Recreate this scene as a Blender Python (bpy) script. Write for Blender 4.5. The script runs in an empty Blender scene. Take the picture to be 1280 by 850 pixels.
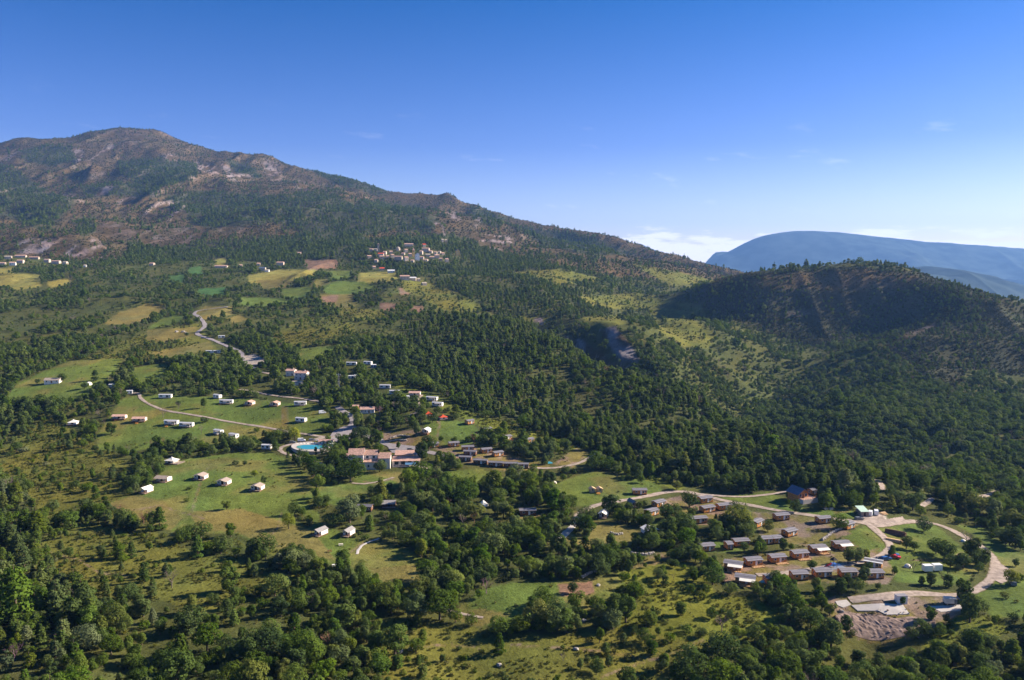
import bpy, math, random
import numpy as np
from mathutils import Matrix, Vector

sc = bpy.context.scene
COL = sc.collection
rng = np.random.default_rng(7)
random.seed(7)

# ------------------------------------------------------------------ camera, light, sky, exposure
CAM_Z, PITCH, FPX = 130.0, math.radians(5.4), 1005.0
cam_d = bpy.data.cameras.new('camera')
cam_d.sensor_width = 36.0
cam_d.lens = 36.0 * FPX / 1280.0
cam_d.clip_start, cam_d.clip_end = 1.0, 80000.0
cam = bpy.data.objects.new('camera', cam_d)
cam.location = (0, 0, CAM_Z)
cam.rotation_euler = (math.pi / 2 - PITCH, 0, 0)
COL.objects.link(cam)
sc.camera = cam

SUN_EL, SUN_AZ = math.radians(28.0), math.radians(74.0)      # azimuth clockwise from the view axis (+Y)
sun_d = bpy.data.lights.new('sun', 'SUN')
sun_d.energy, sun_d.angle, sun_d.color = 5.0, math.radians(0.5), (1.0, 0.86, 0.68)
sun = bpy.data.objects.new('sun', sun_d)
sdir = Vector((math.sin(SUN_AZ) * math.cos(SUN_EL), math.cos(SUN_AZ) * math.cos(SUN_EL), math.sin(SUN_EL)))
sun.rotation_euler = sdir.to_track_quat('Z', 'Y').to_euler()
sun.location = (600, 100, 400)
COL.objects.link(sun)

sc.view_settings.view_transform = 'Standard'
sc.view_settings.look = 'None'
sc.view_settings.exposure = 1.4
sc.view_settings.gamma = 1.0
sc.cycles.max_bounces = 5
sc.cycles.diffuse_bounces = 3
sc.cycles.glossy_bounces = 2
sc.cycles.transmission_bounces = 2
sc.cycles.transparent_max_bounces = 4
sc.cycles.use_denoising = True

world = bpy.data.worlds.new('World')
sc.world = world
world.use_nodes = True


def N(nt, typ, **kw):
    n = nt.nodes.new(typ)
    for k, v in kw.items():
        setattr(n, k, v)
    return n


def math_node(nt, op, a, b=None, c=None, clamp=False):
    n = N(nt, 'ShaderNodeMath', operation=op, use_clamp=clamp)
    for i, x in enumerate((a, b, c)):
        if x is None:
            continue
        if isinstance(x, (int, float)):
            n.inputs[i].default_value = x
        else:
            nt.links.new(x, n.inputs[i])
    return n.outputs[0]


def map_range(nt, val, a, b, c=0.0, d=1.0, smooth=True):
    n = N(nt, 'ShaderNodeMapRange', interpolation_type='SMOOTHSTEP' if smooth else 'LINEAR')
    nt.links.new(val, n.inputs['Value'])
    for k, x in zip(('From Min', 'From Max', 'To Min', 'To Max'), (a, b, c, d)):
        n.inputs[k].default_value = x
    return n.outputs[0]


def build_sky():
    nt = world.node_tree
    nt.nodes.clear()
    out = N(nt, 'ShaderNodeOutputWorld')
    bg = N(nt, 'ShaderNodeBackground')
    bg.inputs['Strength'].default_value = 0.074
    sky = N(nt, 'ShaderNodeTexSky', sky_type='NISHITA')
    sky.sun_disc = False
    sky.sun_elevation = SUN_EL
    sky.sun_rotation = SUN_AZ
    sky.altitude = 900
    sky.air_density, sky.dust_density, sky.ozone_density = 1.0, 1.0, 3.0
    hs = N(nt, 'ShaderNodeHueSaturation')
    hs.inputs['Saturation'].default_value = 1.1
    tint = N(nt, 'ShaderNodeMix', data_type='RGBA', blend_type='MULTIPLY')
    tint.inputs['Factor'].default_value = 1.0
    tc0 = N(nt, 'ShaderNodeTexCoord')
    sep0 = N(nt, 'ShaderNodeSeparateXYZ')
    nt.links.new(tc0.outputs['Generated'], sep0.inputs[0])
    ramp = N(nt, 'ShaderNodeValToRGB')
    ramp.color_ramp.elements[0].position, ramp.color_ramp.elements[0].color = 0.0, (1.22, .98, 1.06, 1)
    ramp.color_ramp.elements[1].position, ramp.color_ramp.elements[1].color = 0.40, (.028, .285, .56, 1)
    e_ = ramp.color_ramp.elements.new(0.14)
    e_.color = (.52, .53, .82, 1)
    nt.links.new(sep0.outputs[2], ramp.inputs['Fac'])
    nt.links.new(ramp.outputs['Color'], tint.inputs['B'])
    nt.links.new(sky.outputs[0], tint.inputs['A'])
    nt.links.new(tint.outputs['Result'], hs.inputs['Color'])
    # low cumulus along the horizon and a few cirrus wisps, in the direction of view only through world directions
    tc = N(nt, 'ShaderNodeTexCoord')
    sep = N(nt, 'ShaderNodeSeparateXYZ')
    nt.links.new(tc.outputs['Generated'], sep.inputs[0])
    az = math_node(nt, 'ARCTAN2', sep.outputs[0], sep.outputs[1])
    el = math_node(nt, 'ARCSINE', sep.outputs[2])
    comb = N(nt, 'ShaderNodeCombineXYZ')
    nt.links.new(math_node(nt, 'MULTIPLY', az, 9.0), comb.inputs[0])
    nt.links.new(math_node(nt, 'MULTIPLY', el, 42.0), comb.inputs[1])
    noi = N(nt, 'ShaderNodeTexNoise', noise_dimensions='3D')
    noi.inputs['Scale'].default_value = 2.2
    noi.inputs['Detail'].default_value = 9.0
    noi.inputs['Roughness'].default_value = 0.6
    nt.links.new(comb.outputs[0], noi.inputs['Vector'])
    # base height of the bank of cloud follows a slow noise in azimuth
    comb2 = N(nt, 'ShaderNodeCombineXYZ')
    nt.links.new(math_node(nt, 'MULTIPLY', az, 7.0), comb2.inputs[0])
    slow = N(nt, 'ShaderNodeTexNoise')
    slow.inputs['Scale'].default_value = 1.3
    slow.inputs['Detail'].default_value = 2.0
    nt.links.new(comb2.outputs[0], slow.inputs['Vector'])
    top = math_node(nt, 'MULTIPLY_ADD', slow.outputs['Fac'], 0.024, 0.031)
    band = math_node(nt, 'SUBTRACT', top, el)
    bandm = map_range(nt, band, -0.006, 0.03)
    dens = math_node(nt, 'ADD', noi.outputs['Fac'], math_node(nt, 'MULTIPLY', bandm, 0.32))
    cl = map_range(nt, dens, 0.57, 0.73)
    cl = math_node(nt, 'MULTIPLY', cl, map_range(nt, band, -0.004, 0.006))
    # cirrus
    comb3 = N(nt, 'ShaderNodeCombineXYZ')
    nt.links.new(math_node(nt, 'MULTIPLY_ADD', el, 6.0, math_node(nt, 'MULTIPLY', az, 7.0)), comb3.inputs[0])
    nt.links.new(math_node(nt, 'MULTIPLY', el, 26.0), comb3.inputs[1])
    ci = N(nt, 'ShaderNodeTexNoise')
    ci.inputs['Scale'].default_value = 1.7
    ci.inputs['Detail'].default_value = 6.0
    ci.inputs['Roughness'].default_value = 0.55
    nt.links.new(comb3.outputs[0], ci.inputs['Vector'])
    cir = math_node(nt, 'MULTIPLY', map_range(nt, ci.outputs['Fac'], 0.60, 0.80), map_range(nt, el, 0.20, 0.11))
    cir = math_node(nt, 'MULTIPLY', cir, 0.35)
    mix1 = N(nt, 'ShaderNodeMix', data_type='RGBA')
    nt.links.new(cir, mix1.inputs['Factor'])
    nt.links.new(hs.outputs[0], mix1.inputs['A'])
    mix1.inputs['B'].default_value = (7.0, 7.2, 7.8, 1)
    mix2 = N(nt, 'ShaderNodeMix', data_type='RGBA')
    nt.links.new(math_node(nt, 'MULTIPLY', cl, 0.85), mix2.inputs['Factor'])
    nt.links.new(mix1.outputs['Result'], mix2.inputs['A'])
    mix2.inputs['B'].default_value = (8.6, 8.0, 8.3, 1)
    nt.links.new(mix2.outputs['Result'], bg.inputs['Color'])
    nt.links.new(bg.outputs[0], out.inputs['Surface'])


build_sky()

# ------------------------------------------------------------------ numpy helpers
CP, SP = math.cos(PITCH), math.sin(PITCH)


def px_dir(u, v):
    a = (425.0 - v) / FPX
    return (u - 640.0) / FPX, CP + a * SP, -SP + a * CP


def px_at(u, v, Y):
    dx, dy, dz = px_dir(u, v)
    return dx / dy * Y, Y, CAM_Z + dz / dy * Y


def project(x, y, z):
    z = z - CAM_Z
    d = y * CP - z * SP
    up = y * SP + z * CP
    return 640.0 + FPX * x / d, 425.0 - FPX * up / d


def _hash(ix, iy, seed):
    h = (ix.astype(np.int64) * 374761393 + iy.astype(np.int64) * 668265263 + seed * 1274126177) & 0xFFFFFFFF
    h = ((h ^ (h >> 13)) * 1274126177) & 0xFFFFFFFF
    return ((h ^ (h >> 16)) & 0xFFFFFF) / float(0xFFFFFF)


def vnoise(x, y, seed=0):
    x = np.asarray(x, float)
    y = np.asarray(y, float)
    ix, iy = np.floor(x), np.floor(y)
    fx, fy = x - ix, y - iy
    ix, iy = ix.astype(np.int64), iy.astype(np.int64)
    sx = fx * fx * fx * (fx * (fx * 6 - 15) + 10)
    sy = fy * fy * fy * (fy * (fy * 6 - 15) + 10)
    a, b = _hash(ix, iy, seed), _hash(ix + 1, iy, seed)
    c, d = _hash(ix, iy + 1, seed), _hash(ix + 1, iy + 1, seed)
    return ((a * (1 - sx) + b * sx) * (1 - sy) + (c * (1 - sx) + d * sx) * sy) * 2 - 1


def fbm(x, y, seed=0, octv=4, gain=0.5):
    s, amp, tot = 0.0, 1.0, 0.0
    for o in range(octv):
        s = s + amp * vnoise(x * 2 ** o + 17.3 * o, y * 2 ** o - 9.1 * o, seed + o)
        tot += amp
        amp *= gain
    return s / tot


def ridged(x, y, seed=0, octv=5, gain=0.5):
    s, amp, tot, w = 0.0, 1.0, 0.0, 1.0
    for o in range(octv):
        n = 1 - np.abs(vnoise(x * 2 ** o + 5.7 * o, y * 2 ** o + 3.1 * o, seed + o))
        n = n * n * w
        w = np.clip(n * 1.6, 0, 1)
        s = s + amp * n
        tot += amp
        amp *= gain
    return s / tot * 2 - 1


def sstep(a, b, x):
    t = np.clip((x - a) / (b - a), 0, 1)
    return t * t * (3 - 2 * t)


# ------------------------------------------------------------------ the land: surveyed heights + relief
CTRL = []          # (u, v, distance)


def row(v, pairs):
    for u, Y in pairs:
        CTRL.append((u, v, Y))


row(900, [(-300, 205), (100, 208), (400, 208), (640, 212), (900, 214), (1200, 216), (1580, 215)])
row(850, [(-300, 235), (0, 235), (200, 238), (400, 240), (600, 246), (800, 247), (950, 246), (1100, 252), (1280, 250), (1580, 250)])
row(800, [(1090, 281), (600, 270), (300, 263), (850, 268)])
row(760, [(-300, 290), (0, 288), (160, 290), (320, 290), (480, 292), (640, 290), (800, 290), (960, 291), (1100, 294), (1280, 292), (1580, 292)])
row(700, [(-300, 345), (0, 342), (160, 343), (320, 342), (480, 341), (640, 341), (800, 341), (960, 343), (1120, 348), (1280, 352), (1580, 355)])
row(640, [(-300, 425), (0, 420), (160, 412), (320, 411), (480, 410), (640, 410), (800, 411), (960, 412), (1080, 413), (1160, 428), (1280, 445), (1580, 450)])
row(600, [(-300, 490), (0, 484), (160, 474), (320, 471), (480, 470), (640, 470), (800, 474), (960, 474), (1160, 508), (1280, 560), (1580, 560)])
row(560, [(-300, 580), (0, 570), (160, 556), (320, 552), (480, 549), (640, 546), (800, 556), (900, 562)])
row(520, [(-300, 670), (0, 655), (100, 645), (250, 628), (400, 616), (550, 606), (650, 626), (750, 660), (850, 660)])
row(480, [(-300, 770), (0, 755), (100, 740), (300, 738), (480, 715), (600, 730), (700, 755)])
row(440, [(-300, 930), (0, 910), (150, 905), (300, 900), (450, 868), (600, 880)])
row(400, [(-300, 1190), (0, 1170), (150, 1150), (300, 1140), (450, 1080), (600, 1080)])
row(370, [(-300, 1450), (0, 1430), (150, 1410), (300, 1400), (450, 1360), (600, 1340), (700, 1420)])
row(345, [(-300, 1720), (0, 1700), (150, 1680), (300, 1660), (450, 1620), (600, 1620), (720, 1720)])
row(325, [(-300, 1960), (0, 1940), (150, 1940), (300, 1920), (450, 1850), (560, 1880), (700, 1950)])
row(310, [(-300, 2150), (0, 2100), (80, 2080), (150, 2160), (300, 2150), (480, 1980), (540, 2000), (620, 2200)])
row(300, [(40, 2150), (100, 2140), (500, 2230)])
for u, lst in {
    -300: [(285, 2500), (250, 3200), (215, 4000), (190, 4700)],
    0: [(285, 2400), (250, 3100), (212, 4000), (178, 4700)],
    80: [(285, 2420), (250, 3050), (212, 3900), (175, 4700)],
    110: [(165, 4850)],
    150: [(284, 2450), (265, 2950), (230, 3550), (195, 4300), (158, 5000)],
    190: [(163, 4980)], 230: [(176, 4900)],
    300: [(288, 2480), (260, 3000), (225, 3700), (191, 4700)],
    340: [(197, 4650)],
    400: [(216, 4450)],
    450: [(288, 2420), (260, 3100), (240, 3700), (226, 4300)],
    500: [(243, 4050)],
    545: [(290, 2500), (265, 3250), (242, 4000)],
    600: [(258, 3850)],
    650: [(320, 2050), (300, 2600), (286, 3150), (275, 3650)],
    700: [(284, 3550)],
    750: [(332, 2000), (310, 2700), (292, 3350)],
    800: [(305, 3200)],
    850: [(350, 1950), (335, 2450), (320, 3000)],
    900: [(333, 2800)],
    935: [(352, 2250), (341, 2650)],
}.items():
    for v, Y in lst:
        CTRL.append((u, v, Y))
CREST = [(-300, 190, 4700), (-120, 184, 4700), (0, 178, 4700), (30, 172, 4720), (80, 174, 4750), (110, 165, 4850), (150, 158, 5000), (190, 163, 4980), (230, 176, 4900), (270, 189, 4750), (300, 191, 4700), (340, 197, 4650),
         (380, 211, 4500), (400, 216, 4450), (450, 226, 4300), (480, 237, 4130), (500, 243, 4050), (545, 242, 4000), (570, 248, 3930), (600, 258, 3850), (640, 272, 3680), (680, 280, 3600), (720, 288, 3480), (745, 290, 3380), (780, 298, 3270),
         (820, 312, 3100), (860, 322, 2950), (900, 332, 2800), (935, 341, 2650)]
_cu = [c[0] for c in CREST]
CTRL = [c for c in CTRL if not any(abs(c[0] - k[0]) < 25 and abs(c[1] - np.interp(c[0], _cu, [q[1] for q in CREST])) < 6 for k in CREST)]
for uu in np.arange(-290, 934, 13):
    CTRL.append((float(uu), float(np.interp(uu, _cu, [c[1] for c in CREST])), float(np.interp(uu, _cu, [c[2] for c in CREST]))))
# the near forested spur, its far side and the ravine
SPUR = [(660, 406, 1050), (720, 434, 930), (780, 470, 830), (830, 485, 770), (880, 503, 715), (960, 545, 600), (1040, 575, 522), (1085, 597, 476), (1120, 612, 455)]
CTRL += SPUR
CTRL += [(775, 440, 1000), (755, 412, 1090), (792, 466, 935), (700, 400, 1200), (730, 385, 1330), (780, 400, 1340), (850, 400, 1480),
         (880, 450, 1060), (880, 400, 1360), (870, 478, 945), (950, 440, 1200), 
         (800, 370, 1750), (835, 368, 1680), (870, 361, 1560), (900, 351, 1530), (950, 341, 1510), (1000, 337, 1500), (1050, 336, 1490),
         (1080, 335, 1490), (1120, 336, 1480), (1160, 345, 1460), (1200, 356, 1420), (1240, 369, 1370), (1280, 383, 1310), (1400, 425, 1150), (1580, 470, 1000),
         (1050, 365, 1445), (1050, 402, 1400), (1000, 370, 1450), (1000, 412, 1390), (950, 372, 1450), (950, 405, 1400), (900, 372, 1490), (900, 402, 1440), (1110, 370, 1430), (1110, 398, 1390), (1050, 430, 1270), (1100, 470, 1030), (1075, 500, 900), (1040, 530, 790), (1085, 555, 745), (990, 470, 1110), (965, 510, 985), (935, 525, 900), (1010, 440, 1230),
         (1160, 385, 1340), (1150, 415, 1200), (1160, 450, 1060), (1180, 500, 900), (1180, 560, 700), (1150, 590, 600),
         (1280, 450, 1080), (1280, 520, 825), (1280, 570, 670), (1500, 540, 780)]
HID = []           # (x, y, z) points that no pixel shows


def build_ctrl():
    pts = [px_at(*c) for c in CTRL]
    for u, v, Y in SPUR:
        x, y, z = px_at(u, v, Y)
        k = 1.12 if u < 860 else 1.2
        dz = 30 if u < 700 else 48 if u < 900 else 46 if u < 1060 else 22
        HID.append((x * k, y * k, z - dz))
    sky = [(-300, 190, 4700), (0, 178, 4700), (150, 158, 5000), (300, 191, 4700), (450, 226, 4300), (545, 242, 4000), (650, 275, 3650), (750, 292, 3350), (850, 320, 3000), (935, 341, 2650)]
    for u, v, Y in sky:
        x, y, z = px_at(u, v, Y)
        HID.append((x * 1.12, y * 1.12, z - 140))
        if y * 1.3 < 6300:
            HID.append((x * 1.3, y * 1.3, z - 420))
    for uu in np.arange(-290, 934, 22):
        x, y, z = px_at(float(uu), float(np.interp(uu, _cu, [c[1] for c in CREST])), float(np.interp(uu, _cu, [c[2] for c in CREST])))
        HID.append((x * 1.05, y * 1.05, z - 55))
        for k_, dz_ in ((.955, 34), (.905, 74)):
            HID.append((x * k_, y * k_, CAM_Z + (z - CAM_Z) * k_ - dz_))
    for u, Y, z in [(900, 1800, 20), (1000, 1800, 0), (1100, 1780, 0), (1200, 1700, -20), (1300, 1600, -60), (1500, 1400, -60),
                    (1000, 2400, -60), (1200, 2300, -120), (1400, 2100, -150), (1000, 3400, -150), (1280, 3200, -220), (1500, 3000, -240)]:
        x, y, _ = px_at(u, 350, Y)
        HID.append((x, y, z))
    for t in np.linspace(-1.0, 1.0, 9):
        HID.append((t * 6500, 6500, -160))
        if t > 0.2:
            HID.append((t * 4600, 4600, -220))
        HID.append((t * 120, 120, 6))
        HID.append((t * 165, 165, 4))
    return np.array(pts + HID)


def relief(x, y):
    """Noise relief in metres, growing with the size of the landforms."""
    n1 = fbm(x / 46.0, y / 46.0, 3, 3) * 0.9
    a2 = sstep(700, 1400, y) * 9.0 + 8.0 * sstep(700, 950, y) * sstep(.12, .3, x / y) * (1 - sstep(1350, 1600, y))
    a2 = a2 + 3.0 * sstep(560, 760, y) * sstep(0.1, 0.35, x / y)
    n2 = ridged(x / 240.0 + 0.3, y / 240.0, 11, 4) * a2
    a3 = sstep(2150, 3300, y) * 66.0
    wx = x + 160 * vnoise(x / 700.0, y / 700.0, 41)
    wy = y + 160 * vnoise(x / 700.0 + 9, y / 700.0, 42)
    n3 = ridged(wx / 900.0 + 2.2, wy / 1150.0, 21, 6, 0.52) * a3
    g = np.exp(-(((x - 128) / 75.0) ** 2 + ((y - 1010) / 105.0) ** 2))
    n4 = g * 6.0 * ridged(x / 26.0 + .02 * y, y / 90.0, 33, 3)
    n5 = sstep(2100, 2800, y) * 9.0 * ridged(x / 130.0 + vnoise(x / 300, y / 300, 8), y / 330.0, 35, 4)
    calm = 1 - .8 * np.exp(-(((x + 830) / 420.0) ** 2 + ((y - 4300) / 620.0) ** 2))
    return n1 + n2 + n3 * calm + n4 + n5 * calm


P = build_ctrl()


def warp(x, y):
    return x / y * 1.7, np.log(y) * 1.15


def fit_rbf():
    zx = P[:, 2] - relief(P[:, 0], P[:, 1])
    a, b = warp(P[:, 0], P[:, 1])
    d = np.sqrt((a[:, None] - a[None]) ** 2 + (b[:, None] - b[None]) ** 2 + 0.05 ** 2)
    # heights are interpolated as slopes seen from the survey point, so near ground stays level
    A = d - 4e-3 * np.eye(len(a))
    n = len(a)
    M = np.zeros((n + 3, n + 3))
    M[:n, :n] = A
    M[:n, n], M[:n, n + 1], M[:n, n + 2] = 1, a, b
    M[n, :n], M[n + 1, :n], M[n + 2, :n] = 1, a, b
    w = np.linalg.solve(M, np.concatenate([zx, np.zeros(3)]))
    return a, b, w


RA, RB, RW = fit_rbf()
T_COLS = np.concatenate([np.linspace(-1.0, -0.72, 60, endpoint=False), np.linspace(-0.72, 0.72, 640), np.linspace(0.72, 1.0, 61)[1:]])
Y_ROWS = np.exp(np.linspace(math.log(120.0), math.log(6400.0), 740))
NC, NR = len(T_COLS), len(Y_ROWS)


def smooth_height(x, y):
    a, b = warp(x, y)
    out = np.zeros(a.shape)
    n = len(RA)
    f, g, h = a.ravel(), b.ravel(), out.ravel()
    for i in range(0, len(f), 40000):
        s = slice(i, i + 40000)
        d = np.sqrt((f[s, None] - RA[None]) ** 2 + (g[s, None] - RB[None]) ** 2 + 0.05 ** 2)
        h[s] = d @ RW[:n] + RW[n] + RW[n + 1] * f[s] + RW[n + 2] * g[s]
    return out


TT, YY = np.meshgrid(T_COLS, Y_ROWS)
XX = TT * YY
# the smooth part on a coarser mesh, then linearly refined
tc_, yc_ = np.linspace(-1.0, 1.0, 260), np.exp(np.linspace(math.log(120.0), math.log(6400.0), 260))
Tc, Yc = np.meshgrid(tc_, yc_)
Zc = smooth_height(Tc * Yc, Yc)


def bil(Z, ts, lys, t, ly):
    i = np.clip(np.searchsorted(ts, t) - 1, 0, len(ts) - 2)
    j = np.clip(np.searchsorted(lys, ly) - 1, 0, len(lys) - 2)
    p = np.clip((t - ts[i]) / (ts[i + 1] - ts[i]), 0, 1)
    q = np.clip((ly - lys[j]) / (lys[j + 1] - lys[j]), 0, 1)
    return (Z[j, i] * (1 - p) + Z[j, i + 1] * p) * (1 - q) + (Z[j + 1, i] * (1 - p) + Z[j + 1, i + 1] * p) * q


ZZ = bil(Zc, tc_, np.log(yc_), TT, np.log(YY)) + relief(XX, YY)
LY = np.log(Y_ROWS)


def hgt(x, y):
    x, y = np.asarray(x, float), np.asarray(y, float)
    return bil(ZZ, T_COLS, LY, x / y, np.log(y))


def gp(u, v):
    """The point of the ground that is seen at photo pixel (u, v)."""
    dx, dy, dz = px_dir(u, v)
    t, s = dx / dy, dz / dy
    i = int(np.clip(np.searchsorted(T_COLS, t) - 1, 0, NC - 2))
    p = (t - T_COLS[i]) / (T_COLS[i + 1] - T_COLS[i])
    prof = ZZ[:, i] * (1 - p) + ZZ[:, i + 1] * p
    diff = CAM_Z + s * Y_ROWS - prof
    k = np.nonzero(diff <= 0)[0]
    if len(k) == 0:
        k = NR - 1
        return t * Y_ROWS[k], Y_ROWS[k], float(prof[k])
    k = int(k[0])
    if k == 0:
        return t * Y_ROWS[0], Y_ROWS[0], float(prof[0])
    q = diff[k - 1] / (diff[k - 1] - diff[k])
    y = Y_ROWS[k - 1] + q * (Y_ROWS[k] - Y_ROWS[k - 1])
    x = t * y
    return x, y, float(hgt(x, y))


# ------------------------------------------------------------------ land cover, surveyed as outlines
WOOD, PINE, MEADOW, DRY, SCRUB, HEATH, ROCK, DIRT, GRAVEL, CROP, YELLOW, TILLED, LUSH, SCREE, MFOREST, MAQUIS = range(16)
FIELDS = (MEADOW, DRY, YELLOW, CROP, TILLED)
cover = np.zeros((850, 1280), np.uint8)
notree = np.zeros((850, 1280), bool)


def fill(poly, target=None, val=None, soft=0):
    poly = np.array(poly, float)
    x0, y0 = np.maximum(np.floor(poly.min(0)).astype(int), 0)
    x1, y1 = np.minimum(np.ceil(poly.max(0)).astype(int) + 1, (1280, 850))
    if x1 <= x0 or y1 <= y0:
        return
    gx, gy = np.meshgrid(np.arange(x0, x1) + 0.5, np.arange(y0, y1) + 0.5)
    ins = np.zeros(gx.shape, bool)
    n = len(poly)
    for i in range(n):
        (ax, ay), (bx, by) = poly[i], poly[(i + 1) % n]
        if ay == by:
            continue
        c = ((ay > gy) != (by > gy)) & (gx < (bx - ax) * (gy - ay) / (by - ay) + ax)
        ins ^= c
    (cover if target is None else target)[y0:y1, x0:x1][ins] = val
    if target is None and val in FIELDS and poly[:, 1].max() < 400 and not soft:
        fill(poly + [0, 1.6], None, val, 1)
        fill(poly - [0, 1.0], None, val, 1)


def stroke(line, width, val, target=None):
    line = np.array(line, float)
    x0, y0 = np.maximum(np.floor(line.min(0) - width).astype(int), 0)
    x1, y1 = np.minimum(np.ceil(line.max(0) + width).astype(int) + 1, (1280, 850))
    gx, gy = np.meshgrid(np.arange(x0, x1) + 0.5, np.arange(y0, y1) + 0.5)
    best = np.full(gx.shape, 1e9)
    for (ax, ay), (bx, by) in zip(line[:-1], line[1:]):
        L = max((bx - ax) ** 2 + (by - ay) ** 2, 1e-6)
        s = np.clip(((gx - ax) * (bx - ax) + (gy - ay) * (by - ay)) / L, 0, 1)
        best = np.minimum(best, np.hypot(gx - ax - s * (bx - ax), gy - ay - s * (by - ay)))
    (cover if target is None else target)[y0:y1, x0:x1][best <= width / 2] = val

# --- mountain
fill([(0, 150), (1279, 150), (1279, 400), (0, 400)], val=PINE)
fill([(0, 150), (400, 150), (560, 230), (700, 275), (940, 330), (940, 350), (850, 352), (760, 345), (650, 322), (560, 292), (440, 300), (400, 318), (300, 322), (120, 326), (0, 318)], val=HEATH)
for pg in ([(22, 188), (60, 180), (90, 182), (98, 200), (60, 206), (28, 200)],
           [(0, 205), (20, 212), (60, 240), (100, 250), (60, 290), (0, 270)],
           [(148, 200), (200, 196), (245, 204), (246, 224), (205, 232), (165, 226), (150, 215)],
           [(100, 232), (150, 226), (200, 232), (205, 246), (150, 244), (108, 246)],
           [(205, 246), (250, 238), (345, 246), (352, 262), (330, 282), (270, 288), (240, 280), (215, 262)],
           [(283, 200), (318, 210), (330, 222), (310, 226), (290, 214)],
           [(330, 248), (400, 240), (470, 262), (500, 282), (440, 300), (380, 292), (330, 275)],
           [(385, 212), (440, 222), (490, 242), (470, 244), (420, 230)],
           [(90, 275), (118, 270), (122, 288), (104, 296)],
           [(440, 250), (520, 255), (560, 285), (500, 290)],
           [(590, 258), (640, 272), (620, 284), (590, 276)],
           [(640, 280), (740, 296), (800, 318), (740, 320), (680, 308)],
           [(300, 300), (440, 290), (470, 300), (420, 330), (300, 322)],
           [(160, 300), (300, 300), (300, 325), (160, 325)]):
    fill(pg, val=MFOREST)
for pg in ([(92, 186), (104, 186), (104, 200), (98, 206)],
           [(110, 200), (128, 188), (147, 176), (146, 181), (128, 196), (112, 204)],
           [(0, 196), (22, 184), (24, 187), (4, 199)],
           [(208, 192), (222, 193), (222, 201), (210, 200)],
           [(244, 204), (252, 202), (262, 206), (272, 211), (272, 218), (258, 216), (248, 212)],
           [(274, 200), (284, 208), (296, 218), (316, 220), (316, 227), (298, 227), (282, 222), (278, 212)],
           [(328, 202), (342, 202), (346, 212), (354, 228), (342, 226), (332, 218)],
           [(368, 226), (380, 228), (386, 240), (378, 242), (372, 236)],
           [(180, 268), (190, 258), (212, 250), (214, 254), (196, 266), (184, 276)],
           [(215, 264), (230, 261), (235, 268), (222, 274), (214, 276)],
           [(121, 240), (130, 233), (143, 230), (140, 236), (126, 246)],
           [(78, 244), (92, 240), (98, 243), (86, 249)],
           [(150, 250), (168, 245), (168, 249), (152, 257)],
           [(20, 304), (40, 296), (60, 300), (90, 304), (112, 312), (118, 322), (100, 322), (70, 316), (24, 316)],
           [(112, 296), (122, 300), (132, 310), (128, 324), (116, 318)],
           [(584, 294), (600, 292), (640, 296), (646, 304), (630, 312), (604, 310)],
           [(556, 266), (568, 266), (576, 275), (566, 277)],
           [(540, 276), (552, 282), (556, 296), (546, 290)],
           [(590, 280), (600, 272), (602, 276), (594, 284)]):
    fill(pg, val=ROCK)
for pg in ([(120, 281), (140, 276), (160, 282), (174, 290), (160, 300), (138, 298), (118, 292)],
           [(172, 296), (190, 284), (246, 284), (262, 290), (240, 304), (200, 310), (180, 306)],
           [(120, 168), (150, 160), (185, 166), (170, 182), (140, 178)],
           [(270, 285), (300, 284), (310, 292), (276, 294)],
           [(60, 296), (90, 298), (100, 303), (70, 303)]):
    fill(pg, val=SCREE)
# --- plain under the village
fill([(0, 318), (120, 326), (300, 326), (420, 335), (470, 325), (480, 345), (560, 360), (620, 390), (500, 440), (500, 560), (0, 560)], val=WOOD)
for pg in ([(0, 345), (30, 342), (52, 344), (50, 356), (22, 361), (0, 357)], [(60, 352), (88, 349), (82, 355), (62, 358)],
           [(310, 346), (350, 338), (396, 338), (392, 346), (344, 352), (312, 352)],
           [(450, 342), (496, 340), (496, 349), (462, 352), (448, 350)], [(0, 336), (16, 335), (14, 340), (0, 341)],
           [(268, 326), (280, 323), (284, 327), (272, 330)]):
    fill(pg, val=YELLOW)
for pg in ([(130, 403), (150, 390), (182, 380), (206, 381), (198, 396), (165, 405), (135, 406)],
           [(242, 393), (256, 384), (292, 384), (290, 392), (262, 397), (250, 397)],
           [(320, 352), (360, 351), (358, 358), (330, 360)], [(388, 352), (412, 350), (412, 358), (390, 358)],
           [(400, 369), (440, 368), (446, 380), (430, 386), (402, 378)]):
    fill(pg, val=DRY)
for pg in ([(185, 410), (204, 397), (230, 393), (228, 401), (205, 410), (190, 418)], [(352, 362), (388, 360), (390, 367), (378, 374), (356, 372)],
           [(300, 372), (350, 374), (366, 378), (320, 382), (302, 380)], [(414, 340), (440, 340), (440, 347), (416, 349)],
           [(403, 358), (424, 352), (456, 353), (470, 358), (450, 366), (410, 366)], [(416, 400), (440, 402), (436, 410), (412, 408)]):
    fill(pg, val=MEADOW)
for pg in ([(246, 362), (284, 360), (278, 368), (252, 370)], [(236, 336), (252, 334), (254, 344), (238, 342)], [(212, 345), (232, 344), (228, 352), (212, 351)]):
    fill(pg, val=CROP)
for pg in ([(380, 326), (424, 326), (420, 334), (386, 336)], [(498, 360), (514, 362), (510, 367), (500, 366)], [(474, 379), (496, 380), (494, 386), (476, 386)],
           [(514, 383), (530, 383), (522, 390), (514, 388)], [(402, 371), (424, 370), (420, 377), (404, 376)]):
    fill(pg, val=TILLED)
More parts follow.
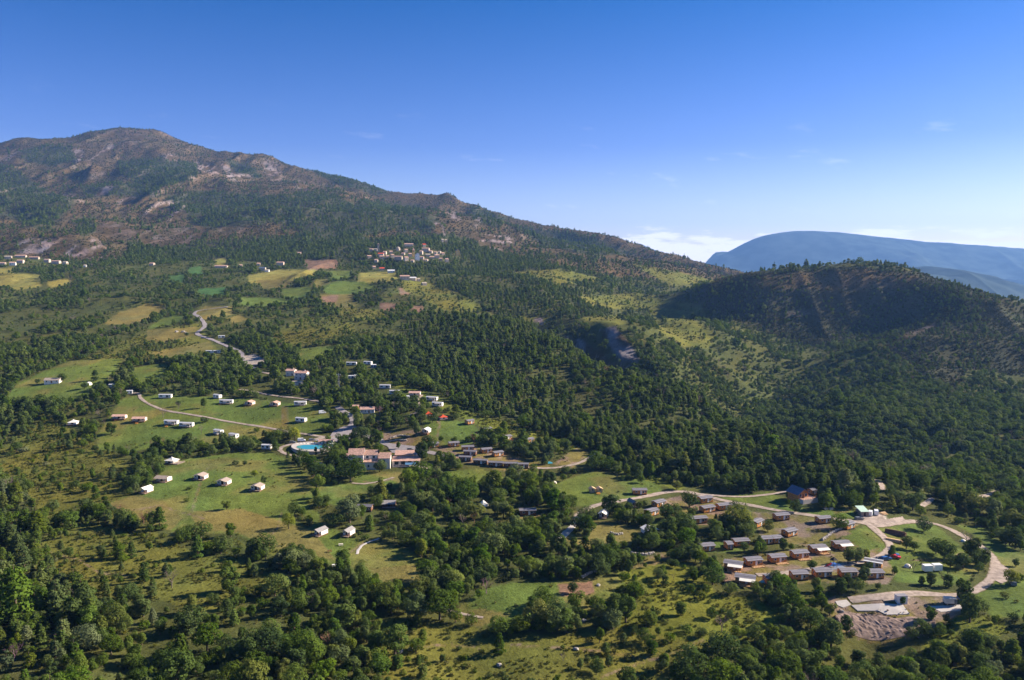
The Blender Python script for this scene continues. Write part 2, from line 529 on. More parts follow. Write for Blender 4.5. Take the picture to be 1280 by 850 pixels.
for pg in ([(340, 418), (372, 398), (430, 396), (452, 420), (420, 430), (360, 434), (338, 426)],
           [(100, 450), (150, 428), (200, 408), (250, 405), (258, 420), (280, 446), (230, 452), (160, 452), (120, 462)],
           [(520, 366), (560, 360), (604, 384), (590, 394), (545, 384)], [(420, 385), (470, 386), (500, 392), (470, 404), (430, 400)],
           [(500, 350), (528, 350), (560, 366), (530, 372), (505, 364)]):
    fill(pg, val=SCRUB)
for pg in ([(184, 412), (246, 409), (251, 418), (205, 428), (182, 424)], [(188, 441), (262, 427), (267, 436), (205, 449)], [(322, 351), (366, 352), (364, 358), (330, 359)], [(282, 398), (300, 394), (310, 400), (292, 404)]):
    fill(pg, val=DRY)
# --- forested spur and the slope beyond the ravine
fill([(500, 400), (620, 386), (700, 400), (780, 460), (880, 500), (1000, 555), (1100, 610), (1060, 640), (900, 618), (780, 580), (690, 545), (600, 515), (540, 480), (500, 440)], val=PINE)
for pg in ([(812, 384), (850, 386), (896, 420), (886, 436), (850, 432), (826, 416)], [(728, 396), (770, 394), (784, 404), (752, 410), (730, 404)],
           [(840, 376), (872, 380), (888, 394), (862, 396)], [(650, 394), (690, 398), (684, 404), (650, 400)], [(720, 372), (800, 366), (850, 378), (800, 388), (740, 384)], [(640, 340), (700, 336), (760, 350), (700, 356)], [(790, 330), (850, 340), (900, 352), (840, 358)]):
    fill(pg, val=SCRUB)
for pg in ([(700, 420), (726, 424), (760, 448), (790, 464), (780, 467), (740, 446)], [(750, 412), (768, 408), (788, 430), (800, 452), (782, 460), (764, 436)],
           [(784, 462), (794, 466), (790, 470), (782, 467)], [(668, 398), (676, 396), (680, 404), (672, 406)]):
    fill(pg, val=ROCK)
fill([(694, 420), (726, 424), (764, 448), (794, 466), (784, 472), (742, 456)], notree, True)
fill([(748, 410), (770, 406), (804, 454), (786, 464), (762, 438)], notree, True)
# --- heath hill
fill([(868, 362), (900, 350), (950, 340), (1080, 333), (1160, 343), (1279, 380), (1279, 470), (1210, 462), (1150, 440), (1100, 430), (1000, 432), (930, 405), (880, 385)], val=MAQUIS)
fill([(930, 352), (960, 343), (1080, 336), (1150, 346), (1130, 360), (1060, 362), (980, 362)], val=HEATH)
fill([(1095, 410), (1150, 402), (1195, 420), (1215, 455), (1195, 490), (1150, 470), (1110, 440)], val=MAQUIS)
for pg in ([(980, 390), (1004, 388), (1016, 394), (996, 397)], [(1128, 418), (1170, 404), (1172, 408), (1134, 424)]):
    fill(pg, val=SCREE)
# --- campsite land
fill([(0, 560), (60, 520), (130, 560), (180, 590), (140, 640), (80, 640), (0, 660)], val=SCRUB)
fill([(0, 640), (140, 640), (200, 668), (330, 680), (430, 720), (480, 760), (400, 760), (300, 735), (220, 742), (120, 730), (40, 700), (0, 690)], val=SCRUB)
fill([(470, 690), (1040, 690), (1279, 660), (1279, 849), (430, 849)], val=WOOD)
fill([(0, 690), (60, 715), (150, 735), (230, 725), (330, 700), (330, 760), (0, 790)], val=SCRUB)
fill([(0, 715), (60, 730), (120, 752), (180, 742), (260, 770), (300, 790), (300, 849), (0, 849)], val=WOOD)
fill([(0, 700), (50, 712), (110, 745), (120, 800), (60, 849), (0, 849)], val=PINE)
fill([(0, 600), (30, 610), (60, 660), (40, 700), (0, 690)], val=PINE)
fill([(270, 770), (300, 745), (420, 740), (500, 760), (490, 849), (270, 849)], val=WOOD)
MEADOWS = ([(126, 632), (170, 616), (190, 607), (204, 586), (230, 574), (330, 562), (354, 572), (382, 592), (402, 606), (450, 603), (468, 612), (440, 632), (402, 634), (398, 652), (450, 676), (520, 690), (540, 720), (520, 736), (480, 728), (430, 712), (380, 696), (330, 684), (296, 668), (214, 664), (180, 650), (150, 642)],
           [(120, 545), (138, 520), (150, 500), (178, 492), (335, 500), (362, 512), (372, 536), (330, 552), (296, 560), (214, 556), (160, 566), (124, 562)],
           [(4, 500), (22, 478), (90, 450), (150, 448), (164, 458), (140, 486), (110, 500), (70, 508), (8, 508)],
           [(166, 460), (206, 453), (216, 458), (200, 478), (172, 486)],
           [(470, 590), (530, 596), (546, 604), (520, 612), (470, 608)], [(548, 590), (600, 586), (640, 600), (600, 612), (560, 606)],
           [(528, 522), (590, 528), (606, 548), (570, 562), (536, 552)],
           [(560, 772), (600, 738), (640, 728), (700, 726), (782, 720), (806, 732), (760, 762), (700, 772), (640, 778), (604, 784)],
           [(690, 606), (740, 588), (826, 604), (830, 616), (790, 624), (730, 634), (692, 626)],
           [(900, 622), (960, 614), (1010, 640), (1062, 634), (1072, 648), (1000, 644), (950, 636)],
           [(1196, 656), (1279, 664), (1279, 772), (1238, 772), (1220, 744), (1250, 706), (1228, 676)],
           [(1040, 690), (1056, 668), (1096, 652), (1170, 656), (1204, 684), (1224, 714), (1200, 732), (1120, 728), (1108, 706)],
           [(376, 436), (424, 432), (420, 444), (384, 456), (370, 446)], [(420, 486), (444, 484), (444, 490), (424, 492)],
           [(640, 700), (720, 690), (730, 704), (660, 716)], [(330, 502), (400, 506), (420, 530), (396, 545), (366, 536)],
           [(440, 588), (522, 590), (520, 606), (445, 606)], [(800, 655), (860, 660), (880, 690), (940, 690), (880, 670), (840, 650)])
for pg in MEADOWS:
    fill(pg, val=MEADOW)
for pg in ([(236, 640), (300, 636), (340, 648), (390, 662), (420, 700), (380, 694), (330, 682), (296, 666), (250, 662)], [(690, 656), (760, 650), (812, 668), (780, 684), (740, 690), (700, 672)],
           [(126, 632), (170, 618), (210, 628), (230, 648), (214, 664), (180, 650)], [(460, 710), (520, 705), (535, 722), (520, 736), (480, 728)], [(560, 772), (600, 760), (640, 768), (600, 784)],
           [(1042, 634), (1062, 632), (1064, 640), (1044, 644)], [(470, 592), (500, 590), (540, 600), (500, 604)]):
    fill(pg, val=DRY)
for pg in ([(458, 436), (474, 452), (500, 476), (540, 492), (600, 520), (660, 536), (700, 548), (744, 570), (800, 590), (860, 606), (850, 614), (780, 592), (700, 560), (600, 532), (520, 498), (470, 470)],
           [(770, 715), (850, 700), (920, 742), (980, 762), (960, 800), (860, 806), (790, 790), (740, 780), (800, 752)],
           [(1170, 790), (1200, 770), (1250, 770), (1260, 790), (1210, 812), (1150, 812)]):
    fill(pg, val=LUSH)
fill([(470, 770), (560, 782), (640, 788), (740, 782), (860, 800), (900, 806), (840, 849), (480, 849)], val=SCRUB)
for pg in ([(540, 560), (600, 556), (650, 572), (690, 584), (640, 590), (580, 578)], [(690, 580), (720, 560), (736, 566), (716, 584)],
           [(815, 628), (868, 616), (900, 628), (940, 640), (900, 656), (860, 656)], [(940, 640), (1000, 644), (1050, 652), (1064, 668), (1010, 684), (950, 668)],
           [(905, 700), (1030, 682), (1100, 690), (1120, 716), (1110, 730), (1010, 728), (905, 738)], [(478, 540), (530, 536), (545, 552), (500, 560), (480, 552)],
           [(768, 706), (800, 700), (830, 690), (850, 694), (820, 706), (780, 712)], [(352, 508), (358, 508), (360, 532), (352, 532)]):
    fill(pg, val=DIRT)
fill([(696, 730), (740, 726), (744, 742), (700, 746)], val=TILLED)
fill([(1035, 748), (1060, 742), (1210, 738), (1222, 752), (1200, 768), (1160, 790), (1120, 806), (1080, 802), (1040, 780)], val=DIRT)
fill([(300, 446), (318, 443), (338, 452), (330, 458), (304, 456)], val=GRAVEL)
fill([(1072, 646), (1105, 642), (1110, 652), (1080, 656)], val=GRAVEL)
# hedges and belts of trees
for ln, w in (([(205, 668), (235, 678), (262, 688), (300, 690), (322, 700)], 15), ([(330, 702), (372, 709), (400, 716), (440, 736), (480, 745), (525, 752)], 20), ([(184, 575), (205, 568), (232, 563)], 18), ([(182, 590), (186, 604), (174, 614)], 13),
              ([(282, 559), (310, 562), (332, 560)], 11), ([(0, 512), (40, 511), (90, 509), (112, 501), (135, 488), (150, 470), (158, 455)], 15), ([(96, 640), (130, 652), (165, 660)], 11), ([(392, 630), (420, 640), (460, 650), (474, 642)], 15),
              ([(372, 647), (386, 655)], 12), ([(600, 792), (640, 787), (700, 790), (765, 786)], 10), ([(880, 702), (900, 737), (960, 743), (1040, 741)], 13), ([(1046, 738), (1100, 738), (1160, 736), (1200, 736)], 10), ([(818, 662), (850, 674), (890, 669), (908, 664)], 11),
              ([(660, 690), (700, 700), (740, 706), (800, 700)], 12), ([(640, 652), (700, 655), (730, 668)], 12), ([(545, 700), (560, 730), (556, 750)], 22), ([(500, 640), (540, 660), (560, 690)], 26), ([(1240, 668), (1279, 690)], 7)):
    stroke(ln, w, WOOD)
# thin footpaths and rubble walls of pale stone
for ln, w in (([(720, 655), (708, 668), (700, 674)], 3), ([(640, 648), (690, 642), (722, 640)], 2.0), ([(440, 690), (452, 680), (474, 674)], 1.6), ([(1075, 655), (1048, 664), (1024, 678)], 2.2),
              ([(560, 762), (580, 768), (604, 772)], 3), ([(455, 602), (470, 604), (492, 597)], 2), ([(640, 806), (720, 810), (800, 822), (830, 824)], 2.2), ([(752, 846), (790, 832), (840, 818), (880, 800)], 2.0),
              ([(60, 690), (100, 700), (124, 716), (160, 720)], 1.6), ([(520, 808), (560, 806), (600, 810)], 2), ([(545, 522), (549, 530), (546, 545)], 1.5), ([(240, 640), (252, 600), (262, 580)], 1.2), ([(150, 640), (200, 632), (260, 650)], 1.1), ([(330, 680), (346, 660), (352, 640)], 1.0), ([(1205, 690), (1180, 700), (1140, 700)], 1.2), ([(1052, 672), (1080, 690), (1100, 686)], 1.3)):
    stroke(ln, w, DIRT)

COLORS = np.zeros((16, 3))
for k, c in {MAQUIS: (.045, .047, .024), WOOD: (.070, .078, .024), PINE: (.066, .072, .026), MEADOW: (.098, .134, .029), DRY: (.165, .142, .045), SCRUB: (.118, .120, .026), HEATH: (.096, .071, .036),
             ROCK: (.245, .198, .195), DIRT: (.200, .145, .110), GRAVEL: (.42, .35, .30), CROP: (.062, .125, .036), YELLOW: (.235, .215, .055), TILLED: (.200, .125, .085),
             LUSH: (.112, .128, .022), SCREE: (.135, .105, .086), MFOREST: (.055, .058, .030)}.items():
    COLORS[k] = c


def look_up(x, y, z, jit=1.0, seed=5):
    u, v = project(x, y, z)
    k = 6.0 / np.maximum(y, 200) * 60
    far = 1 + 1.6 * sstep(1500, 2600, y)
    u = u + far * jit * (2.2 * fbm(x / 14.0 * k / 1.8, y / 14.0 * k / 1.8, seed, 3))
    v = v + far * jit * (1.3 * fbm(x / 14.0 * k / 1.8, y / 14.0 * k / 1.8, seed + 50, 3))
    u = np.abs(u)
    u = np.where(u > 1279, 2558 - u, u)
    v = np.where(v > 849, 1698 - v, v)
    return np.clip(u, 0, 1279).astype(int), np.clip(v, 150, 849).astype(int)


def make_terrain():
    vs = np.stack([XX, YY, ZZ], -1).reshape(-1, 3).astype(np.float32)
    ii = np.arange((NR - 1) * (NC - 1))
    r, c = ii // (NC - 1), ii % (NC - 1)
    a = r * NC + c
    fs = np.stack([a, a + 1, a + NC + 1, a + NC], -1).astype(np.int32)
    me = bpy.data.meshes.new('terrain')
    me.vertices.add(len(vs))
    me.vertices.foreach_set('co', vs.ravel())
    me.loops.add(fs.size)
    me.loops.foreach_set('vertex_index', fs.ravel())
    me.polygons.add(len(fs))
    me.polygons.foreach_set('loop_start', np.arange(0, fs.size, 4, dtype=np.int32))
    me.update(calc_edges=True)
    me.polygons.foreach_set('use_smooth', np.ones(len(fs), bool))
    x, y, z = vs[:, 0].astype(float), vs[:, 1].astype(float), vs[:, 2].astype(float)
    col = np.zeros((len(vs), 3))
    for s in range(3):
        u, v = look_up(x, y, z, 1.0 + 0.5 * s, 5 + 9 * s)
        col += COLORS[cover[v, u]] / 3
    # steep ground bares its rock; bare and grassy patches mix on the heath
    gy = np.gradient(ZZ, axis=0) / np.gradient(YY, axis=0)
    gx = np.gradient(ZZ, axis=1) / np.gradient(XX, axis=1)
    slope = np.hypot(gx, gy).ravel()
    bare = .7 * sstep(0.62, 1.05, slope + 0.25 * fbm(x / 60, y / 60, 91, 3)) * sstep(1000, 2600, y)
    col = col * (1 - 0.75 * bare[:, None]) + COLORS[ROCK] * 0.75 * bare[:, None]
    # rock faces and screes break up into ribs with scrub between
    uu, vv = look_up(x, y, z, 1.2, 5)
    isr = np.isin(cover[vv, uu], (ROCK, SCREE)) & (y > 800)
    w = sstep(-.32, .22, ridged(x / 38.0 + .3 * fbm(x / 60, y / 60, 15, 2), y / 150.0, 17, 4))[:, None]
    under = COLORS[HEATH] * .8
    col = np.where(isr[:, None], col * w + under * (1 - w), col)
    isd = np.isin(cover[vv, uu], (DIRT,))
    w2 = sstep(-.12, .30, fbm(x / 7.0, y / 10.0, 19, 4))[:, None]
    col = np.where(isd[:, None], col * w2 + COLORS[DRY] * .9 * (1 - w2), col)
    ism = np.isin(cover[vv, uu], (MEADOW,)) & (y < 1000)
    w3 = sstep(.02, .42, fbm(x / 30.0, y / 42.0, 23, 5))[:, None] * .7
    col = np.where(ism[:, None], col * (1 - w3) + COLORS[DRY] * w3, col)
    stripe = .05 * np.sin(x * .9 + .35 * y + 2 * vnoise(x / 25, y / 25, 71)) * ism
    col = col * (1 + stripe[:, None])
    pat = fbm(x / (10 + y / 60), y / (10 + y / 60), 77, 4)
    col *= (1 + 0.30 * pat)[:, None]
    warm = fbm(x / 33, y / 45, 99, 4)[:, None]
    col *= 1 + warm * np.array([0.22, 0.04, -0.1])
    me.attributes.new('Rugged', 'FLOAT', 'POINT').data.foreach_set('value', (sstep(700, 2400, y) * .9 + .35 * np.isin(cover[vv, uu], (ROCK, SCREE))).astype(np.float32))
    ca = me.color_attributes.new('Cover', 'FLOAT_COLOR', 'POINT')
    ca.data.foreach_set('color', np.concatenate([np.clip(col, 0.005, 1), np.ones((len(vs), 1))], 1).astype(np.float32).ravel())
    m = bpy.data.materials.new('ground')
    m.use_nodes = True
    nt = m.node_tree
    b = nt.nodes['Principled BSDF']
    b.inputs['Roughness'].default_value = 1.0
    b.inputs['Specular IOR Level'].default_value = 0.05
    at = N(nt, 'ShaderNodeAttribute', attribute_name='Cover')
    geo = N(nt, 'ShaderNodeNewGeometry')
    n1 = N(nt, 'ShaderNodeTexNoise')
    n1.inputs['Scale'].default_value = 0.55
    n1.inputs['Detail'].default_value = 6
    n1.inputs['Roughness'].default_value = 0.7
    nt.links.new(geo.outputs['Position'], n1.inputs['Vector'])
    n2 = N(nt, 'ShaderNodeTexNoise')
    n2.inputs['Scale'].default_value = 0.06
    n2.inputs['Detail'].default_value = 7
    n2.inputs['Roughness'].default_value = 0.68
    nt.links.new(geo.outputs['Position'], n2.inputs['Vector'])
    f = math_node(nt, 'ADD', map_range(nt, n1.outputs['Fac'], 0.3, 0.7, 0.72, 1.28, False), map_range(nt, n2.outputs['Fac'], 0.3, 0.7, -0.28, 0.28, False))
    mul = N(nt, 'ShaderNodeMix', data_type='RGBA', blend_type='MULTIPLY')
    mul.inputs['Factor'].default_value = 1.0
    nt.links.new(at.outputs['Color'], mul.inputs['A'])
    cx = N(nt, 'ShaderNodeCombineXYZ')
    for i in range(3):
        nt.links.new(f, cx.inputs[i])
    nt.links.new(cx.outputs[0], mul.inputs['B'])
    nt.links.new(mul.outputs['Result'], b.inputs['Base Color'])
    bp = N(nt, 'ShaderNodeBump')
    bp.inputs['Strength'].default_value = 0.9
    bp.inputs['Distance'].default_value = 0.7
    nt.links.new(n1.outputs['Fac'], bp.inputs['Height'])
    bp2 = N(nt, 'ShaderNodeBump')
    bp2.inputs['Distance'].default_value = 7.0
    ru = N(nt, 'ShaderNodeAttribute', attribute_name='Rugged')
    nt.links.new(ru.outputs['Fac'], bp2.inputs['Strength'])
    n3 = N(nt, 'ShaderNodeTexNoise')
    n3.inputs['Scale'].default_value = 0.03
    n3.inputs['Detail'].default_value = 7
    n3.inputs['Roughness'].default_value = 0.62
    nt.links.new(geo.outputs['Position'], n3.inputs['Vector'])
    nt.links.new(n3.outputs['Fac'], bp2.inputs['Height'])
    nt.links.new(bp.outputs[0], bp2.inputs['Normal'])
    nt.links.new(bp2.outputs[0], b.inputs['Normal'])
    me.materials.append(m)
    o = bpy.data.objects.new('terrain', me)
    COL.objects.link(o)
    o['kind'] = 'structure'
    o['label'] = 'grassy terraces, valley sides and the brown mountain behind them'
    return o


terrain = make_terrain()

# ------------------------------------------------------------------ plants
def tag(o, label, cat=None, group=None, kind=None):
    o['label'] = label
    if cat:
        o['category'] = cat
    if group:
        o['group'] = group
    if kind:
        o['kind'] = kind
    return o


def leaf_mat(name, c0, c1, trans=0.25):
    """Leaves: tint of the clump (attribute) x tint of the plant (random per object, object colour)."""
    m = bpy.data.materials.new(name)
    m.use_nodes = True
    nt = m.node_tree
    nt.nodes.clear()
    out = N(nt, 'ShaderNodeOutputMaterial')
    oi = N(nt, 'ShaderNodeObjectInfo')
    at = N(nt, 'ShaderNodeAttribute', attribute_name='Clump')
    mx = N(nt, 'ShaderNodeMix', data_type='RGBA')
    mx.inputs['A'].default_value = (*c0, 1)
    mx.inputs['B'].default_value = (*c1, 1)
    fac = math_node(nt, 'ADD', math_node(nt, 'MULTIPLY', oi.outputs['Random'], 0.55), math_node(nt, 'MULTIPLY', at.outputs['Fac'], 0.45))
    nt.links.new(fac, mx.inputs['Factor'])
    h = N(nt, 'ShaderNodeHueSaturation')
    r2 = math_node(nt, 'FRACT', math_node(nt, 'MULTIPLY', oi.outputs['Random'], 37.7))
    r3 = math_node(nt, 'FRACT', math_node(nt, 'MULTIPLY', oi.outputs['Random'], 91.3))
    nt.links.new(map_range(nt, r2, 0, 1, 0.488, 0.515, False), h.inputs['Hue'])
    nt.links.new(map_range(nt, r3, 0, 1, 0.78, 1.08, False), h.inputs['Saturation'])
    nt.links.new(map_range(nt, r2, 0, 1, 1.25, 0.78, False), h.inputs['Value'])
    nt.links.new(mx.outputs['Result'], h.inputs['Color'])
    mul = N(nt, 'ShaderNodeMix', data_type='RGBA', blend_type='MULTIPLY')
    mul.inputs['Factor'].default_value = 1.0
    nt.links.new(h.outputs[0], mul.inputs['A'])
    nt.links.new(oi.outputs['Color'], mul.inputs['B'])
    df = N(nt, 'ShaderNodeBsdfDiffuse')
    tr = N(nt, 'ShaderNodeBsdfTranslucent')
    nt.links.new(mul.outputs['Result'], df.inputs['Color'])
    nt.links.new(mul.outputs['Result'], tr.inputs['Color'])
    ms = N(nt, 'ShaderNodeMixShader')
    ms.inputs[0].default_value = trans
    nt.links.new(df.outputs[0], ms.inputs[1])
    nt.links.new(tr.outputs[0], ms.inputs[2])
    nt.links.new(ms.outputs[0], out.inputs['Surface'])
    return m


def plain_mat(name, c, rough=0.9, spec=0.2, noise=0.0, scale=1.0, metal=0.0):
    m = bpy.data.materials.new(name)
    m.use_nodes = True
    nt = m.node_tree
    b = nt.nodes['Principled BSDF']
    b.inputs['Roughness'].default_value = rough
    b.inputs['Specular IOR Level'].default_value = spec
    b.inputs['Metallic'].default_value = metal
    oi = N(nt, 'ShaderNodeObjectInfo')
    mul = N(nt, 'ShaderNodeMix', data_type='RGBA', blend_type='MULTIPLY')
    mul.inputs['Factor'].default_value = 1.0
    nt.links.new(oi.outputs['Color'], mul.inputs['B'])
    if noise:
        geo = N(nt, 'ShaderNodeNewGeometry')
        n1 = N(nt, 'ShaderNodeTexNoise')
        n1.inputs['Scale'].default_value = scale
        n1.inputs['Detail'].default_value = 5
        n1.inputs['Roughness'].default_value = 0.65
        nt.links.new(geo.outputs['Position'], n1.inputs['Vector'])
        mx = N(nt, 'ShaderNodeMix', data_type='RGBA')
        mx.inputs['A'].default_value = (*[x * (1 - noise) for x in c], 1)
        mx.inputs['B'].default_value = (*[min(1, x * (1 + noise)) for x in c], 1)
        nt.links.new(map_range(nt, n1.outputs['Fac'], 0.3, 0.7), mx.inputs['Factor'])
        nt.links.new(mx.outputs['Result'], mul.inputs['A'])
    else:
        mul.inputs['A'].default_value = (*c, 1)
    nt.links.new(mul.outputs['Result'], b.inputs['Base Color'])
    return m


M_BROAD = leaf_mat('broad_leaf', (.058, .104, .016), (.124, .172, .030), .40)
M_PINE = leaf_mat('pine_needles', (.064, .112, .020), (.128, .168, .035), 0.40)
M_BUSH = leaf_mat('bush_leaf', (.050, .088, .016), (.115, .140, .026))
M_HEATH = leaf_mat('heath_leaf', (.036, .052, .020), (.080, .076, .030), 0.15)
M_TUFT = leaf_mat('tuft_grass', (.085, .100, .020), (.150, .140, .030), 0.2)
M_BARK = plain_mat('bark', (.11, .085, .065), 0.95, 0.1, 0.3, 3.0)
M_TWIG = plain_mat('grey_twigs', (.17, .135, .125), 0.95, 0.1, 0.3, 2.0)


def np_mesh(name, V, F, mat, clump=None, smooth=False):
    me = bpy.data.meshes.new(name)
    V = np.asarray(V, np.float32)
    F = np.asarray(F, np.int32)
    me.vertices.add(len(V))
    me.vertices.foreach_set('co', V.ravel())
    k = F.shape[1]
    me.loops.add(F.size)
    me.loops.foreach_set('vertex_index', F.ravel())
    me.polygons.add(len(F))
    me.polygons.foreach_set('loop_start', np.arange(0, F.size, k, dtype=np.int32))
    me.update(calc_edges=True)
    if clump is not None:
        at = me.attributes.new('Clump', 'FLOAT', 'POINT')
        at.data.foreach_set('value', np.asarray(clump, np.float32))
    if smooth:
        me.polygons.foreach_set('use_smooth', np.ones(len(F), bool))
    me.materials.append(mat)
    return me


def leaf_quads(cen, nrm, size, r):
    n = len(cen)
    nrm = nrm / np.maximum(np.linalg.norm(nrm, axis=1, keepdims=True), 1e-6)
    t = r.normal(size=(n, 3))
    t -= nrm * np.sum(t * nrm, 1, keepdims=True)
    t /= np.linalg.norm(t, axis=1, keepdims=True)
    b = np.cross(nrm, t)
    s = size * r.uniform(0.55, 1.25, (n, 1))
    V = np.zeros((n, 4, 3))
    for k, (p, q) in enumerate(((-1, -.35), (.15, -1), (1, .3), (-.2, 1))):
        jp, jq = r.uniform(.7, 1.25, (n, 1)), r.uniform(.7, 1.25, (n, 1))
        V[:, k] = cen + t * s * p * jp * .5 + b * s * q * jq * .5 + nrm * s * (0.12 if k % 2 else -0.12)
    return V.reshape(-1, 3), np.arange(n * 4).reshape(n, 4)


def sphere_pts(n, r):
    p = r.normal(size=(n, 3))
    return p / np.linalg.norm(p, axis=1, keepdims=True)


def crown(form, n, size, seed):
    """Leaf clumps of a plant of height 1; returns (V, F, clump tint per vertex)."""
    r = np.random.default_rng(seed)
    if form == 'pine':
        lev = np.sort(r.uniform(0.10, 0.97, 15))
        C, Nn, T = [], [], []
        per = n // 15
        for i, z in enumerate(lev):
            rad = (0.33 * (1 - z) ** 0.66 if seed % 2 else 0.33 * max(1 - z ** 2.2, 0) ** .75 * (.62 + .38 * min(1, z / .4))) * (1 - .35 * max(0, .35 - z)) + 0.02
            k = r.integers(5, 8)
            off = r.uniform(0, 6.28)
            cnt = max(6, int(per * (0.35 + 1.5 * rad / 0.34)))
            br = r.integers(0, k, cnt)
            ang = off + br * 6.283 / k + r.normal(0, 0.16, cnt)
            lenf = r.uniform(0.65, 1.12, k)[br]
            q = r.uniform(0.15, 1, cnt) ** 0.6 * rad * lenf
            zz = z + 0.10 * q * 1.2 - 0.25 * q + r.normal(0, 0.013, cnt)
            C.append(np.stack([np.cos(ang) * q, np.sin(ang) * q, zz], 1))
            Nn.append(np.stack([np.cos(ang) * .7, np.sin(ang) * .7, np.full(cnt, .75)], 1) + r.normal(0, .38, (cnt, 3)))
            T.append(np.full(cnt, r.uniform(0, 1)) * .6 + r.uniform(0, .4, k)[br])
        C, Nn, T = np.concatenate(C), np.concatenate(Nn), np.concatenate(T)
    else:
        if form == 'broad':
            K, cz, rx, rz, lr = 20, .51, .29, .36, (.11, .19)
        elif form == 'tall':
            K, cz, rx, rz, lr = 18, .50, .20, .40, (.09, .16)
        elif form == 'wide':
            K, cz, rx, rz, lr = 22, .49, .37, .33, (.12, .21)
        elif form == 'column':
            K, cz, rx, rz, lr = 12, .52, .055, .42, (.05, .085)
        elif form == 'willow':
            K, cz, rx, rz, lr = 16, .56, .33, .27, (.12, .19)
        else:  # bush
            K, cz, rx, rz, lr = 10, .42, .45, .22, (.20, .36)
        cc = []
        for i in range(K):
            d = sphere_pts(1, r)[0] * r.uniform(.25, 1) ** .5
            cc.append((d[0] * rx, d[1] * rx, cz + d[2] * rz * (1 if d[2] > 0 else .8)))
        cc = np.array(cc)
        rr = r.uniform(*lr, K)
        w = rr ** 2 / np.sum(rr ** 2)
        li = r.choice(K, int(n * 1.9), p=w)
        d = sphere_pts(len(li), r)
        pos = cc[li] + d * rr[li, None] * r.uniform(.78, 1.08, (len(li), 1)) * np.array([1, 1, .85])
        keep = np.ones(len(li), bool)
        for j in range(K):
            keep &= ~((np.linalg.norm((pos - cc[j]) / np.array([1, 1, .85]), axis=1) < rr[j] * .72) & (li != j))
        keep &= (pos[:, 2] > .04)
        idx = np.nonzero(keep)[0][:n]
        C, li, d = pos[idx], li[idx], d[idx]
        Nn = d + (C - np.array([0, 0, cz])) * .9 + np.array([0, 0, .25]) + r.normal(0, .33, (len(idx), 3))
        tint = r.uniform(0, 1, K)
        T = tint[li] * .7 + r.uniform(0, .3, len(idx))
        if form == 'willow':
            C[:, 2] -= np.clip(np.hypot(C[:, 0], C[:, 1]) - .12, 0, 1) * r.uniform(0, 1.2, len(C))
            C[:, 2] = np.maximum(C[:, 2], .05)
    V, F = leaf_quads(C, Nn, size, r)
    return V, F, np.repeat(T, 4)


def tube(V, F, p, q, r0, r1, seg=6):
    p, q = Vector(p), Vector(q)
    d = (q - p).normalized()
    a = d.orthogonal().normalized()
    b = d.cross(a)
    i0 = len(V)
    for c, rad in ((p, r0), (q, r1)):
        for k in range(seg):
            t = 6.28318 * k / seg
            V.append(tuple(c + (a * math.cos(t) + b * math.sin(t)) * rad))
    for k in range(seg):
        F.append((i0 + k, i0 + (k + 1) % seg, i0 + seg + (k + 1) % seg, i0 + seg + k))


def trunk_mesh(name, form, seed):
    r = random.Random(seed)
    V, F = [], []
    if form == 'pine':
        tube(V, F, (0, 0, -.06), (.005, 0, .5), .020, .012)
        tube(V, F, (.005, 0, .5), (0, 0, .95), .012, .003)
        for i in range(6):
            a, z = r.uniform(0, 6.28), .2 + i * .1
            tube(V, F, (0, 0, z), (math.cos(a) * .16 * (1.1 - z), math.sin(a) * .16 * (1.1 - z), z - .01), .006, .002, 4)
    elif form == 'column':
        tube(V, F, (0, 0, -.06), (0, 0, .9), .016, .004)
    else:
        h = {'broad': .22, 'tall': .25, 'wide': .20, 'willow': .28, 'bush': .1}[form]
        w = .030 if form != 'bush' else .02
        tube(V, F, (0, 0, -.07), (.01, .005, h), w * 1.2, w * .8)
        for i in range(6):
            a = i * 1.05 + r.uniform(-.3, .3)
            s = .26 if form in ('wide', 'bush') else .18
            mid = (math.cos(a) * s * .55, math.sin(a) * s * .55, h + .14)
            tube(V, F, (.01, .005, h * r.uniform(.75, 1)), mid, w * .55, w * .35, 5)
            tube(V, F, mid, (math.cos(a + .3) * s * 1.1, math.sin(a + .3) * s * 1.1, h + .14 + r.uniform(.12, .24)), w * .35, w * .1, 4)
    return np_mesh(name, V, F, M_BARK, smooth=True)


def bare_mesh(name, seed):
    """A leafless tree: limbs, branches and a haze of fine twigs."""
    r = random.Random(seed)
    V, F = [], []
    tube(V, F, (0, 0, -.05), (.01, 0, .3), .022, .016, 5)

    def grow(p, d, L, w, lev):
        q = p + d * L
        tube(V, F, p, q, w, w * .6, 3 if lev > 0 else 4)
        if lev == 3:
            return
        for i in range(3 if lev else 4):
            e = (d + Vector((r.uniform(-1, 1), r.uniform(-1, 1), r.uniform(-.35, .8))) * .75).normalized()
            grow(q - d * L * r.uniform(0, .45), e, L * r.uniform(.55, .8), w * .55, lev + 1)
    for i in range(4):
        a = i * 1.57 + r.uniform(-.4, .4)
        grow(Vector((.01, 0, r.uniform(.18, .3))), Vector((math.cos(a) * .6, math.sin(a) * .6, .9)).normalized(), .25, .012, 0)
    return np_mesh(name, V, F, M_TWIG)


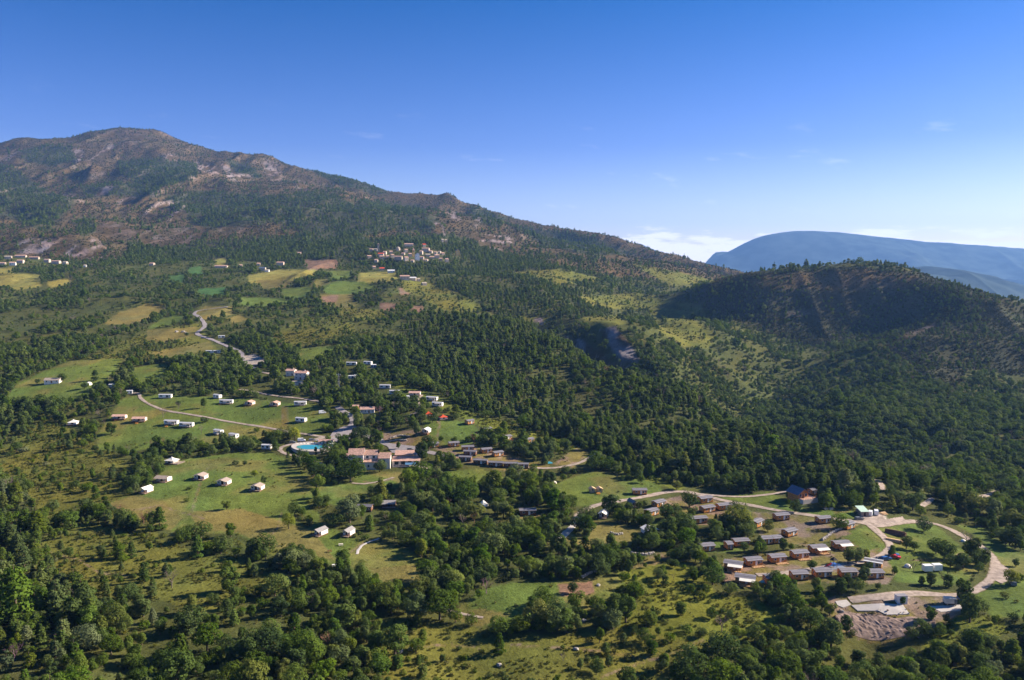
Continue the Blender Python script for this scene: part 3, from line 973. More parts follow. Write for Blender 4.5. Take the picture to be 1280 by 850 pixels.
LIB = {}
for form, mat in (('broad', M_BROAD), ('tall', M_BROAD), ('wide', M_BROAD), ('willow', M_BROAD), ('column', M_PINE), ('pine', M_PINE), ('bush', M_BUSH)):
    nv = {'broad': 3, 'tall': 2, 'wide': 3, 'pine': 4, 'bush': 4}.get(form, 1)
    for k in range(nv):
        hi_n = {'pine': 1350, 'bush': 420, 'column': 500, 'willow': 2000}.get(form, 2000)
        hi_s = {'pine': .056, 'bush': .115, 'column': .045, 'willow': .046}.get(form, .049)
        for lod, (dn, ds) in enumerate(((1, 1), (.30, 1.75), (.07, 3.3))):
            V, F, T = crown(form, int(hi_n * dn), hi_s * ds, 101 * k + len(form) * 7 + ord(form[0]))
            LIB[(form, k, lod)] = np_mesh('%s_crown' % form, V, F, mat, T)
        LIB[(form, k, 'trunk')] = trunk_mesh('%s_trunk' % form, form, k + 3)
for k in range(3):
    LIB[('bare', k)] = bare_mesh('bare_tree', k + 5)
for k in range(3):
    V, F, T = crown('bush', 60, .30, 900 + k)
    LIB[('heath', k)] = np_mesh('heath_bush', V, F, M_HEATH, T)
    V, F, T = crown('bush', 46, .34, 950 + k)
    LIB[('tuft', k)] = np_mesh('tuft', V, F, M_TUFT, T)


def joined(a, b):
    """Crown and trunk of a far tree in one prototype mesh (two materials)."""
    if b is None:
        return a
    na, nb = len(a.vertices), len(b.vertices)
    va, vb = np.zeros(na * 3, np.float32), np.zeros(nb * 3, np.float32)
    a.vertices.foreach_get('co', va)
    b.vertices.foreach_get('co', vb)
    fa, fb = np.zeros(len(a.loops), np.int32), np.zeros(len(b.loops), np.int32)
    a.loops.foreach_get('vertex_index', fa)
    b.loops.foreach_get('vertex_index', fb)
    ca = np.zeros(na, np.float32)
    a.attributes['Clump'].data.foreach_get('value', ca)
    me = np_mesh(a.name + '_far', np.concatenate([va, vb]).reshape(-1, 3), np.concatenate([fa, fb + na]).reshape(-1, 4), a.materials[0], np.concatenate([ca, np.zeros(nb)]))
    me.materials.append(b.materials[0])
    mi = np.zeros(len(me.polygons), np.int32)
    mi[len(fa) // 4:] = 1
    me.polygons.foreach_set('material_index', mi)
    return me


PROTO = {}          # name -> (collection, count)


def proto_collection(key, meshes):
    c = bpy.data.collections.new('prototypes_' + key)
    for i, me in enumerate(meshes):
        o = bpy.data.objects.new('%s_%02d' % (key, i), me)
        c.objects.link(o)
    PROTO[key] = (c, len(meshes))


BROADS = [('broad', 0), ('broad', 1), ('broad', 2), ('tall', 0), ('tall', 1), ('wide', 0), ('wide', 1), ('wide', 2)]
for lod in (0, 1, 2):
    proto_collection('broad%d' % lod, [joined(LIB[(f, k, lod)], LIB[(f, k, 'trunk')] if lod < 2 else None) for f, k in BROADS])
    proto_collection('pine%d' % lod, [joined(LIB[('pine', k, lod)], LIB[('pine', k, 'trunk')] if lod < 2 else None) for k in range(4)])
    proto_collection('bush%d' % lod, [LIB[('bush', k, lod)] for k in range(4)])
proto_collection('heath', [LIB[('heath', k)] for k in range(3)])
proto_collection('tuft', [LIB[('tuft', k)] for k in range(3)])
proto_collection('bare', [LIB[('bare', k)] for k in range(3)])


def scatter_group(key):
    name = 'scatter_' + key
    g = bpy.data.node_groups.new(name, 'GeometryNodeTree')
    g.interface.new_socket('Geometry', in_out='INPUT', socket_type='NodeSocketGeometry')
    g.interface.new_socket('Geometry', in_out='OUTPUT', socket_type='NodeSocketGeometry')
    gi, go = g.nodes.new('NodeGroupInput'), g.nodes.new('NodeGroupOutput')
    ci = g.nodes.new('GeometryNodeCollectionInfo')
    ci.inputs['Collection'].default_value = PROTO[key][0]
    ci.inputs['Separate Children'].default_value = True
    ci.inputs['Reset Children'].default_value = True
    ip = g.nodes.new('GeometryNodeInstanceOnPoints')
    ip.inputs['Pick Instance'].default_value = True

    def attr(nm, typ):
        n = g.nodes.new('GeometryNodeInputNamedAttribute')
        n.data_type = typ
        n.inputs['Name'].default_value = nm
        return n.outputs['Attribute']
    cx = g.nodes.new('ShaderNodeCombineXYZ')
    g.links.new(attr('turn', 'FLOAT'), cx.inputs[2])
    er = g.nodes.new('FunctionNodeEulerToRotation')
    g.links.new(cx.outputs[0], er.inputs[0])
    g.links.new(gi.outputs[0], ip.inputs['Points'])
    g.links.new(ci.outputs[0], ip.inputs['Instance'])
    g.links.new(attr('pick', 'INT'), ip.inputs['Instance Index'])
    g.links.new(er.outputs[0], ip.inputs['Rotation'])
    g.links.new(attr('size', 'FLOAT_VECTOR'), ip.inputs['Scale'])
    g.links.new(ip.outputs[0], go.inputs[0])
    return g


GROUPS = {}


def scatter(name, key, pts, size, label, cat, seed=0):
    """One 'stuff' object: plants of one kind instanced on points of the ground."""
    n = len(pts)
    if n == 0:
        return
    r = np.random.default_rng(seed + 77)
    me = bpy.data.meshes.new(name)
    me.vertices.add(n)
    me.vertices.foreach_set('co', np.asarray(pts, np.float32).ravel())
    s = np.asarray(size, np.float32)[:, None] * np.stack([r.uniform(.85, 1.2, n), r.uniform(.85, 1.2, n), r.uniform(.9, 1.1, n)], 1).astype(np.float32)
    me.attributes.new('turn', 'FLOAT', 'POINT').data.foreach_set('value', r.uniform(0, 6.283, n).astype(np.float32))
    me.attributes.new('size', 'FLOAT_VECTOR', 'POINT').data.foreach_set('vector', s.astype(np.float32).ravel())
    me.attributes.new('pick', 'INT', 'POINT').data.foreach_set('value', r.integers(0, PROTO[key][1], n).astype(np.int32))
    o = bpy.data.objects.new(name, me)
    COL.objects.link(o)
    if key not in GROUPS:
        GROUPS[key] = scatter_group(key)
    md = o.modifiers.new('plants', 'NODES')
    md.node_group = GROUPS[key]
    tag(o, label, cat, kind='stuff')
    return o

# ------------------------------------------------------------------ building materials
def wood_mat(name, c, board=5.5):
    m = plain_mat(name, c, .75, .2, .25, 1.5)
    nt = m.node_tree
    b = nt.nodes['Principled BSDF']
    src = b.inputs['Base Color'].links[0].from_socket
    tc = N(nt, 'ShaderNodeTexCoord')
    sep = N(nt, 'ShaderNodeSeparateXYZ')
    nt.links.new(tc.outputs['Object'], sep.inputs[0])
    fr = math_node(nt, 'FRACT', math_node(nt, 'MULTIPLY', sep.outputs[2], board))
    fl = math_node(nt, 'FLOOR', math_node(nt, 'MULTIPLY', sep.outputs[2], board))
    rn = math_node(nt, 'FRACT', math_node(nt, 'MULTIPLY', math_node(nt, 'SINE', math_node(nt, 'MULTIPLY', fl, 12.99)), 437.58))
    k = math_node(nt, 'MULTIPLY', math_node(nt, 'MULTIPLY_ADD', rn, .28, .82), math_node(nt, 'MULTIPLY_ADD', math_node(nt, 'GREATER_THAN', fr, .1), .35, .65))
    cx = N(nt, 'ShaderNodeCombineXYZ')
    for i in range(3):
        nt.links.new(k, cx.inputs[i])
    mx = N(nt, 'ShaderNodeMix', data_type='RGBA', blend_type='MULTIPLY')
    mx.inputs['Factor'].default_value = 1
    nt.links.new(src, mx.inputs['A'])
    nt.links.new(cx.outputs[0], mx.inputs['B'])
    nt.links.new(mx.outputs['Result'], b.inputs['Base Color'])
    return m


M = {
    'wood': wood_mat('stained_larch', (.54, .235, .066)), 'darkwood': wood_mat('dark_wood', (.19, .085, .04)), 'deck': plain_mat('deck_wood', (.47, .28, .14), .8, .2, .25, 2.0),
    'greydeck': plain_mat('weathered_deck', (.30, .24, .20), .85, .2, .25, 2.0),
    'roofgrey': plain_mat('grey_sheet_roof', (.225, .215, .235), .55, .4, .12, .8), 'roofdark': plain_mat('dark_sheet_roof', (.145, .14, .16), .55, .4, .12, .8),
    'roofblue': plain_mat('blue_grey_roof', (.10, .13, .19), .5, .4, .15, .7), 'roofpale': plain_mat('pale_sheet_roof', (.50, .51, .55), .6, .3, .08, .8), 'roofwhite': plain_mat('white_sheet_roof', (.72, .72, .72), .6, .3, .06, .8),
    'white': plain_mat('white_panel', (.74, .74, .72), .5, .4, .05, 1.2), 'cream': plain_mat('cream_canvas', (.66, .61, .52), .85, .1, .08, .9),
    'canvas': plain_mat('white_canvas', (.80, .77, .70), .9, .1, .05, .9), 'taupe': plain_mat('taupe_roof_cloth', (.34, .28, .24), .85, .1, .14, .9),
    'greycloth': plain_mat('grey_roof_cloth', (.27, .26, .26), .85, .1, .14, .9), 'pinktile': plain_mat('pink_tile', (.50, .32, .26), .85, .1, .22, .9),
    'redroof': plain_mat('red_roof', (.62, .09, .035), .7, .2, .12, .9), 'tile': plain_mat('terracotta_tile', (.47, .30, .235), .85, .15, .38, 1.1),
    'render': plain_mat('grey_render', (.58, .53, .51), .95, .1, .12, .6), 'whitewall': plain_mat('white_render', (.74, .68, .62), .95, .1, .1, .6),
    'plaster': plain_mat('warm_plaster', (.50, .42, .35), .95, .1, .15, .5), 'stone': plain_mat('pale_stone', (.38, .33, .27), .95, .1, .3, .8), 'ochre': plain_mat('ochre_render', (.66, .44, .16), .9, .1, .12, .6),
    'glass': plain_mat('window_glass', (.03, .05, .07), .08, .6), 'frame': plain_mat('window_frame', (.78, .77, .75), .6, .3), 'dark': plain_mat('dark_opening', (.035, .03, .03), .8, .1),
    'shutter': plain_mat('blue_shutter', (.10, .22, .38), .7, .2), 'metal': plain_mat('galvanised', (.42, .43, .44), .4, .5, .1, 2, .6), 'rubber': plain_mat('tyre_rubber', (.03, .03, .03), .8, .2),
    'gravel': plain_mat('pale_gravel', (.32, .265, .23), 1, .05, .32, .3), 'asphalt': plain_mat('worn_asphalt', (.27, .245, .255), .95, .1, .16, .4), 'concrete': plain_mat('fresh_concrete', (.46, .43, .41), .9, .1, .1, .4),
    'earth': plain_mat('dug_earth', (.235, .175, .15), 1, .05, .40, .5), 'orange': plain_mat('orange_wood', (.70, .30, .06), .7, .2), 'red': plain_mat('red_plastic', (.60, .03, .04), .4, .4),
    'blue': plain_mat('blue_plastic', (.04, .13, .42), .45, .4), 'black': plain_mat('black_cloth', (.025, .025, .03), .8, .2), 'rock': plain_mat('limestone', (.36, .33, .30), .95, .1, .25, 1.5),
    'green': plain_mat('pale_green_sheet', (.46, .62, .52), .6, .3, .06, 1), 'log': plain_mat('cut_log', (.20, .12, .08), .95, .1, .3, 2), 'plank': plain_mat('sawn_plank', (.62, .43, .25), .85, .1, .2, 2),
    'carwhite': plain_mat('car_white', (.78, .79, .80), .3, .6), 'carblue': plain_mat('car_blue', (.04, .11, .30), .3, .6), 'carred': plain_mat('car_red', (.55, .02, .025), .3, .6),
    'cargrey': plain_mat('car_grey', (.16, .17, .18), .3, .6), 'cyan': plain_mat('cyan_tarp', (.05, .36, .52), .6, .3), 'yellow': plain_mat('yellow_paint', (.70, .50, .03), .6, .3),
}


def water_mat():
    m = bpy.data.materials.new('pool_water')
    m.use_nodes = True
    nt = m.node_tree
    b = nt.nodes['Principled BSDF']
    b.inputs['Base Color'].default_value = (.025, .27, .32, 1)
    b.inputs['Roughness'].default_value = .06
    no = N(nt, 'ShaderNodeTexNoise')
    no.inputs['Scale'].default_value = 1.4
    bp = N(nt, 'ShaderNodeBump')
    bp.inputs['Strength'].default_value = .12
    nt.links.new(no.outputs['Fac'], bp.inputs['Height'])
    nt.links.new(bp.outputs[0], b.inputs['Normal'])
    return m


M['water'] = water_mat()


def track_mat():
    m = plain_mat('gravel_track', (.33, .272, .235), 1, .05, .3, .35)
    nt = m.node_tree
    b = nt.nodes['Principled BSDF']
    src = b.inputs['Base Color'].links[0].from_socket
    at = N(nt, 'ShaderNodeAttribute', attribute_name='Worn')
    geo = N(nt, 'ShaderNodeNewGeometry')
    no = N(nt, 'ShaderNodeTexNoise')
    no.inputs['Scale'].default_value = .45
    no.inputs['Detail'].default_value = 6
    nt.links.new(geo.outputs['Position'], no.inputs['Vector'])
    f = math_node(nt, 'ADD', at.outputs['Fac'], math_node(nt, 'MULTIPLY_ADD', no.outputs['Fac'], 1.1, -.55))
    mx = N(nt, 'ShaderNodeMix', data_type='RGBA')
    mx.inputs['A'].default_value = (.14, .125, .06, 1)
    nt.links.new(map_range(nt, f, .2, .72), mx.inputs['Factor'])
    nt.links.new(src, mx.inputs['B'])
    nt.links.new(mx.outputs['Result'], b.inputs['Base Color'])
    return m


M['track'] = track_mat()


class MB:
    """Collects boxes, prisms and tubes, each with a material, into one mesh."""

    def __init__(s):
        s.V, s.F, s.I, s.mats = [], [], [], []

    def mi(s, m):
        if m not in s.mats:
            s.mats.append(m)
        return s.mats.index(m)

    def add(s, V, F, m):
        o = len(s.V)
        s.V += [tuple(v) for v in V]
        s.F += [tuple(i + o for i in f) for f in F]
        s.I += [s.mi(m)] * len(F)
        return s

    def box(s, x0, x1, y0, y1, z0, z1, m, rz=0.0, taper=0.0):
        V = [(x0, y0, z0), (x1, y0, z0), (x1, y1, z0), (x0, y1, z0), (x0 + taper, y0 + taper, z1), (x1 - taper, y0 + taper, z1), (x1 - taper, y1 - taper, z1), (x0 + taper, y1 - taper, z1)]
        if rz:
            cx, cy = (x0 + x1) / 2, (y0 + y1) / 2
            V = [(cx + (x - cx) * math.cos(rz) - (y - cy) * math.sin(rz), cy + (x - cx) * math.sin(rz) + (y - cy) * math.cos(rz), z) for x, y, z in V]
        return s.add(V, [(0, 3, 2, 1), (4, 5, 6, 7), (0, 1, 5, 4), (1, 2, 6, 5), (2, 3, 7, 6), (3, 0, 4, 7)], m)

    def slab(s, p, q, y0, y1, t, m):
        """A thin roof sheet from profile point p=(x,z) to q, running y0..y1, thickness t (axis along y)."""
        (xa, za), (xb, zb) = p, q
        V = [(xa, y0, za), (xb, y0, zb), (xb, y1, zb), (xa, y1, za), (xa, y0, za + t), (xb, y0, zb + t), (xb, y1, zb + t), (xa, y1, za + t)]
        return s.add(V, [(0, 3, 2, 1), (4, 5, 6, 7), (0, 1, 5, 4), (1, 2, 6, 5), (2, 3, 7, 6), (3, 0, 4, 7)], m)

    def slabx(s, p, q, x0, x1, t, m):
        """The same with profile in (y,z) and the axis along x."""
        (ya, za), (yb, zb) = p, q
        V = [(x0, ya, za), (x1, ya, za), (x1, yb, zb), (x0, yb, zb), (x0, ya, za + t), (x1, ya, za + t), (x1, yb, zb + t), (x0, yb, zb + t)]
        return s.add(V, [(0, 3, 2, 1), (4, 5, 6, 7), (0, 1, 5, 4), (1, 2, 6, 5), (2, 3, 7, 6), (3, 0, 4, 7)], m)

    def gable(s, x0, x1, y0, y1, z0, zr, m, axis='x'):
        """Two wall triangles under a gable roof."""
        if axis == 'x':
            ym = (y0 + y1) / 2
            V = [(x0, y0, z0), (x0, y1, z0), (x0, ym, zr), (x1, y0, z0), (x1, y1, z0), (x1, ym, zr)]
        else:
            xm = (x0 + x1) / 2
            V = [(x0, y0, z0), (x1, y0, z0), (xm, y0, zr), (x0, y1, z0), (x1, y1, z0), (xm, y1, zr)]
        return s.add(V, [(0, 1, 2), (3, 5, 4), (0, 3, 4, 1), (0, 2, 5, 3), (1, 4, 5, 2)], m)

    def tube(s, p, q, r0, r1, m, seg=6):
        V, F = [], []
        tube(V, F, p, q, r0, r1, seg)
        F += [tuple(range(seg))[::-1], tuple(range(seg, 2 * seg))]
        return s.add(V, F, m)

    def cone(s, n, r0, z0, r1, z1, m, cap=True, cx=0, cy=0, rot=0):
        V = [(cx + r * math.cos(6.28318 * k / n + rot), cy + r * math.sin(6.28318 * k / n + rot), z) for r, z in ((r0, z0), (r1, z1)) for k in range(n)]
        F = [(k, (k + 1) % n, n + (k + 1) % n, n + k) for k in range(n)]
        if cap:
            F += [tuple(range(n))[::-1], tuple(range(n, 2 * n))]
        return s.add(V, F, m)

    def mesh(s, name):
        me = bpy.data.meshes.new(name)
        me.from_pydata(s.V, [], s.F)
        me.polygons.foreach_set('material_index', s.I)
        for m in s.mats:
            me.materials.append(M[m])
        return me


LANDMARKS = []      # (u, v, short phrase) for describing the plants around
CACHE = {}
ROOTS = []


def clear(u, v, ru, rv):
    y0, y1, x0, x1 = int(max(v - rv, 0)), int(min(v + rv, 849)), int(max(u - ru, 0)), int(min(u + ru, 1279))
    gy, gx = np.mgrid[y0:y1 + 1, x0:x1 + 1]
    notree[y0:y1 + 1, x0:x1 + 1] |= ((gx - u) / ru) ** 2 + ((gy - v) / rv) ** 2 < 1


def make(name, key, builder):
    """Part list of a kind, built once: [(part name, mesh, [(sub-part name, mesh)])]."""
    if key not in CACHE:
        CACHE[key] = builder()
    return CACHE[key]


def put(name, parts, loc, yaw, scale, label, cat, group=None, partlabels=None):
    o = bpy.data.objects.new(name, None)
    o.empty_display_size = 0.5
    COL.objects.link(o)
    o.location, o.rotation_euler, o.scale = loc, (0, 0, yaw), scale
    for pn, me, subs in parts:
        p = bpy.data.objects.new(pn, me)
        p.parent = o
        COL.objects.link(p)
        for sn, sm in subs:
            q = bpy.data.objects.new(sn, sm)
            q.parent = p
            COL.objects.link(q)
    tag(o, label, cat, group)
    ROOTS.append(o)
    return o


def place(name, key, builder, u, v, wpx, base_w, base_d, yaw, label, cat, group=None, ref=None, sy=1.0, sz=1.0, lift=0.0, clr=(1.0, 9)):
    """Stand a building so that the foot of its front is seen at (u, v) and it measures wpx pixels along the front."""
    x, y, z = gp(u, v)
    s = wpx * y / FPX / base_w
    yw = math.radians(yaw)
    cx, cy = x - math.sin(yw) * base_d / 2 * sy, y + math.cos(yw) * base_d / 2 * sy
    zs = [float(hgt(cx + a * base_w * s / 2 * math.cos(yw) - b * base_d / 2 * math.sin(yw), cy + a * base_w * s / 2 * math.sin(yw) + b * base_d / 2 * math.cos(yw))) for a in (-1, 1) for b in (-1, 1)]
    z = max(np.mean(zs) + .1, max(zs) - .5)
    o = put(name, make(name, key, builder), (cx, cy, z + lift), yw, (s, sy, sz), label, cat, group)
    if clr:
        clear(u, v - 1, wpx * .62 * clr[0] + 2, clr[1])
    if ref:
        LANDMARKS.append((u, v - 4, ref))
    return o


def B(*ops):
    b = MB()
    for op in ops:
        getattr(b, op[0])(*op[1:])
    return b


def window(x, y, z, w, h, face=-1, mat='frame'):
    """A framed window in a wall that faces -y (or +-x when face is 'l'/'r'), with its pane as a sub-part."""
    f = MB()
    t = .07
    if face == -1:
        f.box(x - w / 2, x + w / 2, y - .05, y + .02, z, z + t, mat).box(x - w / 2, x + w / 2, y - .05, y + .02, z + h - t, z + h, mat)
        f.box(x - w / 2, x - w / 2 + t, y - .05, y + .02, z + t, z + h - t, mat).box(x + w / 2 - t, x + w / 2, y - .05, y + .02, z + t, z + h - t, mat)
        p = B(('box', x - w / 2 + t, x + w / 2 - t, y - .025, y + .02, z + t, z + h - t, 'glass'))
    else:
        d = 1 if face == 'r' else -1
        a, b_ = sorted((y - .02 * d, y + .05 * d))
        X = sorted((x - .02 * d, x + .05 * d))
        f.box(X[0], X[1], y - w / 2, y + w / 2, z, z + t, mat).box(X[0], X[1], y - w / 2, y + w / 2, z + h - t, z + h, mat)
        f.box(X[0], X[1], y - w / 2, y - w / 2 + t, z + t, z + h - t, mat).box(X[0], X[1], y + w / 2 - t, y + w / 2, z + t, z + h - t, mat)
        X = sorted((x - .02 * d, x + .025 * d))
        p = B(('box', X[0], X[1], y - w / 2 + t, y + w / 2 - t, z + t, z + h - t, 'glass'))
    return ('window', f.mesh('window'), [('pane', p.mesh('pane'))])


def door(x, y, z, w, h, mat='darkwood'):
    d = B(('box', x - w / 2, x + w / 2, y - .05, y + .02, z, z + h, mat))
    k = B(('box', x + w / 2 - .16, x + w / 2 - .08, y - .1, y - .05, z + 1, z + 1.12, 'metal'))
    return ('door', d.mesh('door'), [('handle', k.mesh('handle'))])


def railing(x0, x1, y0, y1, z, m='deck', gap=None):
    r = MB()
    for (ax, ay), (bx, by) in (((x0, y0), (x1, y0)), ((x0, y0), (x0, y1)), ((x1, y0), (x1, y1))):
        n = max(2, int(math.hypot(bx - ax, by - ay) / 1.1))
        for i in range(n + 1):
            px, py = ax + (bx - ax) * i / n, ay + (by - ay) * i / n
            if gap and ay == by == y0 and gap[0] < px < gap[1]:
                continue
            r.box(px - .04, px + .04, py - .04, py + .04, z, z + .95, m)
        for h in (.45, .92):
            if ax == bx:
                r.box(ax - .028, ax + .028, ay + .05, by, z + h, z + h + .07, m)
            else:
                segs = [(ax, bx)] if not gap else [(ax, gap[0]), (gap[1], bx)]
                for p, q in segs:
                    r.box(p, q, ay - .03, ay + .03, z + h, z + h + .06, m)
    return ('railing', r.mesh('railing'), [])


def roof_panels(w, d, z0, zr, mats, over=.4, n=3):
    """Low gable roof along x: each slope laid in sheets."""
    out = MB()
    for sgn in (-1, 1):
        for i in range(n):
            a, b = i / n, (i + 1) / n
            ya, yb = sgn * (d / 2 + over) * (1 - a), sgn * (d / 2 + over) * (1 - b)
            za, zb = z0 + (zr - z0) * a, z0 + (zr - z0) * b
            lap = .03 * (n - i)
            out.slabx((ya, za + .02 * i), (yb, zb + .02 * i), -w / 2 - over, w / 2 + over, .09, mats[i % len(mats)])
    out.box(-w / 2 - over - .01, w / 2 + over + .01, -.14, .14, zr + .11, zr + .16, mats[0])
    return out.mesh('roof')


def chalet(w=7.6, d=4.2, mats=('roofgrey', 'roofdark', 'roofgrey'), deck=True, awning=False, wall='wood', fit='full'):
    def f():
        z = .45
        P_ = [('base', B(('box', -w / 2 + .1, w / 2 - .1, -d / 2 + .1, d / 2 - .1, -1.6, z, 'dark')).mesh('base'), []),
              ('wall', B(('box', -w / 2, w / 2, -d / 2, d / 2, z, 2.75, wall), ('gable', -w / 2 + .01, w / 2 - .01, -d / 2, d / 2, 2.752, 3.25, wall)).mesh('wall'), []),
              ('roof', roof_panels(w, d, 2.72, 3.3, mats), [])]
        P_.append(door(w * .08, -d / 2, z, .95, 2.0, 'frame'))
        P_.append(window(w * .08 + 1.25, -d / 2, z + .5, 1.1, 1.3))
        P_.append(window(-w * .27, -d / 2, z + .95, 1.2, .9))
        P_.append(window(w * .40, -d / 2, z + .95, .8, .9))
        P_.append(window(w / 2, .2, z + .9, 1.2, .9, 'r'))
        P_.append(window(-w / 2, .2, z + .9, 1.0, .9, 'l'))
        if deck:
            y0 = -d / 2 - 2.3
            P_.append(('deck', B(('box', -w * .30, w / 2, y0, -d / 2 - .06, z - .25, z - .05, 'deck'), ('box', -w * .30, w / 2, y0 - .05, y0 - .003, z - .7, z - .06, 'deck'),
                                 ('box', -w * .27, -w * .27 + .2, y0 + .2, y0 + .4, -1.4, z - .252, 'darkwood'), ('box', w / 2 - .3, w / 2 - .1, y0 + .2, y0 + .4, -1.4, z - .252, 'darkwood')).mesh('deck'), []))
            P_.append(railing(-w * .29, w / 2 - .05, y0 + .06, -d / 2 - .1, z - .05, 'deck', (w * .1, w * .3)))
        if awning:
            y0 = -d / 2 - 2.4
            P_.append(('awning', B(('slabx', (y0, 2.25), (-d / 2 - .45, 2.7), -w * .28, w / 2 + .3, .07, 'canvas')).mesh('awning'), []))
            for xx in (-w * .26, w / 2 + .1):
                P_.append(('post', B(('box', xx, xx + .1, y0 + .1, y0 + .2, -.8, 2.25, 'deck')).mesh('post'), []))
        return P_
    return f


def mobile_home(w=8.0, d=3.4, roof='roofpale', deck=True, wall='white', front='shutter'):
    def f():
        z = .5
        P_ = [('skirt', B(('box', -w / 2 + .1, w / 2 - .1, -d / 2 + .1, d / 2 - .1, -1.4, z, 'greydeck')).mesh('skirt'), []),
              ('wall', B(('box', -w / 2, w / 2, -d / 2, d / 2, z, 2.9, wall), ('gable', -w / 2 + .01, w / 2 - .01, -d / 2, d / 2, 2.902, 3.25, wall)).mesh('wall'), []),
              ('roof', roof_panels(w, d, 2.88, 3.28, (roof,), .18, 1), []),
              door(w * .02, -d / 2, z, .9, 2.0, 'frame'), window(-w * .3, -d / 2, z + .7, 2.0, 1.3), window(w * .19, -d / 2, z + .15, 1.9, 1.9), window(w * .40, -d / 2, z + .8, 1.0, 1.1),
              window(w / 2, 0, z + .9, 1.3, 1.0, 'r')]
        if deck:
            y0 = -d / 2 - 2.2
            P_.append(('deck', B(('box', -w * .15, w * .42, y0, -d / 2 - .03, z - .3, z - .1, 'greydeck'), ('box', -w * .13, -w * .13 + .2, y0 + .2, y0 + .4, -1.2, z - .302, 'darkwood'),
                                 ('box', w * .38, w * .38 + .2, y0 + .2, y0 + .4, -1.2, z - .302, 'darkwood')).mesh('deck'), []))
            P_.append(railing(-w * .14, w * .41, y0 + .06, -d / 2 - .08, z - .1, 'white', (w * .05, w * .2)))
            P_.append(('awning', B(('slabx', (y0, 2.35), (-d / 2 - .22, 2.78), -w * .16, w * .43, .06, 'greycloth')).mesh('awning'), []))
            for xx in (-w * .14, w * .39):
                P_.append(('post', B(('box', xx, xx + .1, y0 + .12, y0 + .22, z - .1, 2.34, 'greydeck')).mesh('post'), []))
        return P_
    return f


def lodge_tent(w=6.0, d=5.0, roof='taupe', wall='canvas', axis='y', porch=1.8):
    """Canvas lodge: gable roof, open porch at the front, deck with rail."""
    def f():
        z = .45
        P_ = [('deck', B(('box', -w / 2 - .2, w / 2 + .2, -d / 2 - porch - .3, d / 2 + .2, z - .2, z, 'greydeck'), ('box', -w / 2, w / 2, -d / 2 - porch, d / 2, -1.2, z - .202, 'darkwood')).mesh('deck'), []),
              ('wall', B(('box', -w / 2, w / 2, -d / 2, d / 2, z, 2.55, wall)).mesh('wall'), [])]
        r = MB()
        o = .35
        if axis == 'y':
            for sg in (-1, 1):
                r.slab((sg * (w / 2 + o), 2.38), (0, 3.55), -d / 2 - porch - .3, d / 2 + .3, .06, roof)
            g = B(('gable', -w / 2, w / 2, -d / 2 + .01, d / 2 - .01, 2.552, 3.42, wall, 'y'))
        else:
            ys, ye = -d / 2 - porch - .3, d / 2 + .3
            ym = (ys + ye) / 2
            r.slabx((ys, 2.3), (ym, 3.5), -w / 2 - o, w / 2 + o, .06, roof).slabx((ye, 2.4), (ym, 3.5), -w / 2 - o, w / 2 + o, .06, roof)
            g = B(('gable', -w / 2 + .01, w / 2 - .01, -d / 2 + .01, d / 2 - .01, 2.552, 3.2, wall))
        P_ += [('roof', r.mesh('roof'), []), ('gable', g.mesh('gable'), [])]
        for xx in (-w / 2 - .1, w / 2):
            P_.append(('post', B(('box', xx, xx + .12, -d / 2 - porch - .1, -d / 2 - porch + .02, z, 2.5, 'darkwood')).mesh('post'), []))
        P_.append(railing(-w / 2 - .1, w / 2 + .1, -d / 2 - porch - .2, -d / 2 - .05, z, 'darkwood', (-.6, .6)))
        P_.append(('door', B(('box', -.7, .7, -d / 2 - .04, -d / 2 + .02, z, z + 1.95, 'dark')).mesh('door'), []))
        P_.append(window(-w * .33, -d / 2, z + .8, 1.0, .8))
        P_.append(window(w * .33, -d / 2, z + .8, 1.0, .8))
        return P_
    return f


def pyramid_tent(w=6.0, roof='canvas', wall='canvas', deckside=True):
    def f():
        z = .45
        P_ = [('deck', B(('box', -w / 2 - .4, w / 2 + (3.2 if deckside else .4), -w / 2 - 1.2, w / 2 + .2, z - .2, z, 'greydeck'), ('box', -w / 2, w / 2, -w / 2, w / 2, -1.2, z - .202, 'darkwood')).mesh('deck'), []),
              ('wall', B(('box', -w * .42, w * .42, -w * .42, w * .42, z, 2.3, wall)).mesh('wall'), [])]
        r = MB()
        a = math.pi / 4
        r.cone(4, w * .76, 2.0, w * .40, 2.75, roof, False, 0, 0, a).cone(4, w * .40, 2.75, w * .1, 3.7, roof, False, 0, 0, a).cone(4, w * .1, 3.7, .03, 4.35, roof, True, 0, 0, a)
        P_.append(('roof', r.mesh('roof'), []))
        P_.append(('door', B(('box', -.8, .8, -w * .42 - .04, -w * .42 + .02, z, z + 1.7, 'dark')).mesh('door'), []))
        if deckside:
            P_.append(railing(w / 2, w / 2 + 3.1, -w / 2 - 1.1, w / 2, z, 'greydeck'))
        return P_
    return f


def bell_tent(r=2.6, m='canvas'):
    def f():
        t = MB()
        n = 12
        t.cone(n, r, -.3, r * 1.0, .7, m, False).cone(n, r * 1.04, .68, r * .45, 2.1, m, False).cone(n, r * .45, 2.1, .05, 3.1, m, True)
        d = B(('box', -.5, .5, -r * 1.0, -r * .93, 0, 1.3, 'dark'))
        p = B(('tube', (0, 0, 3.0), (0, 0, 3.4), .04, .03, 'metal'))
        return [('canvas', t.mesh('canvas'), []), ('door_flap', d.mesh('door_flap'), []), ('pole', p.mesh('pole'), [])]
    return f


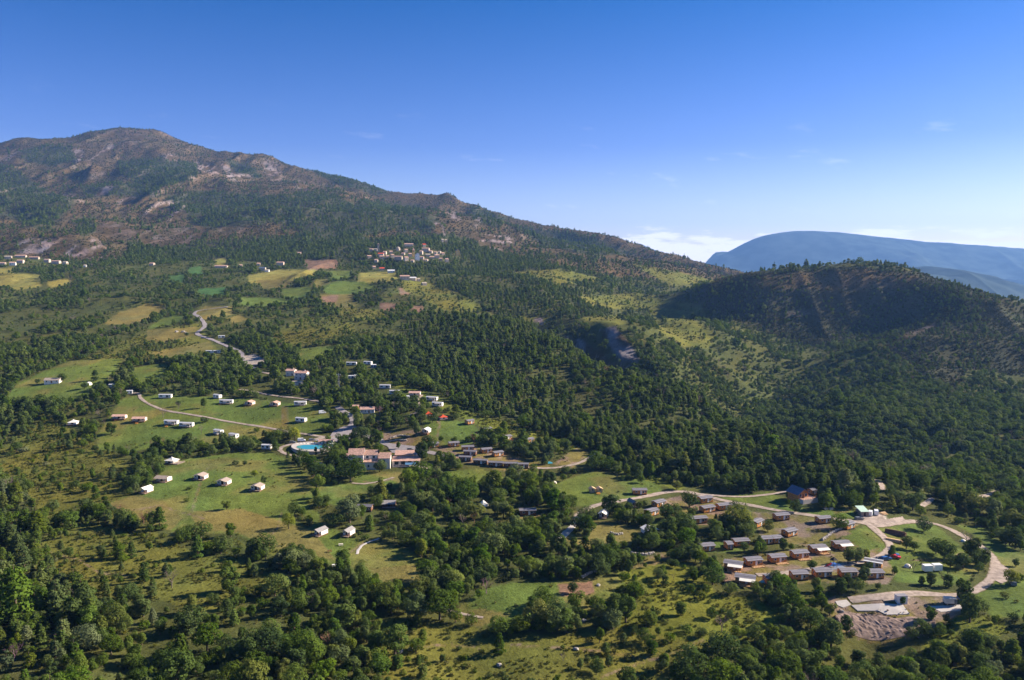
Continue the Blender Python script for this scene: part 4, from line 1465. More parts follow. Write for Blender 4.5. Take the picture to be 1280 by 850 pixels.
def dome_tent(m='canvas', r=1.6):
    def f():
        t = MB()
        n = 10
        pr = [(r, -.2), (r * .95, .5), (r * .72, 1.05), (r * .38, 1.38), (.02, 1.5)]
        for (ra, za), (rb, zb) in zip(pr[:-1], pr[1:]):
            t.cone(n, ra, za, rb, zb, m, False)
        d = B(('box', -.35, .35, -r * .99, -r * .9, 0, .9, 'dark'))
        return [('canvas', t.mesh('canvas'), []), ('door_flap', d.mesh('door_flap'), [])]
    return f


def house(w=10.0, d=7.0, h=5.2, rise=1.8, roof='tile', wall='whitewall', nwin=3, floors=2, axis='x', chim=True, simple=False):
    def f():
        wl = B(('box', -w / 2, w / 2, -d / 2, d / 2, -2.5, h, wall), ('gable', -w / 2 + .01, w / 2 - .01, -d / 2 + .01, d / 2 - .01, h + .002, h + rise, wall, axis))
        P_ = [('wall', wl.mesh('wall'), [])]
        r = MB()
        o = .4
        if axis == 'x':
            for sg in (-1, 1):
                r.slabx((sg * (d / 2 + o), h - .1), (0, h + rise + .03), -w / 2 - o, w / 2 + o, .14, roof)
        else:
            for sg in (-1, 1):
                r.slab((sg * (w / 2 + o), h - .1), (0, h + rise + .03), -d / 2 - o, d / 2 + o, .14, roof)
        ch = []
        if chim:
            ch = [('chimney', B(('box', w * .22, w * .22 + .7, -.2, .5, h + rise * .5, h + rise + .9, wall), ('box', w * .22 - .08, w * .22 + .78, -.28, .58, h + rise + .9, h + rise + 1.02, roof)).mesh('chimney'))]
        P_.append(('roof', r.mesh('roof'), ch))
        fh = h / floors
        for k in range(floors):
            for i in range(nwin):
                if k == 0 and i == nwin // 2 and not simple:
                    continue
                x = -w / 2 + w * (i + .5) / nwin
                P_.append(window(x, -d / 2, k * fh + .9, 1.0, 1.3))
        if not simple:
            P_.append(door(-w / 2 + w * (nwin // 2 + .5) / nwin, -d / 2, 0, 1.1, 2.1))
            P_.append(window(w / 2, 0, .9, 1.0, 1.3, 'r'))
        return P_
    return f


def wheels(b_list, xs, y, r, wdt=.22):
    out = []
    for x in xs:
        for sg in (-1, 1):
            t = MB()
            t.tube((x, sg * y - wdt / 2, r), (x, sg * y + wdt / 2, r), r, r, 'rubber', 12)
            h = MB()
            h.tube((x, sg * (y + wdt / 2 + .005), r), (x, sg * (y + wdt / 2 + .02), r), r * .55, r * .5, 'metal', 10)
            out.append(('wheel', t.mesh('wheel'), [('rim', h.mesh('rim'))]))
    return out


def car(paint='carwhite', van=False):
    def f():
        L, W = (4.9, 1.9) if van else (4.2, 1.75)
        if van:
            prof = [(-L / 2, .35), (-L / 2, 2.05), (-L / 2 + .15, 2.2), (L / 2 - 1.5, 2.2), (L / 2 - .75, 1.25), (L / 2, 1.05), (L / 2, .35)]
            gl = [((L / 2 - 1.46, 2.1), (L / 2 - .80, 1.3))]
        else:
            prof = [(-L / 2, .35), (-L / 2, .95), (-L / 2 + .35, 1.42), (L / 2 - 1.95, 1.46), (L / 2 - 1.15, .98), (L / 2, .82), (L / 2, .35)]
            gl = [((L / 2 - 1.93, 1.40), (L / 2 - 1.22, 1.0))]
        b = MB()
        n = len(prof)
        V = [(x, s * W / 2 * (1 if z < 1.0 else .92), z) for s in (-1, 1) for x, z in prof]
        b.add(V, [tuple(range(n)), tuple(range(2 * n - 1, n - 1, -1))] + [(i, n + i, n + (i + 1) % n, (i + 1) % n) for i in range(n)], paint)
        P_ = [('body', b.mesh('body'), [])]
        (xa, za), (xb, zb) = gl[0]
        P_.append(('windscreen', MB().add([(xa + .02, -W * .42, za + .03), (xb + .02, -W * .44, zb + .03), (xb + .02, W * .44, zb + .03), (xa + .02, W * .42, za + .03)], [(0, 1, 2, 3)], 'glass').mesh('windscreen'), []))
        zt = prof[3][1] - .12
        for s in (-1, 1):
            x0, x1 = (L / 2 - 2.6, L / 2 - 1.3) if van else (-L / 2 + .5, L / 2 - 1.75)
            yy = s * (W / 2 * .97)
            P_.append(('side_window', B(('box', x0, x1, min(yy, yy + s * .02), max(yy, yy + s * .02), zt - .42, zt, 'glass')).mesh('side_window'), []))
            P_.append(('headlight', B(('box', L / 2 - .04, L / 2 + .02, s * W * .36 - .16, s * W * .36 + .16, .68, .82, 'frame')).mesh('headlight'), []))
        P_ += wheels(None, (-L / 2 + .85, L / 2 - .85), W / 2 - .1, .33)
        return P_
    return f


def table_set(m='orange'):
    def f():
        P_ = [('tabletop', B(('box', -.9, .9, -.4, .4, .70, .78, m)).mesh('tabletop'), [])]
        for s in (-1, 1):
            P_.append(('bench', B(('box', -.9, .9, s * .75 - .15, s * .75 + .15, .42, .48, m)).mesh('bench'), []))
            P_.append(('leg', B(('box', s * .6 - .05, s * .6 + .05, -.8, .8, .36, .42, m), ('box', s * .6 - .06, s * .6 + .06, -.35, -.2, 0, .36, m), ('box', s * .6 - .06, s * .6 + .06, .2, .35, 0, .36, m), ('box', s * .6 - .06, s * .6 + .06, -.06, .06, .42, .70, m)).mesh('leg'), []))
        return P_
    return f


def parasol(m='black'):
    def f():
        c = MB()
        c.cone(8, 1.7, 2.2, .06, 2.75, m, True)
        return [('canopy', c.mesh('canopy'), []), ('pole', B(('tube', (0, 0, 0), (0, 0, 2.85), .035, .03, 'metal')).mesh('pole'), []), ('foot', B(('box', -.35, .35, -.35, .35, 0, .1, 'concrete')).mesh('foot'), [])]
    return f


def rock(seed, m='rock'):
    def f():
        r = np.random.default_rng(seed)
        import bmesh
        bm = bmesh.new()
        bmesh.ops.create_icosphere(bm, subdivisions=2, radius=1)
        for v in bm.verts:
            c = v.co.copy()
            k = 1 + .28 * float(vnoise(c.x * 1.7 + seed, c.y * 1.7 + c.z * 1.3, seed)) + r.uniform(-.05, .05)
            v.co = Vector((c.x * k, c.y * k * .8, c.z * k * .6 + .2))
        me = bpy.data.meshes.new('boulder')
        bm.to_mesh(me)
        bm.free()
        me.materials.append(M[m])
        return me
    return f


def solo(name, me, u, v, scale, yaw, label, cat, group=None, ref=None, dz=0.0, color=None, clr=None):
    x, y, z = gp(u, v)
    o = bpy.data.objects.new(name, me)
    o.location, o.rotation_euler, o.scale = (x, y, z + dz), (0, 0, math.radians(yaw)), scale if isinstance(scale, tuple) else (scale,) * 3
    COL.objects.link(o)
    tag(o, label, cat, group)
    if ref:
        LANDMARKS.append((u, v, ref))
    if clr:
        clear(u, v, *clr)
    return o


# ------------------------------------------------------------------ roads, yards, paths (draped sheets a little above the ground)
def smooth_line(pts, step=2.0):
    pts = [np.array(p) for p in pts]
    if len(pts) > 2:
        q = [2 * pts[0] - pts[1]] + pts + [2 * pts[-1] - pts[-2]]
    else:
        q = [2 * pts[0] - pts[1]] + pts + [2 * pts[1] - pts[0]]
    out = []
    for i in range(1, len(q) - 2):
        n = max(2, int(np.linalg.norm(q[i + 1] - q[i]) / step))
        for k in range(n):
            t = k / n
            out.append(.5 * (2 * q[i] + (q[i + 1] - q[i - 1]) * t + (2 * q[i - 1] - 5 * q[i] + 4 * q[i + 1] - q[i + 2]) * t * t + (3 * q[i] - q[i - 1] - 3 * q[i + 1] + q[i + 2]) * t ** 3))
    out.append(q[-2])
    return np.array(out)


def ribbon(name, label, px, width, mat, lift=.10, step=1.6, clr=2.0):
    pts = smooth_line([gp(u, v)[:2] for u, v in px], step)
    d = np.gradient(pts, axis=0)
    d /= np.maximum(np.linalg.norm(d, axis=1, keepdims=True), 1e-6)
    nrm = np.stack([-d[:, 1], d[:, 0]], 1)
    nc = 7
    V, F = [], []
    for i, (p, n) in enumerate(zip(pts, nrm)):
        ww = width * (1 + .10 * math.sin(i * .35) + .08 * math.sin(i * .11 + 1)) / 2
        for k in range(nc):
            s = -1 + 2 * k / (nc - 1)
            e = .14 * math.sin(i * 1.7 + 3 * s) if abs(s) == 1 else 0
            xy = p + n * (ww * s + e)
            V.append((xy[0], xy[1], float(hgt(xy[0], xy[1])) + lift + p[1] * .00022 - (.07 if abs(s) == 1 else 0)))
        if i:
            a = (i - 1) * nc
            F += [(a + k, a + k + 1, a + nc + k + 1, a + nc + k) for k in range(nc - 1)]
    me = bpy.data.meshes.new(name)
    me.from_pydata(V, [], F)
    me.materials.append(M['track' if mat == 'gravel' else mat])
    # wheel ruts: bare gravel in the two tracks, some earth and grass between them and along the verges
    me.attributes.new('Worn', 'FLOAT', 'POINT').data.foreach_set('value', np.tile([.15, .70, 1.0, .62, 1.0, .70, .15], len(pts)).astype(np.float32))
    me.polygons.foreach_set('use_smooth', [True] * len(F))
    o = bpy.data.objects.new(name, me)
    COL.objects.link(o)
    tag(o, label, kind='structure')
    u, v = project(pts[:, 0], pts[:, 1], hgt(pts[:, 0], pts[:, 1]))
    wpx = width * FPX / pts[:, 1].mean()
    stroke(list(zip(u, v)), wpx * 1.0 + clr, True, notree)
    stroke([(a, b + 3) for a, b in zip(u, v)], wpx * .8 + clr, True, notree)
    return o


def yard(name, label, px, mat, lift=.09, cell=.7, kind='structure'):
    poly = np.array([gp(u, v)[:2] for u, v in px])
    x0, y0 = poly.min(0)
    x1, y1 = poly.max(0)
    xs, ys = np.arange(x0, x1 + cell, cell), np.arange(y0, y1 + cell, cell)
    gx, gy = np.meshgrid(xs, ys)

    def inside(X, Y):
        ins = np.zeros(X.shape, bool)
        n = len(poly)
        for i in range(n):
            (ax, ay), (bx, by) = poly[i], poly[(i + 1) % n]
            if ay == by:
                continue
            ins ^= ((ay > Y) != (by > Y)) & (X < (bx - ax) * (Y - ay) / (by - ay) + ax)
        return ins
    cxm = inside(gx[:-1, :-1] + cell / 2 + .5 * fbm(gx[:-1, :-1] / 3, gy[:-1, :-1] / 3, 4, 2), gy[:-1, :-1] + cell / 2)
    Z = hgt(gx, gy) + lift + gy * .0002
    nc = len(xs)
    V = np.stack([gx, gy, Z], -1).reshape(-1, 3)
    jj, ii = np.nonzero(cxm)
    a = jj * nc + ii
    F = np.stack([a, a + 1, a + nc + 1, a + nc], 1)
    used, inv = np.unique(F, return_inverse=True)
    me = bpy.data.meshes.new(name)
    me.from_pydata(V[used].tolist(), [], inv.reshape(-1, 4).tolist())
    me.materials.append(M[mat])
    o = bpy.data.objects.new(name, me)
    COL.objects.link(o)
    tag(o, label, kind=kind)
    fill(px, notree, True)
    return o


ribbon('gravel_road', 'pale gravel road winding past the chalets to the right meadow', [(720, 652), (727, 641), (745, 632), (772, 627), (800, 622), (830, 616), (858, 615), (880, 620), (910, 627), (945, 633), (990, 641), (1040, 648), (1075, 653), (1100, 657), (1140, 652), (1168, 655), (1192, 664), (1216, 677), (1234, 691), (1245, 706), (1240, 722), (1222, 737), (1195, 744), (1150, 742), (1100, 745), (1062, 750)], 4.8, 'gravel', .12, 1.6, 5.0)
ribbon('gravel_road', 'short grey lane under the trees left of the round clearing', [(700, 674), (708, 666), (716, 658), (722, 650)], 3.4, 'concrete', .12)
ribbon('gravel_road', 'pale track along the wood edge to the blue roofed house', [(868, 617), (900, 620), (930, 621), (962, 618), (984, 614), (1000, 611)], 3.2, 'gravel', .11)
ribbon('gravel_road', 'pale gravel lane between the chalet rows', [(1088, 657), (1104, 671), (1113, 683), (1108, 691), (1094, 698), (1070, 704), (1040, 708), (1000, 714), (968, 718), (946, 719)], 4.4, 'gravel', .14)
ribbon('gravel_road', 'pale curved track across the upper meadow to the pool', [(160, 491), (173, 492), (176, 498), (190, 507), (216, 515), (270, 524), (330, 534), (362, 540), (396, 545), (418, 546)], 3.2, 'gravel', .12)
ribbon('gravel_road', 'pale drive curling round the pool terrace', [(418, 546), (400, 548), (384, 553), (362, 556), (350, 561), (356, 567), (374, 571), (392, 576), (404, 582)], 4.0, 'gravel', .15)
ribbon('asphalt_road', 'grey asphalt road coming down to the hotel', [(421, 508), (429, 514), (440, 521), (440, 529), (434, 536), (428, 543)], 4.8, 'asphalt', .12)
ribbon('asphalt_road', 'grey asphalt road behind the hotel towards the chalets', [(452, 544), (463, 547), (474, 550), (482, 555), (496, 558), (515, 562), (535, 565), (552, 569), (566, 572)], 5.0, 'asphalt', .12)
ribbon('asphalt_road', 'upper asphalt road between the hedges', [(285, 384), (252, 388), (243, 392), (248, 396), (254, 402), (256, 408), (249, 414), (247, 418), (260, 423), (275, 429), (289, 435), (301, 441), (303, 448), (306, 455), (318, 461)], 5.4, 'asphalt', .25)
ribbon('gravel_road', 'pale lane below the stone house', [(318, 461), (326, 465), (340, 468), (354, 472)], 4, 'gravel', .2)
ribbon('gravel_road', 'pale lane behind the row of mobile homes', [(300, 487), (314, 489), (332, 493), (352, 496), (380, 499), (400, 502)], 3.6, 'gravel', .2)
ribbon('dirt_track', 'dusty track from the chalet row to the hill edge', [(640, 582), (668, 585), (693, 585), (712, 582), (726, 578), (738, 572), (744, 567)], 4, 'gravel', .14)
ribbon('dirt_track', 'thin path through the pine wood', [(772, 567), (790, 569), (815, 571), (840, 574)], 1.8, 'gravel', .14)
ribbon('dirt_track', 'pale forest track on the far right slope', [(1226, 622), (1240, 617), (1256, 610), (1274, 601)], 3.5, 'gravel', .2)
ribbon('dirt_track', 'short pale track among the trees below the ravine', [(1096, 600), (1101, 606), (1104, 613)], 4, 'gravel', .2)
ribbon('dirt_track', 'short pale track above the right meadow', [(1152, 633), (1160, 628), (1166, 623)], 3, 'gravel', .2)
ribbon('footpath', 'pale paved path curving on the lower meadow', [(446, 693), (449, 686), (456, 680), (474, 673)], 1.2, 'concrete', .1)
ribbon('dirt_track', 'pale path at the foot of the hotel garden', [(440, 604), (456, 605), (474, 602), (492, 597)], 2.2, 'gravel', .14)
ribbon('dirt_track', 'earth path on the terrace below the centre meadow', [(545, 755), (565, 764), (590, 770), (604, 772)], 1.6, 'gravel', .1)
ribbon('gravel_road', 'pale path up to the row of white mobile homes', [(500, 522), (520, 516), (525, 508), (522, 500), (528, 494)], 2.6, 'gravel', .16)
yard('asphalt_yard', 'grey asphalt parking place above the pool', [(412, 548), (416, 540), (430, 533), (446, 532), (448, 542), (436, 550), (424, 555)], 'asphalt', .15)
yard('asphalt_yard', 'grey asphalt yard behind the restaurant', [(480, 553), (500, 556), (524, 559), (526, 570), (508, 568), (490, 566)], 'asphalt', .15)
yard('gravel_yard', 'pale gravel parking place by the road bend', [(1072, 652), (1080, 646), (1102, 641), (1106, 650), (1128, 646), (1132, 651), (1100, 656)], 'gravel', .13)
yard('gravel_yard', 'pale gravel patch beside the right road bend', [(1238, 706), (1248, 704), (1262, 712), (1268, 722), (1252, 730), (1238, 722)], 'gravel', .13)
yard('construction_ground', 'bare graded gravel round the concrete slabs', [(1060, 748), (1090, 744), (1130, 742), (1140, 748), (1120, 752), (1066, 753)], 'gravel', .12)

# ------------------------------------------------------------------ wooden chalets
CH = ('grey', dict(mats=('roofgrey', 'roofdark', 'roofgrey')))
CHALETS = [
    # u, v, width px, yaw, variant, label, ref
    (884, 629, 19, 22, 'n', 'wooden chalet beside the gravel road fork, next to a round tree', 'the chalet at the road fork'),
    (887, 641, 19, 25, 'n', 'bright wooden chalet standing end to end with a twin, the nearer to the white tank', 'the paired chalets'),
    (907, 638, 19, 18, 'n', 'wooden chalet end to end with its twin, the one towards the open grass', None),
    (874, 655, 24, 12, 'n', 'chalet half hidden by a bush at the brown slope foot', 'the half hidden chalet'),
    (951, 659, 18, 40, 'n', 'chalet with its bright orange end turned to the sun, alone on brown earth', 'the lone orange chalet'),
    (979, 651, 20, 14, 'n', 'wooden chalet close below the bend of gravel road, its long front in view', 'the chalet under the road'),
    (991, 671, 19, 30, 'n', 'orange fronted chalet among young trees above the awning chalets', 'the chalet among young trees'),
    (1032, 655, 19, 15, 'n', 'chalet behind a leafy tree next to the footpath junction', 'the chalet behind the tree'),
    (1064, 662, 17, 32, 'n', 'small orange chalet inside the bend where two gravel lanes part', 'the chalet at the lane parting'),
    (886, 690, 19, 14, 'n', 'chalet at the edge of the wood, westernmost of the lower group', 'the wood edge chalet'),
    (928, 684, 21, 10, 'n', 'chalet with a long pale roof behind two young trees', 'the long pale chalet'),
    (960, 681, 15, 12, 'n', 'chalet with its roof broken by tree shade, left of a matching one', 'the tree shaded chalets'),
    (973, 680, 13, 12, 'n', 'narrow chalet tucked behind the trees next to the shaded roof', None),
    (944, 708, 22, 12, 'd', 'chalet with light wooden deck, first of three deck chalets in a row', 'the first deck chalet'),
    (974, 704, 22, 12, 'd', 'chalet with light wooden deck, middle of the three deck chalets', 'the middle deck chalet'),
    (1002, 699, 22, 12, 'd', 'chalet with light wooden deck, last of three next to the awning one', 'the last deck chalet'),
    (1025, 692, 22, 12, 'a', 'chalet with a white awning stretched over its deck', 'the white awning chalet'),
    (1054, 687, 22, 10, 'a', 'awning chalet partly behind two tall young trees', 'the awning chalet behind trees'),
    (916, 713, 24, -22, 'a', 'chalet with stepped white and grey roof at the west end of the lane', 'the stepped roof chalet'),
    (931, 731, 26, -20, 'a', 'chalet with half white half grey roof beside a blue tarp', 'the half white roof chalet'),
    (968, 731, 22, 8, 'n', 'chalet nearly covered by a bushy tree in the lowest row', 'the covered chalet'),
    (1001, 726, 22, 6, 'n', 'dark fronted chalet of the lowest row beside the round bush', 'the lowest row chalet'),
    (1030, 723, 23, 6, 'n', 'dark fronted chalet just below the red playground slide', 'the chalet below the slide'),
    (1062, 723, 22, 4, 'n', 'dark fronted chalet with timber stacked at its side, right of the slide', 'the timber side chalet'),
    (1095, 724, 23, 3, 'n', 'last dark fronted chalet of the lowest row, by the earth bank', 'the last lowest row chalet'),
    (1091, 710, 22, -30, 'w', 'large cabin with white edged roof beside the lane bend', 'the white edged cabin'),
    (913, 688, 9, 10, 'n', 'tiny far wooden cabin end seen between the wood edge trees', None),
    (800, 619, 19, 2, 'n', 'lone chalet on the grass above the gravel road', 'the lone roadside chalet'),
    (827, 634, 18, 38, 'n', 'chalet on brown ground above the dark bushes, upper of two', 'the upper dark ground chalet'),
    (818, 645, 18, 36, 'n', 'blue roofed chalet on brown ground, lower of two', 'the lower dark ground chalet'),
    (660, 645, 22, 6, 'b', 'brown chalet with blue grey roof alone in the central wood', 'the lone blue roof chalet'),
    (542, 560, 15, 22, 'n', 'first orange chalet east of the tall dark conifer', 'the conifer side chalet'),
    (568, 559, 14, 20, 'n', 'orange chalet second from the dark conifer', 'the second orange chalet'),
    (585, 564, 16, 10, 'n', 'chalet with blue windows at the top of the dirt yard', 'the blue window chalet'),
    (609, 567, 14, 22, 'n', 'orange chalet beyond the blue windowed one', 'the far orange chalet'),
    (624, 571, 14, 32, 'n', 'chalet at the dark end of the dirt yard', 'the yard end chalet'),
    (581, 577, 17, -10, 'b', 'dark long roofed chalet, first of the terraced row', 'the terraced row'),
    (587, 570, 17, -10, 'b', 'long roofed chalet behind the first of the terraced row', None),
    (600, 581, 19, -10, 'b', 'dark long roofed chalet, second of the terraced row', 'the second terraced chalet'),
    (619, 584, 19, -9, 'b', 'dark long roofed chalet, third of the terraced row', 'the third terraced chalet'),
    (638, 585, 19, -4, 'b', 'blue grey long roofed chalet, fourth of the terraced row with orange end', 'the fourth terraced chalet'),
    (654, 586, 14, -3, 'b', 'pale blue long roofed chalet ending the terraced row', 'the row end chalet'),
    (589, 531, 11, 40, 'n', 'chalet at the meadow edge under the pine ridge, uppermost of four', 'the uppermost ridge chalet'),
    (611, 541, 12, 42, 'n', 'chalet under the pine ridge above a parked white car', 'the white car chalet'),
    (635, 551, 14, 40, 'd', 'chalet with a terrace deck above the chalet yard', 'the terrace chalet'),
    (664, 554, 11, 38, 'n', 'small chalet half way along the hill edge, farthest east of four', 'the hill edge chalet'),
    (455, 640, 20, -4, 'g', 'brown cabin with flat grey roof in the trees below the hotel', 'the grey roofed cabin'),
]
VARI = {'n': dict(deck=False), 'd': dict(deck=True), 'a': dict(deck=True, awning=True), 'w': dict(deck=False, mats=('roofwhite', 'roofdark', 'roofgrey')), 'b': dict(deck=False, mats=('roofdark', 'roofgrey'), wall='darkwood'),
        'g': dict(deck=False, mats=('roofdark',), wall='darkwood')}
for u, v, wpx, yaw, var, lab, ref in CHALETS:
    place('wooden_chalet', ('chalet', var), chalet(**VARI[var]), u, v, wpx * 1.0, 8.2, 4.2, yaw, lab, 'chalet', 'wooden chalets', ref)

# ------------------------------------------------------------------ white mobile homes
MOBILE = [
    (206, 498, 16, 0, 'n', 'white mobile home in shade at the wood edge behind the track', 'the shaded mobile home'),
    (270, 498, 11, -30, 'n', 'small white mobile home half hidden by the wood', 'the half hidden mobile home'),
    (282, 505, 17, -2, 'd', 'white mobile home with flat roof next to the half hidden one', 'the flat roofed mobile home'),
    (375, 507, 15, 4, 'd', 'pale blue fronted mobile home beyond the brown strip', 'the blue fronted mobile home'),
    (375, 528, 14, -20, 'n', 'white mobile home beside a dark tree below the brown strip', 'the dark tree mobile home'),
    (213, 531, 18, -8, 'd', 'white mobile home with grey roof and orange deck, left of its twin', 'the orange deck mobile home'),
    (232, 534, 18, -8, 'd', 'white mobile home with grey roof, right of its twin by the track', 'the grey roof mobile home'),
    (271, 543, 13, -30, 'd', 'white mobile home end on beside the pointed tree', 'the end on mobile home'),
    (290, 548, 13, -30, 'd', 'white mobile home behind the dark hedge trees', 'the hedge mobile home'),
    (439, 457, 13, -2, 'n', 'white mobile home uppermost in the wood beside the power pylon', 'the uppermost mobile home'),
    (459, 456, 11, -20, 'n', 'white mobile home near the wood top next to a blue one', 'the top white mobile home'),
    (467, 460, 7, 10, 'c', 'small blue mobile home just below a white one', 'the blue mobile home'),
    (439, 474, 8, 10, 'n', 'white mobile home glimpsed between tree crowns', None),
    (446, 473, 5, 60, 'n', 'narrow white end of a mobile home among the crowns', None),
    (481, 486, 14, -4, 'n', 'white mobile home with long blue shaded front in the trees', 'the long shaded mobile home'),
    (493, 493, 13, 0, 'n', 'white mobile home directly below the long shaded one', 'the lower shaded mobile home'),
    (539, 501, 15, -20, 'd', 'white mobile home with dark windows on the grassy edge', 'the grassy edge mobile home'),
    (546, 508, 14, -20, 'd', 'white mobile home just below the one with dark windows', 'the lower edge mobile home'),
    (266, 442, 18, 0, 'n', 'long white mobile home above the dark hedge', 'the long white mobile home'),
    (277, 423, 8, 20, 'n', 'small white mobile home above the asphalt road', 'the road mobile home'),
    (162, 493, 7, 20, 'n', 'tiny white hut at the end of the curved track', 'the track end hut'),
    (140, 485, 8, 10, 'n', 'small white hut deep between the dark trees', 'the hut between trees'),
    (332, 562, 12, -8, 'n', 'white mobile home in shade beside the drive and dark shrubs', 'the drive mobile home'),
    (510, 500, 5, 30, 'n', 'tiny pale hut under the pink roofed lodge', None),
]
VM = {'n': dict(deck=False), 'd': dict(deck=True), 'c': dict(deck=False, wall='shutter', roof='roofwhite')}
for u, v, wpx, yaw, var, lab, ref in MOBILE:
    place('mobile_home', ('mobile', var), mobile_home(**VM[var]), u, v, wpx, 8.2, 3.4, yaw, lab, 'mobile home', 'white mobile homes', ref)

# ------------------------------------------------------------------ canvas lodges and tents
LODGE = [
    (148, 525, 17, 3, ('pinktile', 'cream', 'x'), 'pink roofed lodge with dark veranda, left of its twin on the upper meadow', 'the left pink lodge'),
    (173, 528, 17, 3, ('pinktile', 'cream', 'x'), 'pink roofed lodge with dark veranda, right of its twin on the upper meadow', 'the right pink lodge'),
    (310, 507, 12, -14, ('pinktile', 'cream', 'y'), 'small beige hut with pink gable roof on the meadow edge', 'the beige hut'),
    (342, 508, 12, -10, ('pinktile', 'cream', 'y'), 'small beige hut with pink gable roof beside tall trees', 'the second beige hut'),
    (201, 603, 18, -12, ('taupe', 'canvas', 'x'), 'cream lodge tent with grey brown roof near the lower hedge', 'the hedge lodge tent'),
    (248, 600, 16, -10, ('taupe', 'canvas', 'y'), 'cream lodge tent with orange lit porch in mid meadow', 'the mid meadow lodge tent'),
    (277, 607, 16, -10, ('taupe', 'canvas', 'y'), 'lodge tent with dark porch and pale ridge in mid meadow', 'the dark porch lodge tent'),
    (319, 614, 16, -10, ('taupe', 'canvas', 'y'), 'lodge tent with rounded pale front at the meadow side', 'the meadow side lodge tent'),
    (396, 670, 13, -30, ('greycloth', 'canvas', 'y'), 'white lodge tent with grey roof next to the yellow willow', 'the willow lodge tent'),
    (432, 671, 12, -20, ('greycloth', 'canvas', 'y'), 'white lodge tent with grey roof below the clump of trees', 'the clump lodge tent'),
    (486, 635, 18, 4, ('greycloth', 'darkwood', 'x'), 'grey roofed lodge with open dark front among trees', 'the dark front lodge'),
    (518, 495, 15, -3, ('pinktile', 'white', 'x'), 'white lodge with pink roof above the mobile homes', 'the pink roofed lodge'),
    (531, 543, 10, -18, ('roofwhite', 'white', 'y'), 'little white shelter beside the round dark tree', 'the white shelter'),
    (179, 617, 11, -20, ('canvas', 'canvas', 'y'), 'small white tent on a pale platform under the hedge trees', 'the platform tent'),
    (753, 648, 11, -20, ('canvas', 'canvas', 'y'), 'white tent between bushes beside the gravel road', 'the bush tent'),
    (815, 669, 19, 20, ('canvas', 'canvas', 'y'), 'white pointed marquee among the dark bushes', 'the white marquee'),
    (793, 634, 8, 20, ('greycloth', 'greycloth', 'y'), 'small grey tent beside the upper gravel bend', 'the grey tent'),
]
for u, v, wpx, yaw, (rf, wl, ax), lab, ref in LODGE:
    w = 8.0 if ax == 'x' else 6.0
    place('lodge_tent', ('lodge', rf, wl, ax), lodge_tent(w, 4.6, rf, wl, ax), u, v, wpx, w + .8, 6.2, yaw, lab, 'lodge', 'lodge tents on the meadows', ref)
for u, v, wpx, yaw, (rf, wl, ds), lab, ref in [
        (90, 532, 12, 8, ('canvas', 'canvas', False), 'white pyramid roofed tent beside the scrub at far left', 'the pyramid tent'),
        (211, 580, 16, -16, ('canvas', 'canvas', True), 'white pyramid roofed tent with side deck below the hedge', 'the deck pyramid tent'),
        (536, 521, 9, 14, ('redroof', 'whitewall', False), 'small hut with red pyramid roof, left of its twin', 'the left red roof hut'),
        (555, 525, 11, 20, ('redroof', 'whitewall', False), 'small hut with red pyramid roof, right of its twin', 'the right red roof hut')]:
    place('pyramid_hut' if rf == 'redroof' else 'safari_tent', ('pyr', rf, ds), pyramid_tent(6.0, rf, wl, ds), u, v, wpx, 6.6, 6.0, yaw, lab, 'tent' if rf == 'canvas' else 'hut', 'pyramid roofed huts', ref, sz=.8 if rf == 'redroof' else .9)
x, y, z = gp(604, 632)
put('bell_tent', make('bell', 'bell', bell_tent(2.7)), (x, y, z), 0, (1, 1, 1), 'round white bell tent in the central wood', 'tent')
clear(604, 634, 13, 15)
LANDMARKS.append((604, 628, 'the bell tent'))
for u, v, s, m, lab in ((111, 481, 1.9, 'canvas', 'long white tunnel tent beside the dark pine'), (1134.5, 709, 1.0, 'canvas', 'small white dome tent on the grass inside the lane'), (421, 517, 1.5, 'canvas', 'white round tent by the asphalt road trees'),
                        (1204, 677, .8, 'canvas', 'small white tent under the olive tree'), (693, 604, .9, 'cream', 'tiny pale tent among the central trees'), (624, 604, .8, 'canvas', 'tiny white tent in the wood under the terraced row')):
    x, y, z = gp(u, v)
    put('dome_tent', make('dome', ('dome', m), dome_tent(m)), (x, y, z), .3, (s, s, s), lab, 'tent')
    clear(u, v - 1, 7, 6)
    LANDMARKS.append((u, v, 'the ' + ' '.join(lab.split()[:3])))

# ------------------------------------------------------------------ houses
place('stone_house', 'houseA', house(9.5, 8, 6.0, 1.6, 'tile', 'render', 3, 2), 375.5, 475, 15.5, 9.5, 8, -6, 'grey rendered two storey house above the tall trees', 'house', None, 'the grey two storey house')
place('stone_house', 'houseB', house(8.0, 7, 4.6, 1.4, 'pinktile', 'whitewall', 2, 1), 362.5, 470, 11, 8, 7, -6, 'white house wing with pink roof joined beside the grey house', 'house', None, 'the white wing')
place('shed', 'shedA', house(8.0, 5, 2.6, 1.0, 'stone', 'whitewall', 2, 1, 'x', False), 371, 482, 13, 8, 5, -6, 'low shed with pale roof in front of the grey house', 'shed', None, 'the low pale shed')
place('barn', 'barnA', house(11, 7, 2.6, 1.8, 'taupe', 'whitewall', 3, 1, 'x', False), 64.5, 480, 18, 11, 7, 6, 'low barn with brown roof alone on the upper left meadow', 'barn', None, 'the brown roofed barn')
place('annex', 'annexA', house(12, 6, 2.8, 1.6, 'pinktile', 'whitewall', 4, 1, 'x', False), 459, 517, 18, 12, 6, 6, 'long low building with pink tile roof above the asphalt road', 'building', None, 'the pink roofed annex')
place('shed', 'shedB', house(4, 3.5, 2.2, 1.0, 'pinktile', 'wood', 1, 1, 'x', False, True), 444.5, 512, 7, 4, 3.5, 6, 'tiny shed with pink roof beside the long annex', 'shed', None, None)
